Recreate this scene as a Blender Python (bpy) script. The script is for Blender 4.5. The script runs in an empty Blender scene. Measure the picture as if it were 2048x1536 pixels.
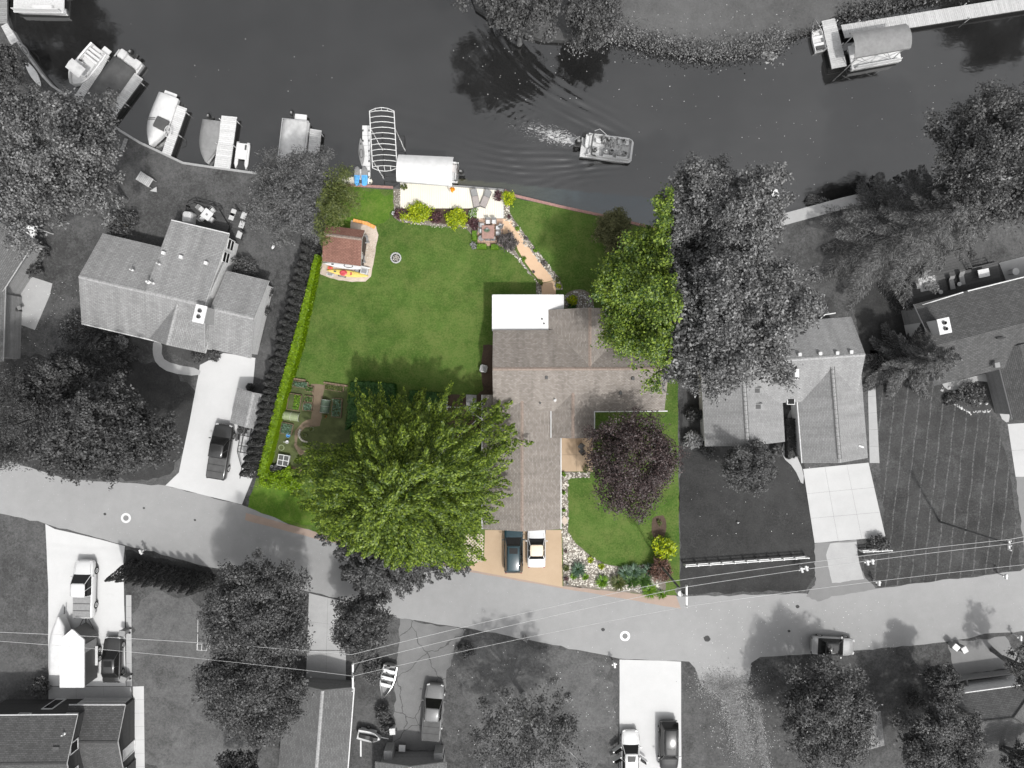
import bpy, math, random
import numpy as np
from mathutils import Vector, Matrix

random.seed(7)
NR = np.random.default_rng(7)
scene = bpy.context.scene
COL = scene.collection
PI = math.pi
R = math.radians

# ------------------------------------------------------------------ camera
H = 68.0                      # height of the camera above the lawns, metres
cam_d = bpy.data.cameras.new('camera')
cam = bpy.data.objects.new('camera', cam_d)
COL.objects.link(cam)
cam.location = (0, 0, H)
cam.rotation_euler = (0, 0, 0)
cam_d.sensor_width = 36.0
cam_d.lens = 36.0 * 1360.0 / 2048.0
cam_d.clip_start = 0.5
cam_d.clip_end = 2000
scene.camera = cam

# ------------------------------------------------------------------ light
SUN_EL = 58.0
SUN_DIR = Vector((0.50 * math.cos(R(SUN_EL)), -0.866 * math.cos(R(SUN_EL)), math.sin(R(SUN_EL))))
world = bpy.data.worlds.new('World')
scene.world = world
world.use_nodes = True
wt = world.node_tree
for n in list(wt.nodes):
    wt.nodes.remove(n)
w_out = wt.nodes.new('ShaderNodeOutputWorld')
w_bg = wt.nodes.new('ShaderNodeBackground')
w_sky = wt.nodes.new('ShaderNodeTexSky')
w_sky.sky_type = 'NISHITA'
w_sky.sun_disc = False
w_sky.sun_elevation = R(SUN_EL)
w_sky.sun_rotation = math.atan2(SUN_DIR.x, SUN_DIR.y)
w_sky.dust_density = 4.0
w_sky.air_density = 1.0
w_hsv = wt.nodes.new('ShaderNodeHueSaturation')   # thin white haze over the whole sky
w_hsv.inputs['Saturation'].default_value = 0.08
w_bg.inputs['Strength'].default_value = 0.15
wt.links.new(w_sky.outputs[0], w_hsv.inputs['Color'])
wt.links.new(w_hsv.outputs[0], w_bg.inputs['Color'])
wt.links.new(w_bg.outputs[0], w_out.inputs['Surface'])
sun_d = bpy.data.lights.new('sun', 'SUN')
sun_d.energy = 2.3
sun_d.angle = R(2.2)
sun_d.color = (1.0, 0.985, 0.96)
sun = bpy.data.objects.new('sun', sun_d)
COL.objects.link(sun)
sun.location = (40, -60, 90)
sun.rotation_euler = SUN_DIR.to_track_quat('Z', 'Y').to_euler()
vs = scene.view_settings
vs.view_transform = 'Standard'
vs.look = 'None'
vs.exposure = 0.45
vs.gamma = 1.0
vs.use_curve_mapping = False
scene.cycles.max_bounces = 6
scene.cycles.transparent_max_bounces = 4

# ------------------------------------------------------------------ helpers
def P(px, py, z=0.0):
    """Plan position: map pixel of the survey photograph -> metres for a point at height z."""
    k = (H - z) / H / 20.0
    return Vector(((px - 1024.0) * k, (768.0 - py) * k, z))

def P2(px, py, z=0.0):
    v = P(px, py, z)
    return (v.x, v.y)

def tag(o, label=None, cat=None, group=None, kind=None):
    if label: o['label'] = label
    if cat: o['category'] = cat
    if group: o['group'] = group
    if kind: o['kind'] = kind
    return o

def thing(name, label, cat, loc=(0, 0, 0), rz=0.0, group=None):
    o = bpy.data.objects.new(name, None)
    o.empty_display_size = 0.3
    COL.objects.link(o)
    o.location = loc
    o.rotation_euler = (0, 0, rz)
    return tag(o, label, cat, group)

class MB:
    """collects faces; build() links them as one mesh object"""
    def __init__(s):
        s.v = []; s.f = []; s.m = []
    def face(s, pts, m=0):
        b = len(s.v)
        s.v += [tuple(p) for p in pts]
        s.f.append(tuple(range(b, b + len(pts)))); s.m.append(m)
        return s
    def grid(s, rows, m=0, close=False, cap=False):
        """rows: list of equally long rings/rows of points"""
        b = len(s.v); n = len(rows[0])
        for r in rows:
            s.v += [tuple(p) for p in r]
        for i in range(len(rows) - 1):
            for j in range(n if close else n - 1):
                k = (j + 1) % n
                s.f.append((b + i*n + j, b + i*n + k, b + (i+1)*n + k, b + (i+1)*n + j)); s.m.append(m)
        if cap:
            s.f.append(tuple(b + j for j in reversed(range(n)))); s.m.append(m)
            s.f.append(tuple(b + (len(rows)-1)*n + j for j in range(n))); s.m.append(m)
        return s
    def box(s, c, d, rz=0.0, m=0, bev=0.0, M=None):
        x, y, z = d[0]/2, d[1]/2, d[2]/2
        cs, sn = math.cos(rz), math.sin(rz)
        def t(px, py, pz):
            return (c[0] + px*cs - py*sn, c[1] + px*sn + py*cs, c[2] + pz)
        if bev <= 0:
            q = [(-x,-y),(x,-y),(x,y),(-x,y)]
            s.grid([[t(a, b_, -z) for a, b_ in q], [t(a, b_, z) for a, b_ in q]], m, True, True)
        else:
            e = bev
            def ring(i):
                return [(-x+i,-y),(x-i,-y),(x,-y+i),(x,y-i),(x-i,y),(-x+i,y),(-x,y-i),(-x,-y+i)]
            def ins(i):
                return [(-x+i,-y+i*.4),(x-i,-y+i*.4),(x-i*.4,-y+i),(x-i*.4,y-i),(x-i,y-i*.4),(-x+i,y-i*.4),(-x+i*.4,y-i),(-x+i*.4,-y+i)]
            s.grid([[t(a, b_, -z) for a, b_ in ring(e)], [t(a, b_, z-e*.8) for a, b_ in ring(e)], [t(a, b_, z) for a, b_ in ins(e*1.3)]], m, True, True)
        return s
    def prism(s, poly, z0, z1, m=0, mt=None):
        n = len(poly)
        a = sum(poly[i][0]*poly[(i+1) % n][1] - poly[(i+1) % n][0]*poly[i][1] for i in range(n))
        if a < 0: poly = list(reversed(poly))
        s.grid([[(p[0], p[1], z0) for p in poly], [(p[0], p[1], z1) for p in poly]], m, True, False)
        s.face([(p[0], p[1], z1) for p in poly], m if mt is None else mt)
        s.face([(p[0], p[1], z0) for p in reversed(poly)], m)
        return s
    def tube(s, pts, r, n=6, m=0, cap=True):
        pts = [Vector(p) for p in pts]
        if not hasattr(r, '__len__'): r = [r]*len(pts)
        rows = []
        for i, p in enumerate(pts):
            d = (pts[min(i+1, len(pts)-1)] - pts[max(i-1, 0)])
            if d.length < 1e-9: d = Vector((0, 0, 1))
            d.normalize()
            a = Vector((0, 0, 1)) if abs(d.z) < .9 else Vector((1, 0, 0))
            u = d.cross(a).normalized(); w = d.cross(u)
            rows.append([p + (u*math.cos(2*PI*j/n) + w*math.sin(2*PI*j/n))*r[i] for j in range(n)])
        return s.grid(rows, m, True, cap)
    def lathe(s, prof, c=(0, 0, 0), n=16, m=0, sx=1.0, sy=1.0):
        rows = [[(c[0]+r*sx*math.cos(2*PI*j/n), c[1]+r*sy*math.sin(2*PI*j/n), c[2]+z) for j in range(n)] for r, z in prof]
        return s.grid(rows, m, True, True)
    def build(s, name, mats, parent=None, world=True, smooth=False, autouv=True):
        """world=True: points are world coordinates and the parent is only translated"""
        me = bpy.data.meshes.new(name)
        off = Vector((0, 0, 0))
        if parent is not None and world:
            q = parent
            while q is not None:
                off += Vector(q.location); q = q.parent
        v = np.array(s.v, dtype=np.float64).reshape(-1, 3) - np.array(off)
        me.from_pydata(v.tolist(), [], s.f)
        if not isinstance(mats, (list, tuple)): mats = [mats]
        for k in mats: me.materials.append(k)
        if len(mats) > 1:
            me.polygons.foreach_set('material_index', s.m)
        if smooth:
            me.polygons.foreach_set('use_smooth', [True]*len(me.polygons))
        if autouv: set_uv(me)
        o = bpy.data.objects.new(name, me)
        COL.objects.link(o)
        if parent is not None: o.parent = parent
        return o

def set_uv(me):
    """metric UVs: u level along the face, v up its slope"""
    uvl = me.uv_layers.new(name='UVMap')
    co = np.empty(len(me.vertices)*3); me.vertices.foreach_get('co', co); co = co.reshape(-1, 3)
    out = np.zeros((len(me.loops), 2))
    lv = np.empty(len(me.loops), dtype=np.int64); me.loops.foreach_get('vertex_index', lv)
    for p in me.polygons:
        n = p.normal
        if abs(n.z) > .998:
            u = Vector((1, 0, 0)); w = Vector((0, 1, 0))
        else:
            u = Vector((0, 0, 1)).cross(n).normalized(); w = n.cross(u)
        i0 = p.loop_start; i1 = i0 + p.loop_total
        c = co[lv[i0:i1]]
        out[i0:i1, 0] = c @ np.array(u); out[i0:i1, 1] = c @ np.array(w)
    uvl.data.foreach_set('uv', out.ravel())

def copy_tree(o, parent=None):
    c = o.copy()
    COL.objects.link(c)
    c.parent = parent
    for ch in list(o.children):
        copy_tree(ch, c)
    return c

# ------------------------------------------------------------------ materials
def g(v):
    """sRGB 0..255 grey -> linear"""
    v /= 255.0
    return v/12.92 if v <= .04045 else ((v+.055)/1.055)**2.4
def rgb(r, gg, b):
    return (g(r), g(gg), g(b))
def grey(v):
    return (v, v, v)

def new_mat(name):
    m = bpy.data.materials.new(name)
    m.use_nodes = True
    nt = m.node_tree
    for n in list(nt.nodes): nt.nodes.remove(n)
    out = nt.nodes.new('ShaderNodeOutputMaterial')
    return m, nt, out

def nd(nt, t, **kw):
    n = nt.nodes.new(t)
    for k, v in kw.items(): setattr(n, k, v)
    return n

def noise(nt, vec, scale, detail=4, rough=.6, dist=0.0):
    n = nd(nt, 'ShaderNodeTexNoise')
    n.inputs['Scale'].default_value = scale
    n.inputs['Detail'].default_value = detail
    n.inputs['Roughness'].default_value = rough
    n.inputs['Distortion'].default_value = dist
    nt.links.new(vec, n.inputs['Vector'])
    return n.outputs['Fac']

def ramp(nt, fac, stops):
    n = nd(nt, 'ShaderNodeValToRGB')
    el = n.color_ramp.elements
    while len(el) < len(stops): el.new(.5)
    for e, (p, c) in zip(el, stops):
        e.position = p; e.color = (c[0], c[1], c[2], 1)
    nt.links.new(fac, n.inputs['Fac'])
    return n.outputs['Color']

def mix(nt, fac, a, b, mode='MIX'):
    n = nd(nt, 'ShaderNodeMix', data_type='RGBA', blend_type=mode)
    if isinstance(fac, (int, float)): n.inputs[0].default_value = fac
    else: nt.links.new(fac, n.inputs[0])
    for i, x in ((6, a), (7, b)):
        if isinstance(x, tuple): n.inputs[i].default_value = (x[0], x[1], x[2], 1)
        else: nt.links.new(x, n.inputs[i])
    return n.outputs[2]

def math_n(nt, op, a, b=None, c=None):
    n = nd(nt, 'ShaderNodeMath', operation=op)
    for i, x in enumerate((a, b, c)):
        if x is None: continue
        if isinstance(x, (int, float)): n.inputs[i].default_value = x
        else: nt.links.new(x, n.inputs[i])
    return n.outputs[0]

def principled(nt, out, color, rough=.7, metal=0.0, spec=.5, bump=None, bump_s=.3, bump_d=.05, coat=0.0):
    b = nd(nt, 'ShaderNodeBsdfPrincipled')
    if isinstance(color, tuple): b.inputs['Base Color'].default_value = (*color, 1)
    else: nt.links.new(color, b.inputs['Base Color'])
    b.inputs['Roughness'].default_value = rough
    b.inputs['Metallic'].default_value = metal
    b.inputs['Specular IOR Level'].default_value = spec
    b.inputs['Coat Weight'].default_value = coat
    b.inputs['Coat Roughness'].default_value = .05
    if bump is not None:
        k = nd(nt, 'ShaderNodeBump')
        k.inputs['Strength'].default_value = bump_s
        k.inputs['Distance'].default_value = bump_d
        nt.links.new(bump, k.inputs['Height'])
        nt.links.new(k.outputs[0], b.inputs['Normal'])
    nt.links.new(b.outputs[0], out.inputs['Surface'])
    return b

def plain(name, color, rough=.6, metal=0.0, var=.12, scale=6.0, spec=.5, coat=0.0, bump=.15):
    """painted / plastic / metal / cloth surface with slight mottling and wear"""
    m, nt, out = new_mat(name)
    tc = nd(nt, 'ShaderNodeTexCoord')
    f1 = noise(nt, tc.outputs['Object'], scale, 5, .65)
    lo = tuple(c*(1-var*1.6) for c in color); hi = tuple(min(1, c*(1+var)) for c in color)
    c = ramp(nt, f1, [(.3, lo), (.55, color), (.75, hi)])
    f2 = noise(nt, tc.outputs['Object'], scale*7, 3, .7)
    principled(nt, out, c, rough, metal, spec, f2, bump, .02, coat)
    return m

def geo(nt):
    return nd(nt, 'ShaderNodeNewGeometry').outputs['Position']

def grass(name, dark, mid, light, dry=None, dryness=.12, stripes=None, seed=0.0):
    m, nt, out = new_mat(name)
    mp = nd(nt, 'ShaderNodeMapping')
    nt.links.new(geo(nt), mp.inputs['Vector'])
    mp.inputs['Location'].default_value = (seed*13.7, seed*5.1, seed)
    p = mp.outputs[0]
    big = noise(nt, p, .11, 4, .6, .4)
    med = noise(nt, p, .8, 5, .7)
    fine = noise(nt, p, 5.5, 5, .85)
    t = math_n(nt, 'ADD', math_n(nt, 'MULTIPLY', big, .30), math_n(nt, 'ADD', math_n(nt, 'MULTIPLY', med, .28), math_n(nt, 'MULTIPLY', fine, .42)))
    c = ramp(nt, t, [(.39, dark), (.5, mid), (.61, light)])
    lp = ramp(nt, math_n(nt, 'ADD', math_n(nt, 'MULTIPLY', noise(nt, p, .24, 6, .7, .5), .75), math_n(nt, 'MULTIPLY', fine, .25)), [(.44, (0, 0, 0)), (.62, (.5, .5, .5))])
    c = mix(nt, lp, c, tuple(x*1.15 for x in light))
    if dry:
        d1 = noise(nt, p, .5, 8, .8, .2)
        dm = ramp(nt, math_n(nt, 'ADD', math_n(nt, 'MULTIPLY', d1, .6), math_n(nt, 'MULTIPLY', fine, .4)), [(.60-dryness, (0, 0, 0)), (.74-dryness*.5, (1, 1, 1))])
        dsc = nd(nt, 'ShaderNodeMath', operation='MULTIPLY'); nt.links.new(dm, dsc.inputs[0]); dsc.inputs[1].default_value = .65
        c = mix(nt, dsc.outputs[0], c, dry)
    if stripes:
        ang, per, amt, col = stripes
        mp2 = nd(nt, 'ShaderNodeMapping'); nt.links.new(geo(nt), mp2.inputs['Vector'])
        mp2.inputs['Rotation'].default_value = (0, 0, ang)
        sx = nd(nt, 'ShaderNodeSeparateXYZ'); nt.links.new(mp2.outputs[0], sx.inputs[0])
        wob = math_n(nt, 'ADD', sx.outputs[0], math_n(nt, 'MULTIPLY', noise(nt, geo(nt), .35, 3, .5), .5))
        fr = math_n(nt, 'FRACT', math_n(nt, 'DIVIDE', wob, per))
        line = math_n(nt, 'LESS_THAN', math_n(nt, 'ABSOLUTE', math_n(nt, 'SUBTRACT', fr, .5)), .055)
        brk = ramp(nt, noise(nt, geo(nt), 3.2, 5, .8), [(.42, (0, 0, 0)), (.62, (1, 1, 1))])
        lm = nd(nt, 'ShaderNodeMath', operation='MULTIPLY'); nt.links.new(line, lm.inputs[0]); nt.links.new(brk, lm.inputs[1])
        c = mix(nt, math_n(nt, 'MULTIPLY', lm.outputs[0], amt), c, col)
    bl = noise(nt, p, 14, 3, .8)
    principled(nt, out, c, .95, 0, .1, bl, .55, .12)
    return m

def ground_mat(name, dark, light, scale=1.2, rough=.9, speck=None, crack=False, bump=.2, stain=.35):
    """asphalt, concrete, dirt"""
    m, nt, out = new_mat(name)
    p = geo(nt)
    a = noise(nt, p, scale*.12, 4, .6, .5); b = noise(nt, p, scale, 5, .7); f = noise(nt, p, scale*14, 3, .8)
    t = math_n(nt, 'ADD', math_n(nt, 'MULTIPLY', a, .4), math_n(nt, 'ADD', math_n(nt, 'MULTIPLY', b, .3), math_n(nt, 'MULTIPLY', f, .3)))
    c = ramp(nt, t, [(.34, dark), (.62, light)])
    st = ramp(nt, noise(nt, p, scale*.5, 6, .75, 1.2), [(.62, (0, 0, 0)), (.75, (1, 1, 1))])
    c = mix(nt, math_n(nt, 'MULTIPLY', st, stain), c, tuple(x*.72 for x in dark))
    if speck:
        v = nd(nt, 'ShaderNodeTexVoronoi'); v.inputs['Scale'].default_value = 2.3
        nt.links.new(p, v.inputs['Vector'])
        k = math_n(nt, 'LESS_THAN', v.outputs['Distance'], .06)
        c = mix(nt, k, c, speck)
    if crack:
        v = nd(nt, 'ShaderNodeTexVoronoi', feature='DISTANCE_TO_EDGE'); v.inputs['Scale'].default_value = .22
        wp = nd(nt, 'ShaderNodeVectorMath', operation='ADD')
        nz = nd(nt, 'ShaderNodeTexNoise'); nz.inputs['Scale'].default_value = .9; nz.inputs['Detail'].default_value = 6
        nt.links.new(p, nz.inputs['Vector']); nt.links.new(p, wp.inputs[0]); nt.links.new(nz.outputs['Color'], wp.inputs[1])
        nt.links.new(wp.outputs[0], v.inputs['Vector'])
        c = mix(nt, math_n(nt, 'MULTIPLY', math_n(nt, 'LESS_THAN', v.outputs['Distance'], .008), .7), c, tuple(x*.35 for x in dark))
    principled(nt, out, c, rough, 0, .25, f, bump, .03)
    return m

def shingle(name, c1, c2, gap, w=.42, h=.2, streak=.25):
    m, nt, out = new_mat(name)
    uv = nd(nt, 'ShaderNodeUVMap').outputs[0]
    b = nd(nt, 'ShaderNodeTexBrick')
    b.offset = .5
    b.inputs['Color1'].default_value = (*c1, 1); b.inputs['Color2'].default_value = (*c2, 1); b.inputs['Mortar'].default_value = (*gap, 1)
    b.inputs['Scale'].default_value = 1.0
    b.inputs['Brick Width'].default_value = w; b.inputs['Row Height'].default_value = h
    b.inputs['Mortar Size'].default_value = .022; b.inputs['Mortar Smooth'].default_value = .3
    b.inputs['Bias'].default_value = 0.0
    nt.links.new(uv, b.inputs['Vector'])
    mp = nd(nt, 'ShaderNodeMapping'); mp.inputs['Scale'].default_value = (1.6, .16, 1)
    nt.links.new(uv, mp.inputs['Vector'])
    st = noise(nt, mp.outputs[0], .7, 4, .6)
    fine = noise(nt, uv, 5, 4, .8)
    k = math_n(nt, 'ADD', math_n(nt, 'MULTIPLY', st, .5), math_n(nt, 'MULTIPLY', fine, .5))
    sh = ramp(nt, k, [(.32, grey(1-streak*1.3)), (.66, grey(1.0+streak*.6))])
    c = mix(nt, 1.0, b.outputs['Color'], sh, 'MULTIPLY')
    principled(nt, out, c, .9, 0, .15, b.outputs['Fac'], -.5, .02)
    return m

def boards(name, c1, c2, gap, w=.14, along=0, rough=.8, grain=.3):
    """plank grain or lap siding: lines along u (along=0) or along v (along=1)"""
    m, nt, out = new_mat(name)
    uv = nd(nt, 'ShaderNodeUVMap').outputs[0]
    s = nd(nt, 'ShaderNodeSeparateXYZ'); nt.links.new(uv, s.inputs[0])
    t = s.outputs[1 - along]; q = math_n(nt, 'DIVIDE', t, w)
    fl = math_n(nt, 'FLOOR', q); fr = math_n(nt, 'FRACT', q)
    wn = nd(nt, 'ShaderNodeTexWhiteNoise', noise_dimensions='1D'); nt.links.new(fl, wn.inputs['W'])
    c = mix(nt, wn.outputs['Value'], c1, c2)
    gr = noise(nt, uv, 4.0, 5, .7)
    c = mix(nt, grain, c, ramp(nt, gr, [(.35, tuple(x*.6 for x in c1)), (.65, tuple(min(1, x*1.2) for x in c2))]))
    gl = math_n(nt, 'LESS_THAN', fr, .09)
    c = mix(nt, gl, c, gap)
    principled(nt, out, c, rough, 0, .3, fr, .3, .02)
    return m

def timber(name, c1, c2, rough=.85):
    """weathered wood: every board its own tone, grain along it"""
    m, nt, out = new_mat(name)
    oi = nd(nt, 'ShaderNodeObjectInfo'); uv = nd(nt, 'ShaderNodeUVMap').outputs[0]
    c = mix(nt, oi.outputs['Random'], c1, c2)
    gr = noise(nt, uv, 5.0, 6, .75)
    c = mix(nt, .35, c, ramp(nt, gr, [(.35, tuple(x*.6 for x in c1)), (.65, tuple(min(1, x*1.15) for x in c2))]))
    principled(nt, out, c, rough, 0, .25, gr, .25, .01)
    return m

def leaf(name, dark, light, trans=.3, gloss=.06, tint=None):
    m, nt, out = new_mat(name)
    ge = nd(nt, 'ShaderNodeNewGeometry')
    big = noise(nt, ge.outputs['Position'], .55, 3, .6)
    t = math_n(nt, 'ADD', math_n(nt, 'MULTIPLY', ge.outputs['Random Per Island'], .62), math_n(nt, 'MULTIPLY', big, .38))
    mid = tuple(a*.62+b*.38 for a, b in zip(dark, light)); light = tuple(x*1.18 for x in light)
    st = [(.18, dark), (.5, mid), (.80, light)]
    if tint: st.append((.93, tint))
    c = ramp(nt, t, st)
    d = nd(nt, 'ShaderNodeBsdfDiffuse'); tr = nd(nt, 'ShaderNodeBsdfTranslucent'); gl = nd(nt, 'ShaderNodeBsdfGlossy')
    gl.inputs['Roughness'].default_value = .5; gloss *= .6
    nt.links.new(c, d.inputs['Color']); nt.links.new(c, tr.inputs['Color'])
    a = nd(nt, 'ShaderNodeMixShader'); a.inputs[0].default_value = trans
    nt.links.new(d.outputs[0], a.inputs[1]); nt.links.new(tr.outputs[0], a.inputs[2])
    b = nd(nt, 'ShaderNodeMixShader'); b.inputs[0].default_value = gloss
    nt.links.new(a.outputs[0], b.inputs[1]); nt.links.new(gl.outputs[0], b.inputs[2])
    nt.links.new(b.outputs[0], out.inputs['Surface'])
    return m

def stone_mat(name, lo, hi):
    m, nt, out = new_mat(name)
    ge = nd(nt, 'ShaderNodeNewGeometry')
    t = math_n(nt, 'ADD', math_n(nt, 'MULTIPLY', ge.outputs['Random Per Island'], .75), math_n(nt, 'MULTIPLY', noise(nt, ge.outputs['Position'], 9, 4, .7), .25))
    mid = tuple((a*.45+b*.55) for a, b in zip(lo, hi))
    principled(nt, out, ramp(nt, t, [(.15, lo), (.5, mid), (.85, hi)]), .85, 0, .2)
    return m

# greys of the neighbourhood
MT = {}
MT['grass_grey'] = grass('grey_lawn', grey(.036), grey(.060), grey(.098), grey(.16), .12, seed=1)
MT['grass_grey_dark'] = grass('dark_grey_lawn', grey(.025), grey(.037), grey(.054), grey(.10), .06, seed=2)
MT['grass_grey_pale'] = grass('pale_grey_lawn', grey(.048), grey(.082), grey(.12), grey(.17), .14, seed=3)
MT['grass_mown'] = grass('mown_grey_lawn', grey(.028), grey(.042), grey(.066), grey(.13), .10, stripes=(R(6.5), 1.22, .6, grey(.20)), seed=4)
MT['grass_north'] = grass('smooth_grey_lawn', grey(.066), grey(.088), grey(.11), grey(.14), .02, seed=5)
MT['grass_green'] = grass('green_lawn', (.030, .066, .012), (.052, .102, .018), (.092, .145, .034), (.15, .16, .055), .15, seed=6)
MT['grass_lime'] = grass('lime_lawn', (.042, .095, .012), (.072, .14, .018), (.115, .18, .030), (.17, .16, .06), .10, seed=7)
MT['road'] = ground_mat('grey_road', grey(.215), grey(.275), .8, speck=grey(.42), crack=False, stain=.12)
MT['road_patch'] = ground_mat('grey_road_patch', grey(.15), grey(.20), .9, stain=.2)
MT['shoulder'] = ground_mat('brown_road_edge', (.25, .195, .165), (.33, .255, .21), .9, stain=.15)
MT['concrete'] = ground_mat('white_concrete', grey(.43), grey(.50), .8, stain=.14, bump=.08)
MT['concrete_slab'] = ground_mat('pale_slab_concrete', grey(.37), grey(.44), .8, stain=.12, bump=.08)
MT['concrete_mid'] = ground_mat('grey_concrete', grey(.27), grey(.37), .9, stain=.25, bump=.1)
MT['cracked'] = ground_mat('cracked_paving', grey(.10), grey(.17), .9, crack=True, stain=.5)
MT['gravel_grey'] = ground_mat('pale_gravel', grey(.09), grey(.32), 2.4, stain=.1)
MT['gravel_patch'] = grass('patchy_gravel', grey(.05), grey(.09), grey(.15), grey(.36), .30, seed=9)
MT['tan'] = ground_mat('tan_concrete', (.345, .255, .17), (.42, .32, .225), .8, stain=.15, bump=.08)
MT['peach'] = ground_mat('peach_concrete', (.50, .34, .22), (.62, .44, .30), .8, stain=.1, bump=.08)
MT['cream'] = ground_mat('cream_decking', (.62, .58, .49), (.70, .67, .59), .8, stain=.08, bump=.05)
MT['mulch'] = ground_mat('brown_mulch', (.035, .024, .018), (.10, .07, .052), 5.0, stain=.3, bump=.5)
MT['mulch_grey'] = ground_mat('grey_mulch', grey(.025), grey(.07), 5.0, stain=.3, bump=.5)
MT['soil'] = ground_mat('garden_soil', (.035, .048, .018), (.10, .115, .045), 3.0, stain=.3, bump=.5)
MT['path'] = ground_mat('dirt_path', (.12, .088, .06), (.20, .155, .11), 2.0, stain=.2, bump=.3)
MT['gravel'] = ground_mat('fine_gravel', (.30, .24, .19), (.55, .47, .40), 3.5, stain=.1, bump=.4)
MT['bed_gravel'] = ground_mat('dark_bed_gravel', (.075, .065, .052), (.23, .205, .175), 4.5, stain=.2, bump=.5)
MT['paver'] = boards('brown_pavers', (.36, .24, .18), (.46, .32, .24), (.2, .14, .11), .3, 0)
MT['stone'] = stone_mat('pale_stones', (.10, .09, .075), (.62, .585, .52))
MT['stone_grey'] = stone_mat('grey_stones', grey(.12), grey(.62))
MT['stone_dark'] = stone_mat('dark_stones', grey(.05), grey(.32))
MT['roof_brown'] = shingle('brown_shingles', (.200, .178, .159), (.290, .264, .241), (.162, .143, .128), .28, .135)
MT['roof_grey'] = shingle('mid_grey_shingles', grey(.22), grey(.285), grey(.16), .4, .15)
MT['roof_grey_r'] = shingle('light_grey_shingles', grey(.235), grey(.285), grey(.19), .32, .14)
MT['roof_dark'] = shingle('dark_shingles', grey(.072), grey(.108), grey(.056), .34, .15, .2)
MT['roof_slate'] = shingle('slate_grey_shingles', grey(.105), grey(.145), grey(.08), .34, .15, .2)
MT['roof_tan'] = shingle('rust_brown_shingles', (.19, .10, .078), (.25, .135, .105), (.14, .072, .056), .3, .14)
MT['wall_white'] = boards('white_siding', grey(.62), grey(.72), grey(.42), .2)
MT['wall_grey'] = boards('grey_siding', grey(.22), grey(.27), grey(.14), .2)
MT['wall_dark'] = boards('charcoal_siding', grey(.045), grey(.06), grey(.03), .2)
MT['wall_tan'] = boards('tan_siding', (.45, .36, .28), (.52, .42, .33), (.3, .24, .18), .2)
MT['wall_brown'] = boards('brown_siding', (.06, .045, .04), (.085, .065, .055), (.03, .02, .02), .2)
MT['trim'] = plain('white_trim', grey(.60), .5)
MT['trim_grey'] = plain('grey_trim', grey(.30), .5)
MT['cap'] = plain('ridge_cap_grey', grey(.30), .9, var=.25)
MT['cap_brown'] = plain('ridge_cap_brown', (.24, .19, .16), .9, var=.25)
MT['cap_dark'] = plain('ridge_cap_dark', grey(.06), .9, var=.25)
MT['membrane'] = plain('white_roof_membrane', grey(.60), .6, var=.04, scale=1.0)
MT['glass'] = plain('dark_glass', grey(.012), .06, spec=.28, bump=0)
MT['glass_mid'] = plain('grey_glass', grey(.08), .1, spec=.4, bump=0)
MT['white'] = plain('white_paint', grey(.60), .35, var=.05)
MT['gelcoat'] = plain('white_gelcoat', grey(.58), .2, var=.04, coat=.4, bump=.02)
MT['white_cloth'] = plain('white_canvas', grey(.55), .85, var=.07, scale=2)
MT['grey_cloth'] = plain('grey_canvas', grey(.20), .9, var=.12, scale=2)
MT['mid_cloth'] = plain('light_grey_canvas', grey(.48), .9, var=.12, scale=2)
MT['dark_cloth'] = plain('dark_canvas', grey(.075), .85, var=.15, scale=2)
MT['black'] = plain('black_plastic', grey(.015), .5)
MT['rubber'] = plain('black_rubber', grey(.02), .85)
MT['dgrey'] = plain('dark_grey_metal', grey(.06), .5)
MT['mgrey'] = plain('mid_grey_metal', grey(.22), .5)
MT['lgrey'] = plain('light_grey_metal', grey(.5), .45)
MT['alu'] = plain('aluminium', grey(.66), .38, metal=.7, var=.08)
MT['wood_grey'] = timber('weathered_grey_wood', grey(.36), grey(.47))
MT['wood_mid'] = timber('grey_wood', grey(.19), grey(.27))
MT['wood_pale'] = timber('pale_grey_wood', grey(.46), grey(.60))
MT['wood_dark'] = timber('dark_wood', grey(.045), grey(.075))
MT['wood_deck'] = timber('dark_weathered_decking', grey(.065), grey(.10))
MT['wood_brown'] = boards('brown_timber', (.14, .10, .07), (.22, .16, .11), (.06, .04, .03), .3, 1)
MT['wood_orange'] = boards('orange_timber', (.62, .28, .08), (.74, .36, .12), (.3, .14, .05), .3, 1)
MT['bark'] = plain('grey_bark', grey(.13), .95, var=.4, scale=3)
MT['bark_pale'] = plain('pale_bark', grey(.42), .9, var=.3, scale=3)
MT['bark_brown'] = plain('brown_bark', (.15, .12, .09), .95, var=.4, scale=3)
MT['red_cap'] = plain('pinkish_timber', (.30, .17, .15), .8, var=.2)
MT['blue'] = plain('blue_plastic', (.10, .36, .72), .4, var=.06)
MT['yellow'] = plain('yellow_plastic', (.62, .48, .13), .4, var=.08)
MT['red'] = plain('red_plastic', (.50, .07, .08), .4)
MT['orange'] = plain('orange_plastic', (.72, .22, .05), .5)
MT['net'] = plain('pale_green_fleece', (.24, .28, .16), .9, var=.2)
MT['net_dark'] = plain('green_mesh', (.10, .14, .10), .9, var=.25)
MT['table'] = plain('brown_tabletop', (.30, .18, .15), .5, var=.15)
MT['taupe'] = plain('taupe_cushion', (.30, .27, .26), .9, var=.1)
MT['beige'] = plain('beige_soft_top', (.72, .60, .46), .8, var=.05)
MT['car_teal'] = plain('dark_teal_paint', (.012, .035, .045), .18, coat=.35, var=.05, bump=.0, spec=.6)
MT['car_white'] = plain('white_car_paint', grey(.56), .25, coat=.6, var=.02, bump=.0)
MT['car_dark'] = plain('dark_grey_car_paint', grey(.03), .22, coat=.35, var=.05, bump=.0)
MT['car_black'] = plain('black_car_paint', grey(.010), .15, coat=.35, var=.05, bump=.0)
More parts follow.
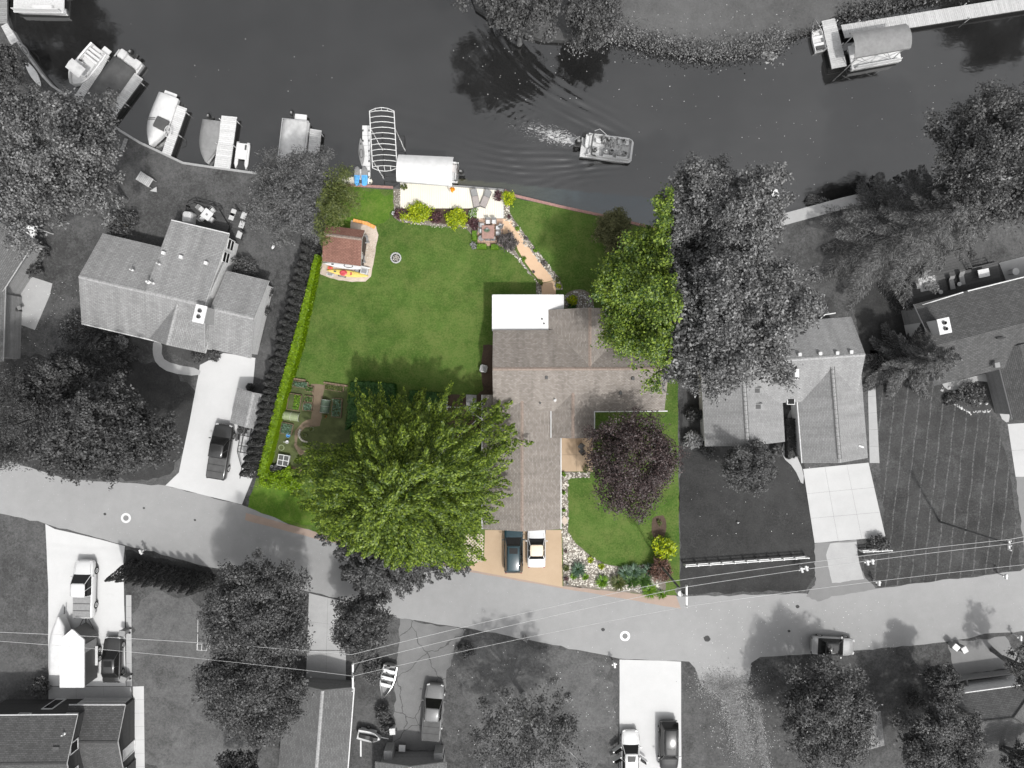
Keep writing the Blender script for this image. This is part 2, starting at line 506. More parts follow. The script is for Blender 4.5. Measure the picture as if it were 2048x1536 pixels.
MT['car_grey'] = plain('mid_grey_car_paint', grey(.13), .3, coat=.7, var=.05, bump=.0)
MT['car_silver'] = plain('silver_car_paint', grey(.34), .3, metal=.3, coat=.6, var=.05, bump=.0)
MT['lamp'] = plain('lamp_glass', grey(.4), .15, bump=0)
MT['tail'] = plain('tail_lamp_red', (.25, .02, .02), .2, bump=0)
MT['tail_grey'] = plain('tail_lamp_grey', grey(.10), .2, bump=0)
MT['skin'] = plain('skin', grey(.36), .6)
MT['hair_dark'] = plain('dark_hair', grey(.025), .7)
MT['hair_pale'] = plain('pale_hair', grey(.42), .7)
MT['brick'] = plain('grey_brick', grey(.2), .9, var=.3, scale=8)
# foliage
MT['lf_grey'] = leaf('grey_leaves', grey(.034), grey(.14), .28, .05, grey(.24))
MT['lf_grey_bright'] = leaf('bright_grey_leaves', grey(.032), grey(.235), .3, .06, grey(.46))
MT['lf_grey_dark'] = leaf('dark_grey_leaves', grey(.028), grey(.112), .28, .03)
MT['lf_grey_mid'] = leaf('mid_grey_leaves', grey(.038), grey(.145), .28, .03)
MT['lf_grey_soft'] = leaf('soft_grey_leaves', grey(.062), grey(.20), .3, .03)
MT['lf_conifer'] = leaf('grey_needles', grey(.040), grey(.18), .28, .04)
MT['lf_arbor'] = leaf('dark_arborvitae_sprays', grey(.022), grey(.078), .2, .03)
MT['lf_hedge'] = leaf('lime_hedge_leaves', (.10, .19, .002), (.235, .36, .004), .35, .05)
MT['lf_maple'] = leaf('maple_leaves', (.034, .076, .008), (.25, .335, .036), .46, .05, (.38, .44, .06))
MT['lf_cotton'] = leaf('glossy_green_leaves', (.030, .078, .012), (.25, .34, .038), .42, .06, (.34, .40, .10))
MT['lf_olive'] = leaf('olive_needles', (.075, .082, .035), (.19, .19, .09), .3, .03)
MT['lf_olive2'] = leaf('yellow_olive_leaves', (.050, .070, .018), (.14, .16, .045), .3, .04)
MT['lf_purple'] = leaf('purple_leaves', (.020, .013, .013), (.085, .058, .056), .22, .06, (.15, .105, .10))
MT['lf_lime'] = leaf('lime_leaves', (.15, .24, .003), (.50, .55, .012), .4, .05)
MT['lf_darkred'] = leaf('dark_red_leaves', (.035, .014, .018), (.12, .055, .06), .25, .06)
MT['lf_red'] = leaf('russet_leaves', (.06, .03, .02), (.22, .12, .09), .3, .05)
MT['lf_smoke'] = leaf('smoky_purple_leaves', (.05, .045, .045), (.17, .15, .145), .25, .06)
MT['lf_green'] = leaf('green_leaves', (.022, .065, .010), (.075, .155, .022), .3, .05)
MT['lf_ivy'] = leaf('dark_ivy_leaves', (.010, .045, .006), (.035, .11, .016), .3, .05)
MT['lf_bluegreen'] = leaf('blue_green_leaves', (.05, .10, .06), (.14, .22, .14), .3, .05)
MT['lf_bright'] = leaf('bright_green_leaves', (.06, .16, .006), (.20, .34, .02), .35, .05)
MT['lf_whiteflower'] = leaf('white_petals', grey(.55), grey(.85), .3, .02)
MT['lf_orange'] = leaf('orange_petals', (.70, .22, .01), (.90, .48, .02), .3, .02)
MT['lf_pale'] = leaf('pale_grey_leaves', grey(.10), grey(.36), .25, .08)
# ------------------------------------------------------------------ setting
def rough_poly(pts, amp=.08, step=.5, seed=1):
    rg = random.Random(seed)
    out = []
    n = len(pts)
    for i in range(n):
        a = Vector(pts[i]); b = Vector(pts[(i+1) % n])
        L = (b-a).length
        k = max(1, min(120, int(L/step)))
        d = (b-a)/L if L > 0 else Vector((1, 0))
        nn = Vector((-d.y, d.x))
        for j in range(k):
            q = a + (b-a)*(j/k)
            w = 0 if j == 0 else rg.gauss(0, amp)
            out.append((q.x + nn.x*w, q.y + nn.y*w))
    return out

def smooth_px(pts, it=2):
    """round the corners of a closed outline"""
    for _ in range(it):
        q = []
        for i in range(len(pts)):
            a = pts[i]; b = pts[(i+1) % len(pts)]
            q.append((a[0]*.75+b[0]*.25, a[1]*.75+b[1]*.25)); q.append((a[0]*.25+b[0]*.75, a[1]*.25+b[1]*.75))
        pts = q
    return pts

def sheet(name, px, z, mat, amp=0.0, step=.45, smooth=0, kind='structure', parent=None, seed=1):
    if smooth: px = smooth_px(px, smooth)
    pts = [P2(x, y) for x, y in px]
    if amp: pts = rough_poly(pts, amp, step, seed)
    mb = MB()
    a = sum(pts[i][0]*pts[(i+1) % len(pts)][1] - pts[(i+1) % len(pts)][0]*pts[i][1] for i in range(len(pts)))
    if a < 0: pts = pts[::-1]
    mb.face([(x, y, z) for x, y in pts])
    o = mb.build(name, mat, parent)
    if kind: o['kind'] = kind
    return o

def ribbon(pts, w, z0, z1, mb, m=0):
    """wall of constant width along a polyline of (x,y)"""
    pts = [Vector(p) for p in pts]
    L, Rr = [], []
    for i, p in enumerate(pts):
        d = (pts[min(i+1, len(pts)-1)] - pts[max(i-1, 0)]).normalized()
        n = Vector((-d.y, d.x))
        L.append(p + n*w/2); Rr.append(p - n*w/2)
    rows = []
    for l, r in zip(L, Rr):
        rows.append([(r.x, r.y, z0), (r.x, r.y, z1), (l.x, l.y, z1), (l.x, l.y, z0)])
    mb.grid(rows, m, True, True)

WATER_Z = -0.55
# the bed of the canal reaches to the horizon beneath everything
mb = MB(); mb.face([(-900, -900, -1.9), (900, -900, -1.9), (900, 900, -1.9), (-900, 900, -1.9)])
mb.build('ground', MT['mulch_grey'])['kind'] = 'structure'

SEAWALL = [(-900, -260), (-60, -200), (-30, -60), (6, 10), (22, 60), (40, 90), (84, 150), (103, 171), (163, 211), (219, 245), (235, 258), (279, 285), (324, 306), (366, 326), (427, 335), (493, 344), (580, 356), (668, 369)]
SEAWALL2 = [(668, 369), (786, 375), (800, 367), (905, 373), (1008, 381), (1028, 391), (1120, 413), (1218, 434), (1330, 462), (1440, 466)]
SEAWALL3 = [(1440, 466), (1545, 438), (1685, 402), (1800, 375), (1915, 356), (2048, 338), (2400, 300), (3000, 280)]
south = SEAWALL[:-1] + SEAWALL2[:-1] + SEAWALL3 + [(3000, 2700), (-900, 2700)]
def land(name, px, mat):
    pts = [P2(x, y) for x, y in px]
    a = sum(pts[i][0]*pts[(i+1) % len(pts)][1] - pts[(i+1) % len(pts)][0]*pts[i][1] for i in range(len(pts)))
    if a < 0: pts = pts[::-1]
    mb = MB(); mb.prism(pts, -1.8, 0.0)
    o = mb.build(name, mat); o['kind'] = 'structure'
    return o
land('lawn_south', south, MT['grass_grey'])
NORTH = [(905, -900), (925, -60), (950, 15), (1005, 52), (1080, 78), (1150, 82), (1210, 60), (1262, 70), (1330, 96), (1420, 100), (1500, 92), (1560, 78), (1625, 58), (1668, 32), (1730, 12), (1850, -12), (2060, -60), (3000, -300), (3000, -900)]
land('bank_north', NORTH, MT['grass_north'])

# water with the wake of the pontoon boat as real waves
def polyline(pts, n=260):
    p = np.array([P2(x, y, WATER_Z) for x, y in pts])
    for _ in range(4):
        q = np.empty((2*len(p), 2)); q[0::2][:-1] = 0
        a = p[:-1]; b = p[1:]
        q = np.concatenate([p[:1], np.stack([a*.75+b*.25, a*.25+b*.75], 1).reshape(-1, 2), p[-1:]])
        p = q
    s = np.concatenate([[0], np.cumsum(np.linalg.norm(np.diff(p, axis=0), axis=1))])
    t = np.linspace(0, s[-1], n)
    return np.stack([np.interp(t, s, p[:, 0]), np.interp(t, s, p[:, 1])], 1), t

def dist_to(X, Y, pts):
    line, s = polyline(pts)
    q = np.stack([X.ravel(), Y.ravel()], 1)
    best = np.full(len(q), 1e9); idx = np.zeros(len(q), int)
    for i0 in range(0, len(q), 8000):
        d = np.linalg.norm(q[i0:i0+8000, None, :] - line[None], axis=2)
        k = d.argmin(1); idx[i0:i0+8000] = k; best[i0:i0+8000] = d[np.arange(len(k)), k]
    tan = np.gradient(line, axis=0)
    v = q - line[idx]
    sign = np.sign(tan[idx, 0]*v[:, 1] - tan[idx, 1]*v[:, 0])
    return (best*sign).reshape(X.shape), (s[idx]/s[-1]).reshape(X.shape)

xs = np.concatenate([np.arange(-200, -26, 6.0), np.arange(-26, 14, .17), np.arange(14, 200, 6.0)])
ys = np.concatenate([np.arange(4, 17, 2.0), np.arange(17, 41, .17), np.arange(41, 220, 6.0)])
X, Y = np.meshgrid(xs, ys)
Z = np.zeros_like(X)
arms = [
    ([(1262, 272), (1160, 222), (1095, 175), (1040, 125), (985, 60), (930, -10)], .042, 1.25, 1.5, .10, .5),
    ([(1235, 262), (1140, 222), (1060, 168), (1000, 110), (940, 30)], .034, .85, 1.0, .06, .3),
    ([(1160, 262), (1060, 210), (985, 160), (900, 95), (860, 40)], .018, .7, 1.0, .2, .4),
    ([(1250, 326), (1160, 336), (1080, 340), (1000, 336), (900, 326)], .040, .85, .8, .0, .6),
    ([(1180, 318), (1090, 314), (1000, 306), (920, 290), (860, 268)], .030, .95, 1.0, .05, .6),
    ([(1200, 330), (1120, 352), (1040, 372), (960, 380)], .012, 1.2, 1.4, .1, .5),
    ([(1000, 300), (880, 262), (760, 215), (640, 175), (520, 120)], .010, 2.0, 3.0, .3, .6),
]
for pts, A, lam, w, f0, f1 in arms:
    d, s = dist_to(X, Y, pts)
    env = np.exp(-(d/w)**2)*np.clip(s/(f0+.04), 0, 1)*np.clip((1-s)/(1-f1+.01), 0, 1)
    brk = .65+.35*np.sin(X*1.7+Y*2.3+np.sin(X*.9)*2)
    Z += 1.15*A*env*brk*np.sin(2*PI*d/(lam*.72) + 1.5*np.sin(s*9))
# churned water behind the motor
dw, sw = dist_to(X, Y, [(1168, 286), (1120, 276), (1070, 262), (1010, 235), (950, 215)])
wid = .5+1.7*sw
churn = np.exp(-(dw/wid)**2)*np.clip(1-sw, 0, 1)*(sw > 0)
rgw = np.random.default_rng(3)
Z += churn*.05*rgw.normal(size=X.shape)
foam = churn**.6*np.clip(1.35-sw*1.05, 0, 1)
# shallow tinted margin beside the lot's wall
ds, ss = dist_to(X, Y, [(800, 345), (905, 358), (1060, 372), (1200, 388), (1310, 396)])
tint = np.where((ds < .05), 1.0, 0.0)*(X > P(806, 0).x)*(X < P(1352, 0).x)
verts = np.stack([X.ravel(), Y.ravel(), (Z+WATER_Z).ravel()], 1)
nx, ny = len(xs), len(ys)
ii = (np.arange(ny-1)[:, None]*nx + np.arange(nx-1)[None]).ravel()
quads = np.stack([ii, ii+1, ii+nx+1, ii+nx], 1)
def np_mesh(name, verts, quads, smooth=False):
    me = bpy.data.meshes.new(name)
    k = quads.shape[1]
    me.vertices.add(len(verts)); me.vertices.foreach_set('co', np.ascontiguousarray(verts, dtype=np.float32).ravel())
    me.loops.add(quads.size); me.loops.foreach_set('vertex_index', np.ascontiguousarray(quads, dtype=np.int32).ravel())
    me.polygons.add(len(quads)); me.polygons.foreach_set('loop_start', np.arange(0, quads.size, k, dtype=np.int32))
    me.polygons.foreach_set('loop_total', np.full(len(quads), k, dtype=np.int32))
    if smooth: me.polygons.foreach_set('use_smooth', np.ones(len(quads), bool))
    me.update(calc_edges=True)
    return me
me = np_mesh('water', verts, quads, True)
at = me.attributes.new('foam', 'FLOAT', 'POINT'); at.data.foreach_set('value', foam.ravel().astype(np.float32))
at = me.attributes.new('tint', 'FLOAT', 'POINT'); at.data.foreach_set('value', tint.ravel().astype(np.float32))
m, nt, out = new_mat('canal_water')
p = geo(nt)
af = nd(nt, 'ShaderNodeAttribute'); af.attribute_name = 'foam'
atn = nd(nt, 'ShaderNodeAttribute'); atn.attribute_name = 'tint'
murk = ramp(nt, noise(nt, p, .12, 4, .6), [(.35, grey(.010)), (.65, grey(.018))])
sepx = nd(nt, 'ShaderNodeSeparateXYZ'); nt.links.new(p, sepx.inputs[0])
shal = ramp(nt, math_n(nt, 'ADD', math_n(nt, 'DIVIDE', math_n(nt, 'ADD', sepx.outputs[0], 8.0), 24.0), 0.0), [(.05, (.045, .042, .020)), (.75, (.012, .028, .040))])
base = mix(nt, atn.outputs['Fac'], murk, shal)
fmp = nd(nt, 'ShaderNodeMapping'); fmp.inputs['Scale'].default_value = (.55, 1.5, 1); fmp.inputs['Rotation'].default_value = (0, 0, R(20)); nt.links.new(p, fmp.inputs['Vector'])
fn = noise(nt, fmp.outputs[0], 2.6, 7, .75, 2.2)
thr = math_n(nt, 'SUBTRACT', .74, math_n(nt, 'MULTIPLY', af.outputs['Fac'], .36))
fm = math_n(nt, 'MULTIPLY', math_n(nt, 'MINIMUM', math_n(nt, 'MAXIMUM', math_n(nt, 'DIVIDE', math_n(nt, 'SUBTRACT', fn, thr), .10), 0.0), 1.0), math_n(nt, 'GREATER_THAN', af.outputs['Fac'], .02))
base = mix(nt, fm, base, grey(.42))
mpw = nd(nt, 'ShaderNodeMapping'); mpw.inputs['Scale'].default_value = (1.0, 2.2, 1); mpw.inputs['Rotation'].default_value = (0, 0, R(-18)); nt.links.new(p, mpw.inputs['Vector'])
rip = math_n(nt, 'ADD', math_n(nt, 'MULTIPLY', noise(nt, mpw.outputs[0], .5, 3, .5), 1.0), math_n(nt, 'MULTIPLY', noise(nt, mpw.outputs[0], 2.6, 3, .6), .15))
WATER_BSDF = principled(nt, out, base, .06, 0, 1.0, rip, .25, .05)
WATER_BSDF.inputs['IOR'].default_value = 1.68
me.materials.append(m)
wo = bpy.data.objects.new('water', me); COL.objects.link(wo); wo['kind'] = 'structure'

# sea walls
def seawall(pts, w, z1, mat, label, name='seawall'):
    mb = MB(); ribbon([P2(x, y) for x, y in pts], w, -1.7, z1, mb)
    o = mb.build(name, mat); tag(o, label, 'seawall'); return o
seawall(SEAWALL[4:], .22, .05, MT['trim_grey'], 'thin grey seawall along the lawn behind the moored boats')
seawall([(669, 369), (786, 375)], .24, .06, MT['red_cap'], 'brown capped seawall beside the floating dock and blue pedal boat')
seawall([(1009, 381), (1028, 391), (1120, 413), (1218, 434), (1325, 461)], .26, .05, MT['red_cap'], 'pinkish capped seawall along the sloping strip of lawn')
seawall([(1560, 441), (1685, 407), (1800, 380), (1915, 361), (2048, 343), (2400, 305)], 1.15, .07, MT['concrete_mid'], 'wide pale concrete seawall beside the spruce')

# lawns and neighbours' ground
LOT = [(668, 373), (786, 379), (1008, 385), (1028, 395), (1218, 438), (1330, 466), (1352, 470), (1360, 1190), (1260, 1190), (1126, 1172), (930, 1136), (800, 1108), (590, 1052), (492, 1026), (640, 505)]
sheet('lot_lawn', LOT, .006, MT['grass_green'], .03, 1.0)
sheet('lot_lawn_corner', [(505, 975), (560, 960), (610, 985), (640, 1050), (590, 1050), (494, 1024)], .010, MT['grass_lime'], .12, .4, 1)
sheet('lot_lawn_waterside', [(668, 376), (788, 381), (786, 430), (760, 452), (700, 442), (650, 470)], .010, MT['grass_lime'], .25, .4, 1)
sheet('lawn_by_sprinkler', [(1357, 800), (1400, 790), (1600, 900), (1625, 1000), (1632, 1150), (1612, 1180), (1361, 1189)], .006, MT['grass_grey_dark'], .08, .6)
sheet('lawn_mown', [(1740, 700), (1880, 760), (1990, 840), (2020, 940), (2040, 1140), (1760, 1176), (1726, 1150), (1715, 1090), (1770, 1080)], .006, MT['grass_mown'], .08, .6)
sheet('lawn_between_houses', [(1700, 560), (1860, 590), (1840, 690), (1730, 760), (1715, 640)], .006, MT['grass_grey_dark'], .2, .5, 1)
sheet('lawn_pale', [(262, 1180), (420, 1200), (560, 1380), (520, 1560), (290, 1560), (262, 1380)], .006, MT['grass_grey_pale'], .2, .5, 1)
sheet('lawn_pale', [(905, 1270), (1150, 1305), (1232, 1330), (1232, 1560), (1000, 1560), (930, 1400)], .006, MT['grass_grey_pale'], .3, .5, 1, seed=4)
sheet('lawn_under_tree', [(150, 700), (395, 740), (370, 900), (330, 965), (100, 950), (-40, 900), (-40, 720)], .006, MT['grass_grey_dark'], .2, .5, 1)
sheet('verge', [(250, 1100), (430, 1140), (620, 1190), (612, 1200), (420, 1180), (255, 1140)], .008, MT['grass_grey_dark'], .1, .4)

# road
ROAD_TOP = [(-400, 890), (-60, 900), (20, 922), (130, 958), (331, 971), (484, 1010), (590, 1052), (800, 1108), (932, 1136), (1126, 1172), (1280, 1188), (1360, 1193), (1612, 1187), (1640, 1196), (1720, 1182), (1760, 1176), (2040, 1142), (2060, 1128), (2600, 1080)]
ROAD_BOT = [(2600, 1215), (2100, 1258), (1985, 1266), (1895, 1284), (1700, 1302), (1520, 1314), (1502, 1326), (1495, 1368), (1400, 1362), (1390, 1336), (1378, 1323), (1362, 1322), (1238, 1317), (1168, 1302), (1060, 1280), (935, 1256), (800, 1237), (690, 1200), (612, 1182), (480, 1150), (250, 1090), (90, 1047), (0, 1027), (-400, 940)]
sheet('road', ROAD_TOP + ROAD_BOT, .012, MT['road'], .05, .7)
sheet('road_edge', [(492, 1026), (590, 1052), (700, 1082), (800, 1108), (932, 1136), (1126, 1172), (1280, 1188), (1352, 1191), (1362, 1218), (1240, 1196), (1126, 1177), (940, 1144), (840, 1122), (640, 1080), (588, 1066), (490, 1040)], .016, MT['shoulder'], .02, .8)
sheet('road_patch', [(1632, 1090), (1660, 1090), (1660, 1180), (1660, 1195), (1642, 1202), (1612, 1193), (1630, 1170)], .016, MT['road_patch'], .12, .3)

for k, (x, y, r_) in enumerate(((1414, 1277, 7), (1206, 1259, 4), (1595, 1213, 4), (210, 1028, 3), (1578, 1262, 3), (288, 1016, 2.5), (390, 1040, 2.5))):
    sheet('tar_spot', [(x+r_*math.cos(a*.7)*(1+.2*math.sin(a*3)), y+r_*.9*math.sin(a*.7)) for a in range(9)], .0165, MT['mulch_grey'], .02, .1)
def slabs(name, px, mat, z, rows=None, joints=(), label=None, amp=0.0):
    """paved area with separate slabs: px is a quad (4 corners) cut into nu x nv slabs"""
    base = sheet(name, px, z-.0075, MT['mulch_grey'])
    a, b, c, d = [Vector(P2(*q)) for q in px]
    nu, nv = rows
    for i in range(nu):
        for j in range(nv):
            def q(u, v):
                return a*(1-u)*(1-v) + b*u*(1-v) + c*u*v + d*(1-u)*v
            e = .007
            wu = ((b-a).length)/nu; wv = ((d-a).length)/nv
            eu = e/wu/nu; ev = e/wv/nv
            u0, u1, v0, v1 = i/nu+eu, (i+1)/nu-eu, j/nv+ev, (j+1)/nv-ev
            poly = [q(u0, v0), q(u1, v0), q(u1, v1), q(u0, v1)]
            cx = sum((k.x for k in poly))/4; cy = sum((k.y for k in poly))/4
            mb = MB(); mb.prism([(k.x, k.y) for k in poly], z-.006, z+random.uniform(-.002, .003))
            s = mb.build('slab', mat, base)
    return base

# driveways and paved yards
sheet('driveway', [(91, 1048), (110, 1058), (180, 1074), (250, 1092), (247, 1120), (248, 1180), (250, 1260), (252, 1372), (97, 1372), (97, 1180)], .016, MT['concrete'], .015, 1.2)
slabs('driveway_apron', [(97, 1373), (262, 1373), (266, 1412), (97, 1412)], MT['concrete_mid'], .016, (3, 1))
slabs('walkway', [(266, 1373), (288, 1372), (290, 1560), (266, 1560)], MT['concrete'], .020, (1, 7))
slabs('walkway', [(252, 1190), (263, 1190), (264, 1372), (253, 1372)], MT['concrete_mid'], .024, (1, 8))
sheet('driveway', [(400, 730), (447, 706), (511, 716), (506, 770), (492, 800), (515, 872), (512, 940), (484, 1009), (331, 971), (358, 945), (364, 915), (378, 850), (398, 745)], .017, MT['concrete'], .012, 1.5)
sheet('walkway', [(307, 680), (325, 684), (323, 715), (345, 728), (403, 738), (398, 753), (340, 746), (312, 728), (305, 705)], .020, MT['concrete_mid'], .0, 1, 1)
slabs('driveway', [(618, 1186), (694, 1204), (692, 1300), (614, 1300)], MT['concrete_mid'], .017, (2, 2))
slabs('driveway_apron', [(614, 1301), (692, 1301), (692, 1362), (612, 1362)], MT['concrete_mid'], .018, (2, 1))
sheet('driveway', [(800, 1238), (932, 1258), (915, 1290), (893, 1340), (886, 1430), (880, 1500), (785, 1500), (793, 1340), (798, 1290)], .017, MT['cracked'], .10, .5)
sheet('driveway', [(1239, 1319), (1362, 1323), (1363, 1600), (1239, 1600)], .017, MT['concrete'], .01, 2)
slabs('driveway', [(1606, 938), (1737, 925), (1771, 1074), (1629, 1086)], MT['concrete_slab'], .017, (3, 3))
sheet('driveway_apron', [(1629, 1087), (1713, 1079), (1718, 1125), (1730, 1155), (1752, 1178), (1640, 1197), (1632, 1160)], .015, MT['road_patch'], .04, .4)
sheet('driveway_apron', [(1660, 1087), (1713, 1083), (1718, 1125), (1728, 1158), (1664, 1166), (1652, 1110)], .0195, MT['concrete_mid'], .03, .4)
slabs('walkway', [(1735, 760), (1750, 758), (1759, 926), (1739, 926)], MT['concrete_mid'], .022, (1, 5))
sheet('walkway', [(1563, 895), (1575, 870), (1575, 820), (1596, 820), (1590, 905), (1608, 945), (1606, 975), (1588, 935), (1565, 915)], .023, MT['concrete_mid'], .0, 1, 1)
slabs('driveway', [(2015, 848), (2140, 840), (2140, 950), (2031, 954)], MT['concrete_slab'], .017, (2, 2))
sheet('driveway_apron', [(2031, 955), (2140, 951), (2140, 1128), (2052, 1132)], .015, MT['road_patch'], .05, .4)
sheet('walkway', [(1880, 760), (1905, 764), (1990, 742), (2010, 790), (2020, 830), (2016, 848), (2000, 835), (1990, 790), (1970, 755), (1910, 782), (1890, 778)], .021, MT['concrete_mid'], .0, 1, 1)
sheet('patio_slab', [(34, 556), (62, 553), (105, 567), (100, 590), (70, 660), (22, 642), (10, 655)], .016, MT['concrete_mid'], .0, 1)
sheet('street_yard', [(1895, 1285), (2010, 1272), (2048, 1330), (1920, 1350), (1905, 1330)], .010, MT['road_patch'], .1, .5)
# lot paving
DRV = [(970, 1060), (1123, 1060), (1125, 1174), (930, 1137.5), (968, 1118)]
sheet('driveway', DRV, .019, MT['tan'], .0)
slabs('entry_patio', [(1119, 876), (1186, 876), (1186, 943), (1119, 943)], MT['tan'], .017, (2, 2))
for i, q in enumerate([[(1005, 437), (1024, 440), (1034, 470), (1006, 470)], [(1020, 458), (1034, 455), (1056, 492), (1036, 500)], [(1036, 500), (1056, 492), (1072, 514), (1050, 524)], [(1050, 524), (1072, 514), (1090, 538), (1066, 546)], [(1066, 546), (1090, 538), (1110, 560), (1083, 566)], [(1083, 567), (1111, 561), (1112, 602), (1084, 602)]]):
    sheet('path_slab', q, .014+.004*(i % 2), MT['peach'], 0)
slabs('dining_patio', [(955, 437), (1006, 437), (1006, 492), (955, 492)], MT['paver'], .022, (4, 4))
deck = sheet('waterside_deck', [(801, 369), (1007, 383), (1007, 437), (957, 436), (957, 416), (801, 416)], .018, MT['soil'])
for k in range(46):      # deck boards run away from the water
    x0 = 801 + 206*k/46; x1 = 801 + 206*(k+1)/46 - .25
    y0 = 367 + 16*(k+.5)/46 - 1; y1 = 417 if x1 < 956 else 437
    mb = MB(); mb.prism([P2(x0, y0), P2(x1, y0), P2(x1, y1), P2(x0, y1)], .02, .10)
    mb.build('board', MT['cream'], deck)
mb = MB(); ribbon([P2(1006.5, 384), P2(1006.5, 437)], .10, 0, .13, mb); mb.build('edge_timber', MT['lgrey'], deck)
mb = MB(); ribbon([P2(800, 366), P2(905, 372), P2(1008, 380.5)], .22, -1.5, .06, mb); mb.build('edge_timber', MT['mgrey'], deck)
slabs('side_path', [(932, 789), (953, 790), (953, 832), (932, 832)], MT['concrete_mid'], .020, (1, 3))
# planting beds
sheet('gravel_bed', [(787, 378), (800, 378), (802, 412), (812, 425), (870, 446), (930, 450), (960, 432), (962, 470), (944, 470), (930, 455), (870, 452), (800, 444), (788, 435)], .012, MT['bed_gravel'], .04, .4)
sheet('gravel_bed', [(1007, 396), (1018, 400), (1019, 425), (1035, 448), (1062, 485), (1090, 520), (1118, 556), (1126, 580), (1112, 580), (1104, 556), (1080, 526), (1050, 490), (1026, 452), (1008, 440)], .010, MT['bed_gravel'], .04, .4)
sheet('gravel_bed', [(1000, 490), (1030, 500), (1050, 530), (1070, 556), (1083, 572), (1083, 600), (1072, 600), (1072, 562), (1050, 535), (1028, 510)], .010, MT['bed_gravel'], .04, .4)
sheet('gravel_bed', [(1128, 590), (1145, 580), (1165, 578), (1182, 588), (1190, 620), (1128, 622)], .010, MT['bed_gravel'], .04, .4, 1)
sheet('gravel_bed', [(1122, 944), (1180, 944), (1180, 955), (1136, 956), (1136, 1064), (1150, 1085), (1178, 1110), (1210, 1128), (1240, 1134), (1290, 1130), (1335, 1120), (1330, 1190), (1280, 1188), (1127, 1172.5), (1124, 1062)], .012, MT['bed_gravel'], .04, .4)
sheet('gravel_bed', [(702, 441), (735, 443), (752, 453), (757, 470), (748, 520), (742, 553), (731, 563), (705, 564), (660, 556), (640, 548), (643, 510), (690, 500), (700, 470)], .014, MT['gravel'], .03, .4)
sheet('mulch_bed', [(802, 417), (957, 417), (957, 440), (930, 449), (870, 446), (812, 430)], .011, MT['mulch'], .05, .4)
sheet('mulch_bed', [(966, 690), (986, 690), (988, 815), (954, 815), (954, 790), (967, 780), (962, 745)], .010, MT['mulch'], .04, .4)
sheet('mulch_bed', [(894, 790), (986, 788), (986, 850), (960, 890), (894, 870)], .011, MT['mulch'], .04, .4)
sheet('mulch_bed', [(1303, 1040), (1310, 1032), (1332, 1030), (1332, 1072), (1318, 1080), (1303, 1072)], .012, MT['mulch'], .03, .3, 1)
sheet('garden_soil', [(583, 762), (694, 775), (700, 880), (640, 930), (600, 950), (540, 945), (560, 860)], .012, MT['soil'], .10, .4)
sheet('garden_path', [(622, 768), (650, 770), (645, 800), (644, 835), (640, 852), (610, 855), (596, 870), (594, 890), (604, 900), (618, 900), (600, 912), (588, 892), (590, 862), (605, 845), (622, 838), (627, 800)], .016, MT['path'], .03, .4)
sheet('mulch_bed', [(215, 668), (252, 690), (298, 690), (300, 676), (270, 660), (225, 655)], .010, MT['mulch_grey'], .04, .4, 1)
sheet('mulch_bed', [(326, 692), (340, 705), (390, 730), (425, 722), (444, 705), (430, 690), (350, 690)], .010, MT['mulch_grey'], .04, .4, 1)
sheet('mulch_bed', [(1366, 785), (1403, 785), (1406, 895), (1380, 905), (1364, 890)], .010, MT['mulch_grey'], .04, .4)
sheet('mulch_bed', [(1410, 890), (1560, 890), (1572, 915), (1540, 905), (1480, 912), (1420, 905)], .011, MT['mulch_grey'], .04, .4)
sheet('mulch_bed', [(1880, 775), (1965, 755), (1990, 790), (1985, 822), (1940, 830), (1892, 800)], .010, MT['mulch_grey'], .04, .4, 1)
sheet('mulch_bed', [(520, 560), (548, 575), (535, 640), (522, 690), (512, 690)], .010, MT['mulch_grey'], .04, .4)

# painted manhole rings
for px, py, lab in ((252, 1036, 'white painted ring with grey manhole cover in the road beside the boat trailer drive'), (1250, 1272, 'white painted ring with manhole cover in the road by the white drive with parked cars')):
    c = P(px, py)
    t = thing('manhole', lab, 'manhole', (c.x, c.y, .012), 0)
    mb = MB(); n = 28
    mb.grid([[(r*math.cos(2*PI*j/n), r*math.sin(2*PI*j/n), z) for j in range(n)] for r, z in ((.50, .003), (.49, .010), (.29, .010), (.28, .003))], 0, True)
    mb.build('painted_ring', MT['white'], t, world=False)
    mb = MB(); mb.lathe([(.27, .0), (.27, .012), (.22, .012), (.215, .009), (.10, .009), (.095, .013), (.0, .013)], n=20)
    mb.build('cover', MT['road_patch'], t, world=False)
# ------------------------------------------------------------------ plants
def quads_from(cen, nrm, size, aspect, rg, axis=None, droop=0.0):
    """leaf-shaped quads (diamonds) around centres; nrm = leaf normals; axis = leaf direction"""
    N = len(cen)
    nrm = nrm/np.maximum(np.linalg.norm(nrm, axis=1, keepdims=True), 1e-6)
    if axis is None: axis = rg.normal(size=(N, 3))
    t = axis - nrm*(axis*nrm).sum(1, keepdims=True)
    t /= np.maximum(np.linalg.norm(t, axis=1, keepdims=True), 1e-6)
    b = np.cross(nrm, t)
    s = size[:, None]
    a = aspect
    v = np.stack([cen - t*s*.5, cen - t*s*.05 + b*s*a*.5, cen + t*s*.5 - nrm*s*droop, cen - t*s*.05 - b*s*a*.5], 1)
    return v.reshape(-1, 3)

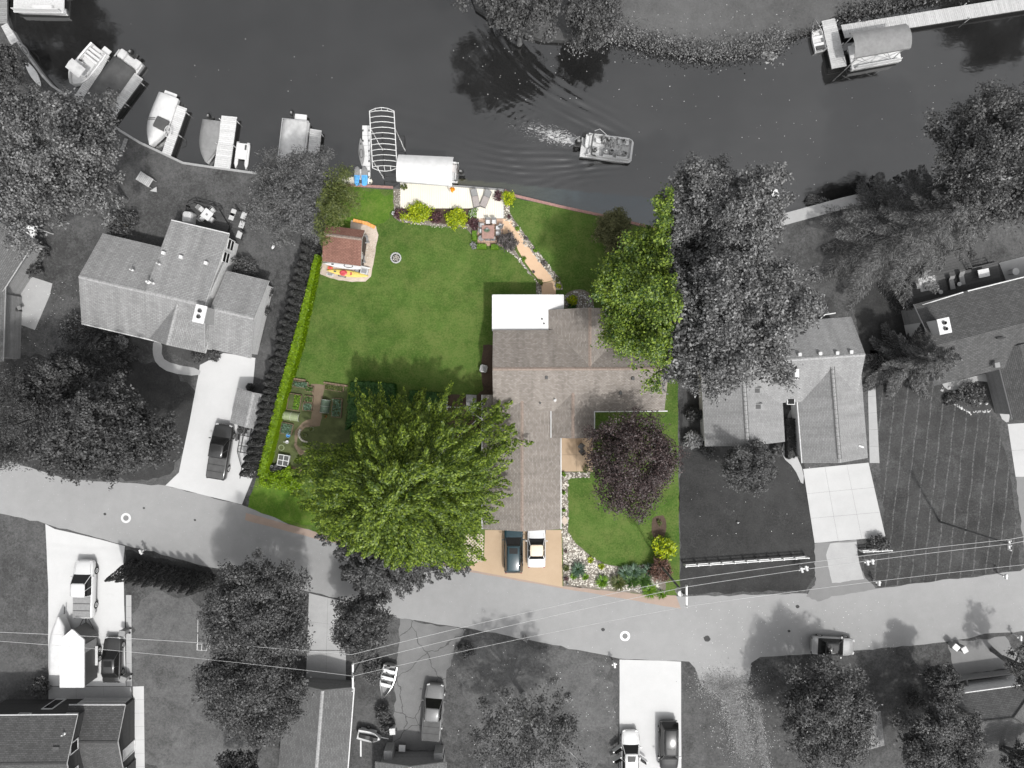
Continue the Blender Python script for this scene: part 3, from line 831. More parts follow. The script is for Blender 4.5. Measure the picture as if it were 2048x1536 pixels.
def foliage(name, verts, mats, parent, origin, split=None):
    """verts: (4N,3) world; split(xy)->bool array picks material 1"""
    v = verts - np.array(origin)
    q = np.arange(len(v)).reshape(-1, 4)
    me = np_mesh(name, v, q)
    if not isinstance(mats, (list, tuple)): mats = [mats]
    for m_ in mats: me.materials.append(m_)
    if split is None and len(mats) == 2:
        split = lambda c: np.random.default_rng(5).random(len(c)) < .3
    if split is not None:
        c = verts.reshape(-1, 4, 3).mean(1)
        me.polygons.foreach_set('material_index', split(c).astype(np.int32))
    o = bpy.data.objects.new(name, me); COL.objects.link(o); o.parent = parent
    return o

def lobes(rg, k=7):
    d = rg.normal(size=(k, 3)); d /= np.linalg.norm(d, axis=1, keepdims=True)
    f = rg.uniform(2.0, 5.0, k); ph = rg.uniform(0, 6.28, k)
    return lambda u: 1 + .075*np.sin(f*(u@d.T)*2.2 + ph).sum(1)

def crown_round(c, rx, ry, rz, nl, leaf_s, rg, nclump=90, flat=.55, core=.45, clump=.20, up=.9, low=-.35, aspect=.62):
    """clumped broadleaf crown"""
    u = rg.normal(size=(nclump*3, 3)); u /= np.linalg.norm(u, axis=1, keepdims=True)
    u = u[u[:, 2] > low][:nclump]
    lob = lobes(rg)
    rad = (core + (1-core)*rg.random(len(u))**.45)*lob(u)
    k = 1 - clump*.75
    cc = np.array(c) + u*np.array([rx, ry, rz])*(rad*k)[:, None]
    rc = clump*(rx+ry)/2*rg.uniform(.65, 1.3, len(u))
    w = rc**2; w = w/w.sum()
    idx = rg.choice(len(u), nl, p=w)
    d = rg.normal(size=(nl, 3)); d /= np.linalg.norm(d, axis=1, keepdims=True)
    d[:, 2] = np.where(d[:, 2] < -.25, -d[:, 2], d[:, 2])
    r = np.abs(rg.normal(size=nl))*.18 + .72*rg.random(nl)**.45
    ph = rg.uniform(0, 6.28, len(u))[idx]; az = np.arctan2(d[:, 1], d[:, 0])
    r = r*(1 + .30*np.sin(3*az + ph) + .15*np.sin(7*az + 2*ph))          # ragged, not round, clumps
    pos = cc[idx] + d*np.array([1, 1, flat])*(rc[idx]*r)[:, None]
    nrm = d*.7 + np.array([0, 0, up]) + rg.normal(size=(nl, 3))*.6
    nf = int(nl*.2)                                  # leaves deeper inside the crown
    q = rg.normal(size=(nf, 3)); q /= np.linalg.norm(q, axis=1, keepdims=True); q[:, 2] = np.abs(q[:, 2])*.9 - .1
    pos[:nf] = np.array(c) + q*np.array([rx, ry, rz])*(lob(q)*rg.uniform(.45, .84, nf))[:, None]
    size = leaf_s*rg.uniform(.6, 1.35, nl)
    size[:nf] *= 1.35
    ax = d + rg.normal(size=(nl, 3))*.7 - np.array([0, 0, .3])
    return quads_from(pos, nrm, size, aspect, rg, ax, .15), cc

def crown_spray(c, R_, h, nspray, per, leaf_s, rg, length=(1.6, 3.2), width=.5, aspect=.55):
    """crown of outward pointing sprays, as on a maple seen from above"""
    out = []; tips = []
    lob = lobes(rg)
    for i in range(nspray):
        a = rg.uniform(0, 2*PI)
        q = rg.random()**.62                         # 0 centre/top .. 1 rim/low
        u = np.array([math.cos(a), math.sin(a), 0.0])
        lo = lob(np.array([[math.cos(a), math.sin(a), .3]]))[0]
        zz = h*(1 - q**1.9)*rg.uniform(.74, 1.06) + rg.normal()*.3
        L = rg.uniform(*length)*(.7+.4*q)
        tip_r = R_*lo*(.10 + .90*q)*rg.uniform(.9, 1.04)
        slope = .55 - .75*q
        ax = u*math.cos(slope) + np.array([0, 0, math.sin(slope)])
        ax += rg.normal(size=3)*.22; ax /= np.linalg.norm(ax)
        tip = np.array(c) + u*tip_r + np.array([0, 0, zz])
        base = tip - ax*L
        t = rg.random(per)**.75
        side = np.cross(ax, [0, 0, 1.0]); side /= np.linalg.norm(side)
        nn = np.cross(side, ax)
        if nn[2] < 0: nn = -nn
        wprof = width*(1.25 - t**1.6)*(.3 + .7*np.minimum(1, t*4))*rg.uniform(.75, 1.25)
        s = rg.uniform(-1, 1, per)
        # fingers along the spray edge
        wprof = wprof*(.72 + .28*np.abs(np.sin(t*9 + i)))
        pos = base + ax*(L*t)[:, None] + side*(s*wprof)[:, None] + nn*((1-s**2)*wprof*.45 + rg.normal(size=per)*.07)[:, None]
        nrm = nn*1.0 + side*(s*.9)[:, None] + ax*.15 + rg.normal(size=(per, 3))*.38
        la = ax*1.0 + side*(s*.8)[:, None] + rg.normal(size=(per, 3))*.35
        out.append(quads_from(pos, nrm, leaf_s*rg.uniform(.65, 1.3, per), aspect, rg, la, .2))
        tips.append(base)
    return np.concatenate(out), np.array(tips)

def crown_conifer(c, R_, h, z0, rg, nwh=16, nbr=13, per=95, leaf_s=.34, droop=.25, aspect=.2):
    out = []
    for w in range(nwh):
        f = w/(nwh-1)
        z = z0 + (h-z0)*f**.9
        L = R_*(1-f)**.85*rg.uniform(.9, 1.05) + .15
        a0 = rg.uniform(0, 6.28)
        n = max(5, int(nbr*(1-.45*f)))
        for b in range(n):
            a = a0 + 2*PI*b/n + rg.normal()*.12
            Lb = L*rg.uniform(.72, 1.12)
            ax = np.array([math.cos(a), math.sin(a), 0.0]); side = np.array([-ax[1], ax[0], 0.0])
            k = max(14, int(per*(Lb/R_)**1.2))
            t = rg.random(k)**.6
            wp = .22*Lb*np.sin(np.clip(t, .05, 1)*PI*.86)*(1.05-t*.6) + .05
            s = rg.uniform(-1, 1, k)
            pos = np.array([c[0], c[1], z]) + ax*(Lb*t)[:, None] + side*(s*wp)[:, None]
            pos[:, 2] += -droop*Lb*t**1.5 + .12*Lb*t**3 + rg.normal(size=k)*.04 - np.abs(s)*wp*.18
            la = ax*.75 + side*(np.sign(s)*.7)[:, None] + rg.normal(size=(k, 3))*.15
            nrm = np.array([0, 0, 1.0]) + ax*.2 + rg.normal(size=(k, 3))*.35
            out.append(quads_from(pos, nrm, leaf_s*rg.uniform(.7, 1.4, k), aspect, rg, la, .1))
    return np.concatenate(out)

def crown_cone(c, r, h, rg, n=900, leaf_s=.16, z0=.1, aspect=.4, power=.75):
    f = rg.random(n)**1.25
    z = z0 + (h-z0)*f
    a = rg.uniform(0, 6.28, n)
    rr = r*(1-f)**power*(1+.10*np.sin(a*5+z*2))*(.86+.16*rg.random(n)) + .03
    d = np.stack([np.cos(a), np.sin(a), np.zeros(n)], 1)
    pos = np.array([c[0], c[1], c[2]]) + d*rr[:, None]; pos[:, 2] += z
    nrm = d + np.array([0, 0, .45]) + rg.normal(size=(n, 3))*.3
    la = np.array([0, 0, 1.0]) + d*.35 + rg.normal(size=(n, 3))*.25
    return quads_from(pos, nrm, leaf_s*rg.uniform(.7, 1.4, n), aspect, rg, la, .0)

def wood(root, base, top, r, limbs, mat, rg, origin):
    mb = MB()
    b = Vector(base); t = Vector(top)
    j = Vector((rg.normal()*.15, rg.normal()*.15, 0))
    mb.tube([b - Vector((0, 0, .3)), b + (t-b)*.05, b + (t-b)*.5 + j, t], [r*1.35, r, r*.72, r*.3], 8)
    o = mb.build('trunk', mat, root)
    for q in limbs:
        q = Vector(q)
        s = b + (t-b)*float(rg.uniform(.35, .8))
        m_ = (s+q)/2 + Vector((0, 0, (q-s).length*.12)) + Vector(rg.normal(size=3))*.2
        ml = MB(); ml.tube([s, m_, q], [r*.42, r*.26, r*.07], 5)
        ml.build('limb', mat, root)
    return o

def tree_root(name, px, py, label, group, cat='tree'):
    c = P(px, py)
    return thing(name, label, cat, (c.x, c.y, 0), 0, group), c

SEED = [100]
def rng():
    SEED[0] += 1
    return np.random.default_rng(SEED[0])

def deciduous(name, px, py, r, label, mats, z=(5.0, 13.0), nl=25200, ls=.26, nclump=90, clump=.2, ry=None, bark='bark', split=None, group=None, nlimb=9, core=.45, low=-.35, flat=.55, up=.9, tr=.24, aspect=.62):
    """(px,py),r: crown as seen in the survey photo; z: bottom and top of the crown"""
    rg = rng()
    zc = (z[0]+z[1])/2 + .12*(z[1]-z[0])
    k = (H-zc)/H/20.0
    cc = P(px, py, zc)
    base = Vector((cc.x, cc.y, 0))
    root = thing(name, label, 'tree', base, 0, group)
    rx = r*k; ryy = (ry or r)*k
    nl = int(nl*1.3); ls *= .78; nclump = int(nclump*1.15); clump *= .92
    v, cl = crown_round((cc.x, cc.y, zc), rx, ryy, (z[1]-z[0])/2, nl, ls, rg, nclump, flat, core, clump, up, low, aspect)
    sel = cl[rg.choice(len(cl), min(nlimb, len(cl)), replace=False)]
    wood(root, base, (cc.x, cc.y, z[0]+(z[1]-z[0])*.6), tr, [tuple(s) for s in sel], MT[bark], rg, base)
    foliage('crown', v, mats, root, base, split)
    return root

def maple_tree(name, px, py, r, label, mats, z=(3.5, 14.0), ns=420, per=60, ls=.3, split=None, bark='bark_pale', group=None, length=(1.6, 3.2), width=.5, tr=.32, nlimb=12):
    rg = rng()
    zc = z[0] + .45*(z[1]-z[0])
    cc = P(px, py, zc)
    base = Vector((cc.x, cc.y, 0))
    root = thing(name, label, 'tree', base, 0, group)
    k = (H-zc)/H/20.0
    v, tips = crown_spray((cc.x, cc.y, z[0]), r*k, z[1]-z[0], ns, per, ls, rg, length, width)
    sel = tips[rg.choice(len(tips), nlimb, replace=False)]
    wood(root, base, (cc.x, cc.y, z[1]*.8), tr, [tuple(s) for s in sel], MT[bark], rg, base)
    foliage('crown', v, mats, root, base, split)
    return root

def conifer_tree(name, px, py, r, label, mats, h=11.0, z0=1.2, group=None, **kw):
    """px,py: centre of the spread of the lowest branches"""
    rg = rng()
    c = P(px, py, z0)
    base = Vector((c.x, c.y, 0))
    root = thing(name, label, 'tree', base, 0, group)
    v = crown_conifer((c.x, c.y, 0), r/20.0, h, z0, rg, **kw)
    wood(root, base, (c.x, c.y, h*.96), .2, [], MT['bark'], rg, base)
    foliage('crown', v, mats, root, base)
    return root

def shrub(px, py, r, label, mats, h=None, ls=.14, nl=None, name='shrub', ry=None, group=None, nclump=26, clump=.32, cat='shrub', aspect=.6, z0=0.0, up=.9):
    rg = rng()
    h = h or r/20*1.1
    c = P(px, py, h*.6)
    base = Vector((c.x, c.y, z0))
    root = thing(name, label, cat, base, 0, group)
    k = (H-h*.6)/H/20
    nl = nl or int(min(5000, 60 + 16*(r*r)*(.14/ls)**2*.5))
    v, cl = crown_round((c.x, c.y, z0+h*.5), r*k, (ry or r)*k, h*.52, nl, ls, rg, nclump, .8, .3, clump, up, -.6, aspect)
    mb = MB()
    for j in range(4):
        q = cl[rg.integers(len(cl))]
        mb.tube([(c.x, c.y, z0-.05), ((c.x+q[0])/2, (c.y+q[1])/2, z0+h*.3), tuple(q)], [.03, .022, .01], 5)
    mb.build('stems', MT['bark_brown'], root)
    v[:, 2] = np.maximum(v[:, 2], z0+.02)
    foliage('foliage', v, mats, root, base)
    return root

def tuft(px, py, r, label, mats, h=.5, n=160, name='grass_clump', group=None, cat='plant', wide=.035):
    """arching blades from one crown, as day lilies and ornamental grass"""
    rg = rng()
    c = P(px, py, h*.3); base = Vector((c.x, c.y, 0))
    R_ = r/20
    vs = []
    a = rg.uniform(0, 6.28, n); L = R_*rg.uniform(.55, 1.1, n)
    for i in range(n):
        d = np.array([math.cos(a[i]), math.sin(a[i]), 0]); s = np.array([-d[1], d[0], 0])
        w = wide*rg.uniform(.7, 1.4)
        p0 = np.array([c.x, c.y, 0]) + d*L[i]*.1
        p1 = np.array([c.x, c.y, 0]) + d*L[i]*.5 + np.array([0, 0, h*rg.uniform(.7, 1.1)])
        p2 = np.array([c.x, c.y, 0]) + d*L[i] + np.array([0, 0, h*rg.uniform(.3, .8)])
        vs.append(np.stack([p0, p1+s*w, p2, p1-s*w]))
    root = thing(name, label, cat, base, 0, group)
    foliage('foliage', np.concatenate(vs), mats, root, base)
    mb = MB(); mb.lathe([(.02, -.03), (R_*.2, 0), (R_*.14, h*.3), (.01, h*.35)], (c.x, c.y, 0), 7); mb.build('base', MT['lf_green'], root)
    return root

def side_of(px0, py0, px1, py1, z):
    """colour boundary standing over the lot line: True on the lot's outer side"""
    a = np.array(P2(px0, py0, z)); b = np.array(P2(px1, py1, z)); d = b-a
    return lambda c: (d[0]*(c[:, 1]-a[1]) - d[1]*(c[:, 0]-a[0])) > 0

# ---- large trees
# big maple over the garden: its street side lies outside the coloured lot
west = side_of(1126, 1172, 590, 1066, 6.0)
maple_tree('maple_tree', 806, 986, 226, 'huge green maple spreading over the vegetable garden and the street', [MT['lf_maple'], MT['lf_grey_mid']],
           z=(3.5, 15.0), ns=640, per=150, ls=.24, split=west, length=(2.0, 4.2), width=.56)
maple_tree('maple_tree', 757, 1118, 112, 'lower maple at the street edge under the huge maple, grey on its street side', [MT['lf_maple'], MT['lf_grey_mid']],
           z=(1.8, 8.5), ns=300, per=120, ls=.22, split=west, length=(1.4, 2.8), width=.5, tr=.2, nlimb=6)
# purple tree
deciduous('purple_maple_tree', 1262, 928, 97, 'round dark purple tree in the front lawn beside the brown house', MT['lf_purple'], z=(1.4, 9.4), nl=26000, ls=.20, nclump=130, clump=.22, ry=107, bark='bark_brown', nlimb=4, core=.55, tr=.16)
# cottonwoods across the lot line
def cot(c):
    return c[:, 0] > P(1352, 600, 15.5).x
deciduous('cottonwood_tree', 1446, 636, 168, 'tall cottonwood standing between the brown house and the neighbouring grey roof, half green half grey', [MT['lf_cotton'], MT['lf_grey_bright']], z=(5, 18), nl=54000, ls=.27, nclump=170, clump=.15, ry=174, bark='bark_pale', split=cot, nlimb=16, core=.35)
deciduous('cottonwood_tree', 1432, 440, 156, 'tall cottonwood at the water with a grey boat bow beneath its branches', [MT['lf_cotton'], MT['lf_grey_bright']], z=(4, 16), nl=37800, ls=.26, nclump=120, clump=.17, ry=124, bark='bark_pale', split=cot, nlimb=14, core=.3)
deciduous('cottonwood_tree', 1300, 600, 130, 'bright green cottonwood leaning over the corner of the brown roof and the strip of lawn', [MT['lf_cotton'], MT['lf_grey_bright']], z=(4, 14), nl=30600, ls=.26, nclump=95, clump=.18, ry=165, bark='bark_pale', split=cot, nlimb=12, core=.35)
shrub(1228, 462, 42, 'rounded olive green shrub at the seawall beside the cottonwood', MT['lf_olive'], h=4.8, ls=.19, nl=17000, name='olive_shrub', nclump=70, clump=.26, ry=50, aspect=.34)
# trees on the neighbours' land
deciduous('shade_tree', 96, 326, 180, 'large pale grey leafed tree on the bank beside the moored boats', MT['lf_grey_bright'], z=(4, 16), nl=46800, ls=.26, nclump=130, clump=.17, ry=162, nlimb=10)
deciduous('shade_tree', 8, 138, 48, 'small grey tree overhanging the paddle boards on the bank', MT['lf_grey_mid'], z=(2.5, 8), nl=6300, ls=.22, nclump=40, clump=.25, ry=56)
lft = side_of(668, 369, 640, 500, 7.0)
deciduous('willow_tree', 602, 396, 112, 'fine leafed tree at the seawall above the shed, half grey half olive green', [MT['lf_grey_soft'], MT['lf_olive2']], z=(2.5, 11), nl=40000, ls=.24, nclump=110, clump=.2, ry=106, split=lambda c: lft(c), nlimb=8, aspect=.3, core=.3)
deciduous('dark_tree', 205, 868, 146, 'dark broad tree at the roadside beside the pickup drive', MT['lf_grey_dark'], z=(3, 13), nl=37800, ls=.27, nclump=110, clump=.18, ry=104)
deciduous('dark_tree', 22, 838, 116, 'dark fine leafed tree at the bend of the road', MT['lf_grey_dark'], z=(3, 13), nl=25200, ls=.20, nclump=90, clump=.2, ry=112, aspect=.4)
deciduous('dark_tree', 118, 765, 78, 'dark tree behind the roadside trees, by the tall grey bush', MT['lf_grey_dark'], z=(2, 10), nl=14000, ls=.25, nclump=80, clump=.2, ry=66)
conifer_tree('drooping_conifer', 205, 712, 56, 'drooping dark conifer by the front lawn of the grey gabled house', MT['lf_grey_dark'], h=6.5, per=110, leaf_s=.34, droop=.5)
conifer_tree('spruce_tree', 1762, 482, 148, 'wide grey spruce with long drooping boughs beside the timber deck', MT['lf_conifer'], h=15, z0=1.0, nwh=10, nbr=10, per=1050, leaf_s=.26, aspect=.17)
conifer_tree('spruce_tree', 1870, 440, 108, 'second spruce between the first spruce and the concrete seawall', MT['lf_conifer'], h=12, z0=1.0, nwh=10, nbr=10, per=900, leaf_s=.26, aspect=.17)
deciduous('shade_tree', 1990, 322, 138, 'big grey tree at the canal behind the house with the timber deck', MT['lf_grey'], z=(4, 15), nl=37800, ls=.24, nclump=120, clump=.17, ry=165)
deciduous('shade_tree', 2200, 330, 95, 'grey tree on the canal bank past the big grey tree', MT['lf_grey'], z=(3, 13), nl=14400, ls=.25, nclump=70, clump=.2)
conifer_tree('pine_tree', 1800, 725, 80, 'bushy grey pine between the two roofs beside the mown lawn', MT['lf_conifer'], h=10, z0=1.0, nwh=9, nbr=9, per=900, leaf_s=.27, aspect=.18)
deciduous('shade_tree', 512, 1218, 118, 'grey tree at the roadside beside the row of arborvitae', MT['lf_grey_mid'], z=(2.5, 10.5), nl=27000, ls=.23, nclump=90, clump=.2, ry=116)
deciduous('shade_tree', 508, 1378, 118, 'grey tree leaning over the long garage roof', MT['lf_grey_mid'], z=(2.5, 10), nl=25200, ls=.23, nclump=90, clump=.2, ry=116)
deciduous('shade_tree', 724, 1248, 66, 'round grey tree between the two drives at the roadside', MT['lf_grey_mid'], z=(1.2, 7.5), nl=14400, ls=.21, nclump=70, clump=.24, ry=64)
deciduous('thin_tree', 1050, 1462, 122, 'thin grey tree with pale bare branches over the patchy lawn', MT['lf_grey'], z=(2.5, 10), nl=9360, ls=.22, nclump=70, clump=.16, ry=100, nlimb=30, bark='bark_pale')
deciduous('shade_tree', 1655, 1425, 102, 'grey tree behind the car parked at the kerb', MT['lf_grey'], z=(1.5, 7.5), nl=23400, ls=.23, nclump=90, clump=.2, ry=110)
deciduous('shade_tree', 1875, 1490, 92, 'grey tree at the corner of the hipped roof', MT['lf_grey'], z=(1.5, 7.5), nl=19800, ls=.23, nclump=80, clump=.2, ry=98)
deciduous('shade_tree', 1882, 1368, 42, 'small dark grey tree at the eave of the hipped roof', MT['lf_grey_mid'], z=(1.5, 6), nl=7200, ls=.2, nclump=44, clump=.25, ry=44)
deciduous('shade_tree', 2048, 1335, 34, 'small grey tree at the street past the hipped roof', MT['lf_grey_mid'], z=(1.5, 6), nl=2500, ls=.2, nclump=36, clump=.25, ry=55)
deciduous('shade_tree', 2052, 1525, 55, 'grey tree behind the hipped roof', MT['lf_grey_mid'], z=(2, 8), nl=7200, ls=.22, nclump=40, clump=.25, ry=45)
deciduous('shade_tree', 1492, 932, 62, 'dark grey tree in front of the grey ranch house', MT['lf_grey_mid'], z=(1.6, 6.5), nl=12600, ls=.19, nclump=60, clump=.22, ry=58)
deciduous('shade_tree', 485, 1545, 60, 'dark grey bushy tree beside the long garage roof', MT['lf_grey_dark'], z=(1.5, 6), nl=9000, ls=.22, nclump=50, clump=.24, ry=52)
# far bank
deciduous('bank_tree', 1040, 18, 92, 'grey willow hanging over the far bank of the canal', MT['lf_grey_mid'], z=(1.2, 9), nl=21600, ls=.24, nclump=100, clump=.16, ry=62, low=-.8, core=.3)
deciduous('bank_tree', 1185, 24, 66, 'bushy grey tree on the far bank beside the smooth lawn', MT['lf_grey'], z=(.6, 6), nl=13500, ls=.22, nclump=80, clump=.18, ry=64, low=-.8)
deciduous('bank_tree', 975, -75, 118, 'tall grey tree behind the willow on the far bank', MT['lf_grey_mid'], z=(3, 13), nl=12600, ls=.26, nclump=70, clump=.2)
for (x, y, r_, zz, lab) in ((-265, -250, 165, 16, 'tall tree behind the wooden pier, mirrored beside the covered boats'), (2423, -300, 150, 17, 'tall tree past the long pier, mirrored in the canal'), (2270, -300, 120, 13, 'tree on the far bank at the end of the long pier')):
    deciduous('bank_tree', x, y, r_, lab, MT['lf_grey_dark'], z=(3, zz), nl=10800, ls=.42, nclump=80, clump=.2)
# row of arborvitae by the street
for i in range(10):
    f = i/9
    c = P(268 + 150*f, 1134 + 26*f, 0)
    rg = rng(); hh = 4.6*rg.uniform(.9, 1.08)
    root = thing('arborvitae', ('dark columnar arborvitae along the street, last of the row beside the white drive' if i == 0 else 'dark columnar arborvitae in the row along the street'), 'tree', (c.x, c.y, 0), 0, 'arborvitae along the street')
    mb = MB(); mb.tube([(c.x, c.y, -.1), (c.x, c.y, hh*.8)], [.09, .03], 6); mb.build('trunk', MT['bark'], root)
    foliage('crown', crown_cone((c.x, c.y, 0), .78, hh, rg, 1700, .22), MT['lf_arbor'], root, (c.x, c.y, 0))
# row of dark arborvitae along the lot line, and the clipped lime hedge before it
for i in range(32):
    f = i/31
    c = P(630 - 116*f + NR.normal()*1.5, 492 + 446*f, 0)
    rg = rng(); hh = 4.0*rg.uniform(.85, 1.12)
    root = thing('arborvitae', ('dark pointed arborvitae behind the lime hedge, at the shed end of the row' if i == 0 else 'dark pointed arborvitae behind the lime hedge, at the street end of the row' if i == 31 else 'dark pointed arborvitae in the row behind the lime hedge'), 'tree', (c.x, c.y, 0), 0, 'arborvitae along the lot line')
    mb = MB(); mb.tube([(c.x, c.y, -.1), (c.x, c.y, hh*.8)], [.08, .03], 6); mb.build('trunk', MT['bark'], root)
    foliage('crown', crown_cone((c.x, c.y, 0), .86, hh, rg, 1700, .19), MT['lf_arbor'], root, (c.x, c.y, 0))

def hedge(poly_px, h, label, mat, ls=.14, density=55, name='hedge', cat='hedge', bumpy=.08):
    rg = rng()
    pts = [P2(x, y, h) for x, y in poly_px]
    cx = sum(p[0] for p in pts)/len(pts); cy = sum(p[1] for p in pts)/len(pts)
    root = thing(name, label, cat, (cx, cy, 0))
    mb = MB()
    ins = [(cx+(x-cx)*.96, cy+(y-cy)*.99) for x, y in pts]
    mb.prism(ins, 0, h*.9); mb.build('branches', mat, root)
    A = abs(sum(pts[i][0]*pts[(i+1) % len(pts)][1] - pts[(i+1) % len(pts)][0]*pts[i][1] for i in range(len(pts))))/2
    n = int(A*density)
    x0 = min(p[0] for p in pts); x1 = max(p[0] for p in pts); y0 = min(p[1] for p in pts); y1 = max(p[1] for p in pts)
    q = np.stack([rg.uniform(x0, x1, n*4), rg.uniform(y0, y1, n*4)], 1)
    ins_ = np.zeros(len(q), bool); m_ = len(pts)
    for i in range(m_):
        a, b = pts[i], pts[(i+1) % m_]
        cond = ((a[1] > q[:, 1]) != (b[1] > q[:, 1])) & (q[:, 0] < (b[0]-a[0])*(q[:, 1]-a[1])/(b[1]-a[1]+1e-12)+a[0])
        ins_ ^= cond
    q = q[ins_][:n]
    top = np.column_stack([q, h + bumpy*np.sin(q[:, 0]*3.1)*np.cos(q[:, 1]*2.7) + rg.normal(size=len(q))*.05])
    sides = []; nr = []
    for i in range(m_):
        a = np.array(pts[i]); b = np.array(pts[(i+1) % m_]); L = np.linalg.norm(b-a)
        k = int(L*h*density*.6)
        t = rg.random(k)[:, None]
        d = (b-a)/L; nn = np.array([d[1], -d[0]])
        s = np.column_stack([a + (b-a)*t + rg.normal(size=(k, 2))*.04, rg.uniform(.02, h, k)])
        sides.append(s); nr.append(np.tile([nn[0], nn[1], .4], (k, 1)))
    pos = np.concatenate([top]+sides)
    nrm = np.concatenate([np.tile([0, 0, 1.0], (len(top), 1))]+nr) + rg.normal(size=(len(pos), 3))*.5
    v = quads_from(pos, nrm, ls*rg.uniform(.6, 1.4, len(pos)), .6, rg)
    foliage('foliage', v, mat, root, (cx, cy, 0))
    return root
hedge([(630, 508), (638, 512), (631, 545), (600, 690), (575, 770), (550, 860), (534, 925), (526, 950), (514, 950), (552, 800), (597, 640)], 1.5, 'long clipped lime green hedge along the lot line', MT['lf_hedge'], .15, 260)
hedge([(701, 764), (730, 763), (788, 768), (792, 800), (760, 860), (700, 850), (690, 860), (696, 800)], 1.5, 'dense dark green hedge block beside the vegetable garden', MT['lf_ivy'], .17, 90)
hedge([(818, 781), (893, 787), (893, 812), (868, 826), (818, 806)], 1.4, 'dark green hedge between the maple and the white garden arch', MT['lf_ivy'], .17, 90)
hedge([(944, 461), (953, 461), (953, 480), (945, 480)], .45, 'small clipped box hedge beside the dining table', MT['lf_bright'], .09, 240)
hedge([(954, 487), (973, 488), (973, 497), (954, 497)], .45, 'clipped box hedge below the dining patio', MT['lf_bright'], .09, 240)
hedge([(982, 488), (996, 488), (997, 498), (982, 498)], .45, 'short clipped box hedge beneath the smoky purple shrub', MT['lf_bright'], .09, 240)
hedge([(1573, 838), (1590, 838), (1592, 915), (1577, 918)], .9, 'tall grey hedge in the entry court of the grey ranch house', MT['lf_grey_dark'], .14, 140)

# shrubs and flowers of the lot
shrub(838, 427, 33, 'lime yellow shrub at the waterside deck, the wider of two', MT['lf_lime'], h=1.3, ls=.15, nl=2600, ry=26)
shrub(912, 437, 30, 'lime yellow shrub between dark red bushes at the deck', MT['lf_lime'], h=1.3, ls=.15, nl=2300, ry=24)
shrub(1016, 396, 15, 'lime yellow shrub at the deck corner by the loungers', MT['lf_lime'], h=1.1, ls=.14, nl=800, ry=18)
shrub(798, 428, 13, 'dark red bush beside the wider lime shrub', MT['lf_darkred'], h=.9, nl=700)
shrub(873, 434, 13, 'dark red bush between the two lime shrubs', MT['lf_darkred'], h=.8, nl=700)
shrub(947, 446, 13, 'dark red bush at the dining patio edge', MT['lf_darkred'], h=.8, nl=700, ry=15)
shrub(998, 390, 9, 'dark red bush behind the loungers', MT['lf_darkred'], h=.7, nl=500, ry=14)
shrub(946, 426, 12, 'white flowering bush beside the lime shrub', [MT['lf_bright'], MT['lf_whiteflower']], h=.7, nl=420, ls=.13)
shrub(1016, 484, 24, 'smoky purple grey shrub beside the peach path', MT['lf_smoke'], h=1.8, ls=.13, nl=2600)
shrub(808, 374, 8, 'pale lime potted bush at the deck corner by the canopy boat', MT['lf_olive2'], h=.6, ls=.10, nl=330)
shrub(905, 379, 6, 'bright orange flowering plant on the deck edge', MT['lf_orange'], h=.5, ls=.10, nl=220, cat='flower', name='flower_pot')
shrub(947, 491, 8, 'pale variegated plant in the stone corner bed', MT['lf_pale'], h=.4, ls=.10, nl=300)
shrub(1146, 600, 13, 'yellow green hosta beside the white flat roof', MT['lf_lime'], h=.6, ls=.22, nl=260)
shrub(1144, 614, 10, 'dark green plant under the hosta', MT['lf_ivy'], h=.5, ls=.18, nl=200)
shrub(1332, 1096, 28, 'lime yellow leafed shrub above the russet bush', MT['lf_lime'], h=1.8, ls=.26, nl=520, clump=.2, nclump=40)
shrub(1322, 1140, 27, 'russet brown shrub at the foot of the utility pole', MT['lf_red'], h=1.7, ls=.13, nl=2800, ry=33)
for x, y, r_, k, lab in ((1035, 457, 6, 'lf_bright', 'small bright green plant beside the upper path'), (1071, 500, 6, 'lf_bright', 'small bright green plant midway along the path'), (1048, 518, 6, 'lf_bright', 'small bright plant on the lawn side of the path'), (1089, 526, 7, 'lf_smoke', 'small dark bush beside the path'), (1053, 477, 5, 'lf_smoke', 'tiny dark plant in the path gravel'), (1067, 544, 3, 'lf_smoke', 'tiny dark plant near the lower path'), (1081, 564, 7, 'lf_olive2', 'small olive plant at the path end'), (1115, 558, 8, 'lf_olive2', 'olive green plant where the path meets the house'), (1117, 572, 7, 'lf_lime', 'lime plant at the house end of the path'), (1018, 433, 4.5, 'lf_darkred', 'round rust red plant in the path gravel'), (969, 800, 6, 'lf_lime', 'small lime plant in the mulch beside the brown house'), (1128, 949, 5, 'lf_bright', 'small lime plant at the entry patio corner'), (1128, 986, 4.5, 'lf_bright', 'small lime plant in the gravel strip below the patio corner'), (1128, 1021, 4, 'lf_bright', 'small lime plant low in the gravel strip'), (1172, 938, 10, 'lf_olive2', 'lime green plant under the purple tree by the patio'), (1320, 1046, 6, 'lf_olive2', 'small yellow plant in the mulch island'), (1132, 1103, 3.5, 'lf_darkred', 'dark low plant in the rock garden'), (1133, 1158, 6, 'lf_darkred', 'dark brown plant at the drive corner')):
    shrub(x, y, r_, lab, MT[k], h=.35+r_*.02, ls=.11, nl=int(50+r_*16), name='small_plant', cat='plant', nclump=10)
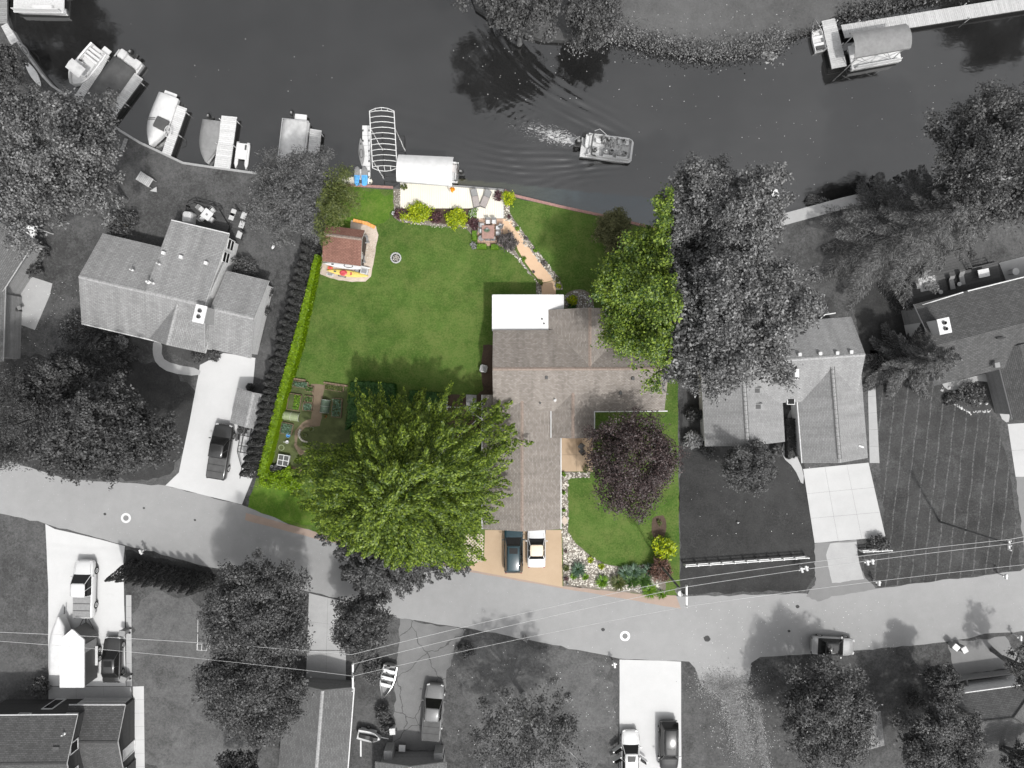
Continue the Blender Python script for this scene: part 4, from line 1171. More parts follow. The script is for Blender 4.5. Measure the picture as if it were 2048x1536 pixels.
for x, y, r_, h_, k, lab in ((1156, 1138, 18, .7, 'lf_bluegreen', 'blue green grass clump in the rock garden'), (1204, 1162, 16, .6, 'lf_bright', 'yellow green day lily clump in the rock garden'), (1147, 1151, 9, .4, 'lf_bright', 'small yellow green clump beside the blue green grass'), (1170, 1153, 9, .4, 'lf_bright', 'low lime clump between the grass clumps'), (1132, 1136, 8, .4, 'lf_olive2', 'pale round plant at the drive edge'), (1181, 1120, 8, .35, 'lf_lime', 'yellow clump by the lawn edge'), (1203, 1132, 8, .35, 'lf_lime', 'second yellow clump by the lawn edge'), (1236, 1164, 20, .8, 'lf_olive2', 'olive grass clump in the middle of the rock garden'), (1250, 1145, 18, .7, 'lf_bluegreen', 'silver green clump against the lawn'), (1268, 1142, 18, .8, 'lf_bluegreen', 'tall silvery clump beside the russet shrub'), (1262, 1160, 20, .8, 'lf_green', 'dark green clump with yellow flowers nearby'), (1285, 1158, 20, .8, 'lf_green', 'broad green clump before the russet shrub'), (1297, 1140, 17, .8, 'lf_bluegreen', 'grey green clump under the russet shrub'), (1298, 1180, 19, .7, 'lf_bright', 'lime day lily clump at the road edge'), (1322, 1188, 12, .6, 'lf_bright', 'lime clump at the road edge by the pole')):
    tuft(x, y, r_, lab, MT[k], h_, 170 if r_ > 12 else 90)
for x, y, r_, lab in ((535, 958, 22, 'bright lime bush at the end of the hedge'), (566, 962, 22, 'lime bush beside the black garden heap'), (590, 972, 18, 'lime bush under the maple edge'), (575, 945, 14, 'dark lime bush below the white frame')):
    shrub(x, y, r_, lab, MT['lf_hedge'], h=.9, ls=.15, nl=1000)
# neighbours' shrubs
for x, y, r_, h_, k, lab in ((486, 534, 27, 1.6, 'lf_grey', 'rounded grey shrub at the garage wall of the grey gabled house'), (240, 684, 17, 1.0, 'lf_pale', 'pale clipped round bush at the front of the gabled house'), (145, 660, 38, 2.4, 'lf_grey', 'tall grey bush at the corner of the gabled house'), (210, 670, 22, 1.2, 'lf_grey_dark', 'dark bush between the pale bush and the tall bush'), (238, 450, 36, 2.6, 'lf_grey_mid', 'dark tree-like bush behind the gabled house'), (395, 712, 14, .8, 'lf_grey_dark', 'dark bush in the round bed by the drive'), (428, 711, 15, .9, 'lf_grey', 'speckled bush in the round bed by the drive'), (78, 500, 20, 1.4, 'lf_grey_dark', 'dark bush at the side of the house with the patio slab'), (65, 535, 18, 1.2, 'lf_grey_dark', 'dark bush beside the patio slab'), (78, 1372, 22, 1.4, 'lf_grey_mid', 'grey bush beside the trailer drive'), (1386, 880, 22, 1.4, 'lf_pale', 'white flowering bush at the ranch house corner'), (1418, 900, 16, 1.1, 'lf_grey_mid', 'grey bush before the ranch house wall'), (1552, 905, 14, .9, 'lf_grey_mid', 'low bush beside the entry walk'), (1760, 1086, 22, 1.2, 'lf_grey_mid', 'wide grey bush behind the short white fence'), (1945, 790, 32, 1.6, 'lf_grey_mid', 'grey bush in the stone edged bed'), (1902, 800, 14, .6, 'lf_grey_dark', 'low dark plants by the stone edging'), (1770, 395, 40, 1.4, 'lf_grey_mid', 'long grey bush at the concrete seawall'), (745, 1345, 26, 1.6, 'lf_grey_mid', 'grey bush beside the aluminium boat'), (718, 1300, 26, 1.6, 'lf_grey_mid', 'shaggy grey bush at the foot of the pole with the crossarm'), (766, 1425, 18, 1.2, 'lf_grey_dark', 'dark bush between the boat and the jet ski'), (772, 1452, 14, .9, 'lf_grey_dark', 'small dark bush by the low stone pier'), (930, 1300, 20, .6, 'lf_grey_mid', 'low grey bush at the edge of the cracked drive'), (1390, 830, 18, 1.5, 'lf_grey_dark', 'dark bush against the end wall of the ranch house'), (500, 775, 10, .7, 'lf_grey_dark', 'dark low plant behind the small grey shed'), (485, 858, 11, .6, 'lf_grey_dark', 'low plant at the small shed door'), (535, 585, 13, .8, 'lf_grey', 'grey bush along the white side wall'), (528, 620, 14, .9, 'lf_grey_mid', 'dark bush along the white side wall'), (1830, 1400, 22, 1.2, 'lf_grey_mid', 'grey bush in the yard by the hipped roof')):
    shrub(x, y, r_, lab, MT[k], h=h_, ls=.17, nl=int(300+r_*52))
for x, y, lab in ((1050, 1277, 'spotted flowering plant at the road edge'), (1138, 1400, 'dark spiky plant in the patchy lawn')):
    shrub(x, y, 8, lab, MT['lf_pale'], h=.8, ls=.16, nl=130, name='small_plant', cat='plant')

# vegetation fringe of the far bank, floating leaves, stones: nobody could count these
def fringe(name, pts, w, n, ls, mat, label, cat, z=(.0, .5)):
    rg = rng()
    line, s = polyline(pts)
    i = rg.integers(0, len(line), n)
    wob = 1+.55*np.sin(i*.23)+.3*np.sin(i*.71+1)
    pos = np.column_stack([line[i] + rg.normal(size=(n, 2))*w*.5*wob[:, None], rg.uniform(z[0], z[1], n)])
    v = quads_from(pos, np.array([0, 0, 1.0])+rg.normal(size=(n, 3))*.45, ls*rg.uniform(.6, 1.5, n), .75, rg)
    me = np_mesh(name, v, np.arange(len(v)).reshape(-1, 4)); me.materials.append(mat)
    o = bpy.data.objects.new(name, me); COL.objects.link(o); tag(o, label, cat, None, 'stuff')
fringe('bank_plants', [(1150, 92), (1215, 72), (1262, 76), (1300, 90), (1370, 106), (1440, 108), (1510, 96), (1556, 84)], .8, 14000, .15, MT['lf_grey_bright'], 'leafy marsh plants fringing the smooth lawn across the canal', 'marsh plants', (-.5, .5))
fringe('bank_plants', [(1560, 82), (1600, 70), (1632, 60)], .4, 500, .16, MT['lf_grey'], 'thin marsh plants by the white rowboat', 'marsh plants', (-.5, .2))
fringe('bank_plants', [(1680, 34), (1730, 22), (1800, 8), (1870, -6), (1960, -22)], .7, 3000, .2, MT['lf_grey_mid'], 'marsh plants along the long pier', 'marsh plants', (-.4, .5))
fringe('lily_pads', [(1528, 105), (1545, 118)], .8, 160, .24, MT['lf_pale'], 'lily pads floating beside the marsh plants', 'lily pads', (-.54, -.51))
fringe('loose_gravel', [(1440, 1362), (1452, 1385), (1470, 1420), (1480, 1460), (1486, 1500)], 1.1, 16000, .09, MT['lf_pale'], 'pale loose gravel fanning out from the end of the asphalt spur', 'gravel', (.012, .03))
fringe('loose_gravel', [(1404, 1360), (1440, 1366), (1486, 1366)], 1.0, 8000, .09, MT['lf_pale'], 'pale gravel strip where the asphalt spur ends', 'gravel', (.012, .03))
fringe('loose_gravel', [(1505, 1398), (1514, 1440), (1522, 1490), (1532, 1560)], .36, 8000, .09, MT['lf_pale'], 'narrow pale gravel wheel track in the grass', 'gravel', (.012, .03))
rg = rng()
def scatter(name, boxes, n, s, mat, label, cat, z):
    pts = []
    for (x0, y0, x1, y1), k in zip(boxes, n):
        pts += [tuple(P(rg.uniform(x0, x1), rg.uniform(y0, y1), z)) for _ in range(k)]
    pos = np.array(pts)
    v = quads_from(pos, np.tile([0, 0, 1.0], (len(pos), 1))+rg.normal(size=(len(pos), 3))*.08, s*rg.uniform(.5, 1.5, len(pos)), .8, rg)
    me = np_mesh(name, v, np.arange(len(v)).reshape(-1, 4)); me.materials.append(mat)
    o = bpy.data.objects.new(name, me); COL.objects.link(o); tag(o, label, cat, None, 'stuff')
scatter('floating_leaves', [(1250, 100, 1900, 400), (900, 60, 1300, 200), (250, 20, 700, 200)], [110, 60, 14], .07, MT['lf_whiteflower'], 'pale specks of leaves floating on the canal', 'leaves', WATER_Z+.04)
scatter('fallen_leaves', [(1380, 1200, 1800, 1310), (1260, 5, 1600, 70), (1370, 920, 1620, 1080), (0, 560, 160, 760), (900, 1290, 1230, 1500), (1400, 1330, 1560, 1500)], [170, 45, 30, 130, 150, 200], .065, MT['lf_whiteflower'], 'pale fallen leaves and petals scattered on road and lawns', 'leaves', .03)

def stones(name, polys, dens, size, mat, label, flat=.55):
    """loose stones as one pile: little eight-sided pebbles"""
    rg = rng(); vs = []; fs = []
    base_v = np.array([[1, 0, 0], [.6, .7, .1], [-.3, .9, 0], [-1, .2, .05], [-.5, -.8, 0], [.5, -.85, .05], [.1, .05, .9]])
    base_f = [(0, 1, 6), (1, 2, 6), (2, 3, 6), (3, 4, 6), (4, 5, 6), (5, 0, 6)]
    for poly in polys:
        pts = [P2(x, y) for x, y in poly]; m_ = len(pts)
        A = abs(sum(pts[i][0]*pts[(i+1) % m_][1] - pts[(i+1) % m_][0]*pts[i][1] for i in range(m_)))/2
        x0 = min(p[0] for p in pts); x1 = max(p[0] for p in pts); y0 = min(p[1] for p in pts); y1 = max(p[1] for p in pts)
        n = int(A*dens); got = 0
        while got < n:
            x, y = rg.uniform(x0, x1), rg.uniform(y0, y1); ins = False
            for i in range(m_):
                a, b = pts[i], pts[(i+1) % m_]
                if (a[1] > y) != (b[1] > y) and x < (b[0]-a[0])*(y-a[1])/(b[1]-a[1])+a[0]: ins = not ins
            if not ins: continue
            got += 1
            s = size*rg.uniform(.5, 1.0)*(1.9 if rg.random() < .05 else 1); a = rg.uniform(0, 6.28)
            c, q = math.cos(a), math.sin(a)
            v = base_v*np.array([s, s*rg.uniform(.6, 1), s*flat])*rg.uniform(.85, 1.15, (7, 1))
            vs.append(np.column_stack([v[:, 0]*c-v[:, 1]*q+x, v[:, 0]*q+v[:, 1]*c+y, v[:, 2]+.015]))
    N = len(vs); V = np.concatenate(vs)
    F = (np.array(base_f)[None]+7*np.arange(N)[:, None, None]).reshape(-1, 3)
    me = np_mesh(name, V, F); me.materials.append(mat)
    o = bpy.data.objects.new(name, me); COL.objects.link(o); tag(o, label, 'stones', None, 'stuff')
stones('river_stones', [[(1124, 1062), (1136, 1064), (1150, 1085), (1178, 1110), (1210, 1128), (1240, 1134), (1290, 1130), (1330, 1186), (1280, 1184), (1128, 1168)]], 70, .105, MT['stone'], 'pale river stones of the rock garden beside the tan drive')
stones('river_stones', [[(1122, 944), (1180, 944), (1180, 955), (1136, 956), (1136, 1062), (1124, 1062)]], 58, .10, MT['stone'], 'pale river stones in the strip beside the garage roof')
stones('river_stones', [[(1008, 398), (1018, 402), (1019, 425), (1035, 448), (1062, 485), (1090, 520), (1118, 556), (1126, 578), (1112, 578), (1104, 556), (1080, 526), (1050, 490), (1026, 452), (1008, 440)], [(1000, 492), (1030, 502), (1050, 532), (1070, 558), (1083, 574), (1083, 598), (1073, 598), (1072, 562), (1050, 537), (1028, 512)]], 55, .10, MT['stone'], 'pale stones edging the peach path to the water')
stones('river_stones', [[(788, 379), (800, 379), (801, 410), (788, 432)], [(800, 436), (870, 449), (930, 452), (960, 434), (960, 440), (930, 458), (870, 455), (800, 444)]], 60, .07, MT['stone'], 'grey stones edging the waterside deck')
stones('river_stones', [[(1130, 592), (1145, 583), (1165, 581), (1180, 590), (1188, 618), (1130, 620)]], 55, .08, MT['stone_grey'], 'grey stones round the hosta beside the white roof')
stones('river_stones', [[(715, 470), (752, 458), (755, 472), (745, 530), (718, 530)]], 26, .05, MT['stone'], 'fine gravel beside the brown shed')
stones('river_stones', [[(1880, 775), (1892, 800), (1940, 830), (1985, 822), (1984, 818), (1940, 824), (1896, 796), (1886, 774)], [(1866, 520), (1858, 590), (1862, 600), (1870, 590)]], 50, .09, MT['stone_grey'], 'pale edging stones of the bed by the dark roof')
# single large stones that can be told apart
def rock(px, py, r, label, mat='stone', group=None, name='rock', parent=None):
    rg = rng(); c = P(px, py); s = r/20
    mb = MB(); rows = []
    for z, k in ((-.05, .75), (.12*s*2, 1.0), (s*.75, .85), (s*1.05, .45)):
        rows.append([(c.x+s*k*math.cos(2*PI*j/9)*rg.uniform(.85, 1.12), c.y+s*k*math.sin(2*PI*j/9)*rg.uniform(.8, 1.1), z) for j in range(9)])
    mb.grid(rows, 0, True, True)
    o = mb.build(name, MT[mat], parent)
    if parent is None: tag(o, label, 'rock', group)
    return o
rock(1140, 1127, 4, 'round white boulder in the rock garden beside the drive')
for x, y in ((1166, 1160), (1174, 1159), (1150, 1094), (1183, 1115), (1138, 1110), (1192, 1127)):
    rock(x, y, 2.6, 'small pale rock lying in the rock garden', group='rocks of the rock garden')
for x, y in ((1898, 775), (1908, 784), (1918, 792), (1927, 797), (1938, 800), (1948, 802), (1960, 806), (1972, 807)):
    rock(x, y, 3.2, 'white edging stone curving through the bed by the dark roof', 'stone_grey', 'white edging stones')
# ------------------------------------------------------------------ houses
def v2(p): return Vector((p[0], p[1]))

def wing(root, A, B, eL, eR, zr, zl, roof_m, wall_m, cap_m='cap', zrr=None, ovA=.35, ovB=.35, ov=.4, thick=.16, wall=True, cap=True, vent=False, gutter='', zbase=0.0):
    """gabled wing: A,B ridge ends (map px at height zr); eL/eR a map px on the eaves to the left/right of A->B, at heights zl/zrr"""
    zrr = zl if zrr is None else zrr
    a = P(*A, zr); b = P(*B, zr)
    d = Vector((b.x-a.x, b.y-a.y)); L = d.length; d.normalize()
    n = Vector((-d.y, d.x))
    pl = P(*eL, zl); pr = P(*eR, zrr)
    wl = (Vector((pl.x-a.x, pl.y-a.y))).dot(n); wr = -(Vector((pr.x-a.x, pr.y-a.y))).dot(n)
    def W(s, t, z): return (a.x + d.x*s + n.x*t, a.y + d.y*s + n.y*t, z)
    t = thick
    mb = MB()
    for sg, w, ze in ((1, wl, zl), (-1, wr, zrr)):
        q = [W(0, 0, zr), W(L, 0, zr), W(L, sg*w, ze), W(0, sg*w, ze)]
        lo = [(x, y, z-t) for x, y, z in q]
        if sg < 0: q = q[::-1]; lo = lo[::-1]
        mb.face(q[::-1]); mb.face(lo)
        for i in range(4):
            j = (i+1) % 4
            mb.face([lo[i], q[i], q[j], lo[j]][::-1], 1)
    ro = mb.build('roof', [MT[roof_m], MT['trim']], root)
    if cap:
        mc = MB(); cw = .15
        sl = (zr-zl)/wl; sr = (zr-zrr)/wr
        rows = []
        for s in (0.02, L-.02):
            rows.append([W(s, cw, zr-sl*cw+.012), W(s, cw, zr-sl*cw+.035), W(s, 0, zr+.045), W(s, -cw, zr-sr*cw+.035), W(s, -cw, zr-sr*cw+.012)])
        mc.grid(rows); mc.build('ridge_cap', MT[cap_m], ro)
    if vent:
        k = int(L/.42)
        mc = MB()
        for sg in (1, -1):
            mc.tube([W(.4, sg*.17, zr+.02), W(L-.4, sg*.17, zr+.02)], .02, 4)
        for i in range(k):
            s = .4 + (L-.8)*i/(k-1)
            mc.tube([W(s, -.17, zr+.03), W(s, .17, zr+.03)], .014, 4)
        mc.build('ridge_vent', MT['dgrey'], ro)
    for ch in gutter:
        sg, w, ze = (1, wl, zl) if ch == 'L' else (-1, wr, zrr)
        mg = MB(); mg.tube([W(0, sg*(w+.05), ze-.06), W(L, sg*(w+.05), ze-.06)], .06, 6)
        mg.build('gutter', MT['trim'], root)
    if wall:
        def zt(tt):
            return zr - t - .01 - (abs(tt)/(wl if tt > 0 else wr))*(zr-(zl if tt > 0 else zrr))
        l_, r_ = wl-ov, -(wr-ov)
        mw = MB(); rows = []
        for s in (ovA, L-ovB):
            rows.append([W(s, r_, zbase), W(s, r_, zt(r_)), W(s, 0, zr-t-.01), W(s, l_, zt(l_)), W(s, l_, zbase)])
        mw.grid(rows, 0, False)
        mw.face(rows[0]); mw.face(rows[1][::-1])
        mw.build('wall', MT[wall_m], root)
    return ro, W, L, wl, wr

def window(root, c, nrm, w, h, name='window', pane='glass', mull=True, frame='trim'):
    """window on an upright wall: c centre, nrm outward horizontal direction"""
    n = Vector((nrm[0], nrm[1], 0)).normalized(); u = Vector((-n.y, n.x, 0)); c = Vector(c)
    def q(a, b, o): return c + u*a + Vector((0, 0, b)) + n*o
    f = MB(); t = .09
    for a0, a1, b0, b1 in ((-w/2-t, w/2+t, h/2, h/2+t), (-w/2-t, w/2+t, -h/2-t, -h/2), (-w/2-t, -w/2, -h/2, h/2), (w/2, w/2+t, -h/2, h/2)) + (((-w/2, w/2, -.03, .03),) if mull else ()):
        pts = [(a0, b0), (a1, b0), (a1, b1), (a0, b1)]
        f.grid([[q(a, b, -.02) for a, b in pts], [q(a, b, .06) for a, b in pts]], 0, True, True)
    fo = f.build(name, MT[frame], root)
    p = MB(); pts = [(-w/2, -h/2), (w/2, -h/2), (w/2, h/2), (-w/2, h/2)]
    p.grid([[q(a, b, -.02) for a, b in pts], [q(a, b, .02) for a, b in pts]], 0, True, True)
    po = p.build('pane', MT[pane], fo)
    return fo

def roof_item(ro, px, py, z, d, mat, name, rz=0.0):
    c = P(px, py, z)
    mb = MB(); mb.box((c.x, c.y, z), d, rz, bev=min(d)*.15); return mb.build(name, MT[mat], ro)

def pipe(ro, px, py, z, r=.06, h=.4, mat='lgrey', name='vent_pipe'):
    c = P(px, py, z); mb = MB(); mb.lathe([(r*1.8, -.2), (r*1.8, 0), (r, .03), (r, h), (r*.8, h), (r*.8, h-.05)], (c.x, c.y, z), 10); return mb.build(name, MT[mat], ro)

def chimney(root, px, py, ztop, w, d, rz=0.0, mat='brick', cap='concrete_mid', pots=1):
    c = P(px, py, ztop)
    mb = MB(); mb.box((c.x, c.y, ztop/2-.05), (w, d, ztop), rz)
    o = mb.build('chimney', MT[mat], root)
    mb = MB(); mb.box((c.x, c.y, ztop+.02), (w+.16, d+.16, .12), rz, bev=.02); mb.build('chimney_cap', MT[cap], o)
    for k in range(pots):
        off = (k-(pots-1)/2)*.55
        x, y = c.x - math.sin(rz)*off, c.y + math.cos(rz)*off
        mb = MB(); mb.lathe([(.17, .05), (.17, .3), (.12, .3), (.12, .12)], (x, y, ztop), 10); mb.build('flue', MT['dgrey'], o)
    return o

# --- brown house on the coloured lot
c0 = P(1060, 800)
house = thing('house', 'brown shingled house with a white flat roofed sunroom on the green lot', 'house', (c0.x, c0.y, 0))
mr, *_ = wing(house, (985, 738), (1338, 737), (1100, 660), (1250, 822), 5.1, 3.3, 'roof_brown', 'wall_tan', 'cap_brown', zrr=3.15, ovA=.3, ovB=.3)
nr_, *_ = wing(house, (1180, 740), (1180, 615), (1097, 640), (1263, 660), 5.0, 3.05, 'roof_brown', 'wall_tan', 'cap_brown', ovB=.35)
gr_, *_ = wing(house, (1044, 790), (1044, 1063), (1121, 950), (965, 950), 3.62, 2.6, 'roof_brown', 'wall_tan', 'cap_brown', gutter='LR', ovB=.5)
er_, *_ = wing(house, (1146, 775), (1146, 877), (1188, 850), (1103, 850), 4.0, 3.05, 'roof_brown', 'wall_tan', 'cap_brown', gutter='LR', ovB=.4)
mb = MB(); mb.tube([P(1190, 823, 3.05), P(1335, 822, 3.05)], .06, 6); mb.build('gutter', MT['trim'], house)
mb = MB()
sr = [P2(985, 590, 3.0), P2(1127, 590, 3.0), P2(1127, 622, 3.0), P2(1127, 662, 3.0), P2(985, 662, 3.0)]
cx = sum(p[0] for p in sr)/5; cy = sum(p[1] for p in sr)/5
mb.prism([(cx+(x-cx)*.96, cy+(y-cy)*.94) for x, y in sr], 0, 2.8); mb.build('wall', MT['wall_white'], house)
mb = MB(); mb.prism(sr, 2.80, 3.0)
so = mb.build('sunroom_roof', MT['membrane'], house)
mb = MB(); ring = [(p[0], p[1]) for p in sr]
for i in (0, 1, 4):
    a = ring[i]; b = ring[(i+1) % 5]
    ribbon([a, b], .08, 2.78, 3.05, mb)
mb.build('roof_edge', MT['trim'], so)
for x, y in ((1084, 638), (1088, 647)): pipe(so, x, y, 3.0, .05, .15, 'dgrey')
for k in range(5):
    c = P(1000+26*k, 590.5, 1.5); window(house, (P(1003+26*k, 592, 3.0).x, P(0, 593.5, 3.0).y+.0, 1.5), (0, 1), .9, 1.5, mull=False)
for x, y, z in ((1093, 755, 4.75), (1266, 757, 4.75), (1241, 786, 4.1)):
    roof_item(mr, x, y, z, (.25, .32, .22), 'dgrey', 'roof_vent')
pipe(mr, 1110, 800, 3.75, .08, .35, 'white'); pipe(gr_, 1080, 806, 3.3, .09, .4, 'dgrey')
for x, lab in ((1010, 0), (1082, 1)):   # garage doors under the eave
    c = P(x, 1056, 1.1)
mb = MB(); mb.box((P(1044, 0, 2.6).x, P(0, 1063, 2.6).y+.53, 1.1), (6.2, .08, 2.2)); mb.build('garage_door', MT['trim'], house)
mb = MB(); mb.tube([P(951, 830, 2.4), P(966, 840, 2.5), P(966, 880, 2.5)], .06, 6); mb.build('gutter', MT['trim'], house)
# --- grey gabled house
c0 = P(330, 580)
h2 = thing('house', 'grey gabled house with white siding beside the concrete drive and pickup', 'house', (c0.x, c0.y, 0))
b1, *_ = wing(h2, (157, 553), (408, 612), (250, 477), (157, 645), 4.6, 2.6, 'roof_grey', 'wall_white', gutter='R')
b2, *_ = wing(h2, (290, 583), (409, 611), (390, 452), (157, 640), 4.85, 3.3, 'roof_grey', 'wall_white', zrr=2.75, gutter='L')
b3, *_ = wing(h2, (357, 596), (333, 690), (410, 708), (298, 678), 4.6, 2.6, 'roof_grey', 'wall_white', ovA=.6)
b4, *_ = wing(h2, (420, 616), (508, 637), (490, 550), (460, 707), 3.9, 2.4, 'roof_grey', 'wall_white', ovA=.1)
for x, y in ((327, 506), (362, 514), (412, 526)): roof_item(b2, x, y, 4.2, (.32, .32, .3), 'white', 'roof_vent', R(-13))
pipe(b2, 296, 564, 4.9, .1, .3, 'white'); pipe(b2, 306, 566, 4.8, .07, .5, 'white'); pipe(b2, 318, 528, 4.5, .06, .5, 'white'); pipe(b1, 264, 540, 4.3, .06, .4, 'white')
chimney(h2, 400, 628, 5.6, .9, 1.5, R(-13), 'trim_grey', 'white', 2)
for px, py in ((461, 490), (452, 515)):
    c = P(px, py, 2.1); window(h2, c, (math.cos(R(-13)), math.sin(R(-13))), .9, 1.3)
# --- ranch house
c0 = P(1600, 790)
h3 = thing('house', 'light grey ranch house with skylights and ladder-like ridge vents', 'house', (c0.x, c0.y, 0))
d1, *_ = wing(h3, (1440, 729), (1731, 709), (1714, 633), (1500, 810), 5.0, 2.9, 'roof_grey_r', 'wall_white', zrr=2.9)
d2, *_ = wing(h3, (1486, 722), (1496, 892), (1568, 850), (1407, 840), 4.5, 2.7, 'roof_grey_r', 'wall_white', vent=True, ovA=.6)
d3, *_ = wing(h3, (1664, 722), (1680, 926), (1733, 880), (1600, 860), 4.5, 2.7, 'roof_grey_r', 'wall_white', vent=True, gutter='R', ovA=.6)
for x, y in ((1563, 713), (1599, 709), (1640, 707), (1674, 706), (1702, 704)): roof_item(d1, x, y, 4.9, (.34, .34, .3), 'lgrey', 'roof_vent')
for x, y in ((1516, 781), (1518, 813)):
    c = P(x, y, 3.95)
    mb = MB(); mb.box((c.x, c.y, 3.95), (.85, .55, .2), 0, bev=.03); s = mb.build('skylight', MT['mgrey'], d2)
    mb = MB(); mb.box((c.x-.1, c.y-.02, 4.06), (.45, .4, .02)); mb.build('pane', MT['glass_mid'], s)
roof_item(d1, 1592, 748, 4.6, (.4, 1.0, .5), 'white', 'roof_vent'); pipe(d1, 1568, 765, 4.1, .08, .5, 'white')
roof_item(d3, 1722, 893, 3.2, (.5, .16, .2), 'white', 'roof_vent', R(-20))
mb = MB(); c = P(1581, 803, 2.9); mb.box((c.x, c.y, 2.9), (.75, .6, .3)); o = mb.build('skylight', MT['trim'], d1)
mb = MB(); mb.box((c.x, c.y, 3.06), (.6, .48, .03)); mb.build('pane', MT['glass'], o)
mb = MB(); mb.tube([P(1641, 637, 2.8), P(1650, 629, 2.6), P(1671, 626, 2.6)], .06, 6); mb.build('gutter', MT['trim'], h3)
mb = MB(); mb.box((P(1664, 0, 2.7).x, P(0, 926, 2.7).y+.38, 1.1), (5.2, .08, 2.2), R(-1)); mb.build('garage_door', MT['trim'], h3)
# --- dark roofed house
c0 = P(1980, 680)
h4 = thing('house', 'large dark roofed house with the timber deck behind it', 'house', (c0.x, c0.y, 0))
e1, *_ = wing(h4, (1868, 692), (2180, 612), (1928, 583), (1900, 764), 4.4, 3.0, 'roof_dark', 'wall_grey', 'cap_dark', cap=False)
e2, *_ = wing(h4, (2040, 690), (2076, 832), (2200, 760), (2016, 800), 4.0, 2.8, 'roof_dark', 'wall_grey', 'cap_dark', cap=False)
mb = MB()
q = [P2(1842, 616, 2.7), P2(1866, 610, 2.7), P2(1893, 645, 2.7), P2(1843, 648, 2.7)]
mb.prism(q, 0, 2.7); o = mb.build('side_room', MT['wall_white'], h4)
c = P(1856, 632, 2.72); mb = MB(); mb.box((c.x, c.y, 2.72), (.3, .95, .04), R(10)); mb.build('skylight', MT['glass'], o)
mb = MB(); mb.box((c.x, c.y, 2.70), (.5, 1.15, .05), R(10)); mb.build('skylight_frame', MT['trim'], o)
chimney(h4, 1888, 652, 5.3, 1.0, 1.3, R(12), 'white', 'white', 2)
mb = MB(); c = P(2003, 676, 4.4); mb.box((c.x, c.y, 4.35), (.8, .14, .12), R(5)); mb.build('roof_vent', MT['black'], e1)
roof_item(e1, 1993, 730, 3.75, (.5, .5, .3), 'mgrey', 'roof_vent', R(10))
mb = MB(); a = P(1844, 610, 3.02); b = P(1926, 584.5, 3.02); mb.tube([a, b], .07, 6); mb.tube([P(1935, 582, 3.02), P(2100, 541, 3.02)], .07, 6); mb.build('gutter', MT['trim'], h4)
# --- charcoal house with garage doors
c0 = P(130, 1480)
h5 = thing('house', 'charcoal walled house with white trim behind the white trailer', 'house', (c0.x, c0.y, 0))
f1, *_ = wing(h5, (-90, 1530), (133, 1528), (60, 1431), (60, 1640), 5.8, 4.2, 'roof_dark', 'wall_dark', 'cap_dark', gutter='L')
f2, *_ = wing(h5, (120, 1485), (235, 1485), (200, 1411), (200, 1562), 3.6, 2.35, 'roof_dark', 'wall_dark', 'cap_dark', gutter='L')
f3, *_ = wing(h5, (150, 1600), (240, 1600), (200, 1536), (200, 1680), 3.4, 2.4, 'roof_dark', 'wall_dark', 'cap_dark', wall=True)
roof_item(f1, 112, 1503, 5.3, (.6, .9, .12), 'glass_mid', 'skylight', 0)
pipe(f1, 128, 1468, 4.9, .07, .35, 'white')
ny = P(0, 1411, 2.35).y - .4
for x in (168, 215):
    c = P(x, 0, 2.0)
    mb = MB(); mb.box((c.x, ny+.03, 1.05), (2.3, .07, 2.1)); o = mb.build('garage_door', MT['lgrey'], h5)
    mb = MB()
    for k in range(1, 4): mb.box((c.x, ny+.07, .05+.5*k), (2.25, .02, .03))
    mb.build('panel_groove', MT['mgrey'], o)
ny1 = P(0, 1431, 4.2).y - .4
mb = MB(); c = P(110, 0, 1.0); mb.box((c.x, ny1+.03, 1.1), (1.1, .08, 2.2)); o = mb.build('door', MT['trim'], h5)
mb = MB(); mb.box((c.x, ny1+.07, 1.2), (.8, .04, 1.7)); mb.build('pane', MT['glass'], o)
for x in (42, 137): window(h5, (P(x, 0, 3.6).x, ny1, 3.4), (0, 1), 1.0, .7, mull=False)
ex = P(133, 1528, 5.8).x - .35
for y in (1485, 1540): window(h5, (ex, P(0, y, 3.5).y, 4.2), (1, 0), .9, 1.0, mull=False)
ex2 = P(235, 1485, 3.6).x - .35
window(h5, (ex2, P(0, 1502, 1.2).y, 1.1), (1, 0), .95, 1.9, name='door', pane='lgrey', mull=False)
# --- long garage
c0 = P(630, 1460)
h6 = thing('garage', 'long grey roofed garage under the overhanging tree', 'garage', (c0.x, c0.y, 0))
g1, *_ = wing(h6, (645, 1381), (630, 1575), (707, 1378), (566, 1420), 3.7, 2.6, 'roof_slate', 'wall_grey', 'cap', gutter='L', ovA=.5)
mb = MB(); c = P(652, 1372, 1.1); mb.box((c.x, c.y+.0, 1.1), (4.2, .07, 2.1), R(-4)); mb.build('garage_door', MT['mgrey'], h6)
# --- low roof with stone piers
c0 = P(820, 1550)
h7 = thing('house', 'low grey roof behind the stone piers at the end of the cracked drive', 'house', (c0.x, c0.y, 0))
wing(h7, (820, 1534), (820, 1660), (893, 1540), (750, 1530), 3.4, 2.6, 'roof_slate', 'wall_grey', 'cap')
for px, py in ((776, 1514), (876, 1519)):
    c = P(px, py, 1.6); mb = MB(); mb.box((c.x, c.y, .8), (.85, 1.2, 1.6), bev=.05); mb.build('pier', MT['trim_grey'], h7)
c = P(826, 1516, .9); mb = MB(); mb.box((c.x, c.y-.1, .45), (4.4, .25, .9)); mb.build('low_wall', MT['brick'], h7)
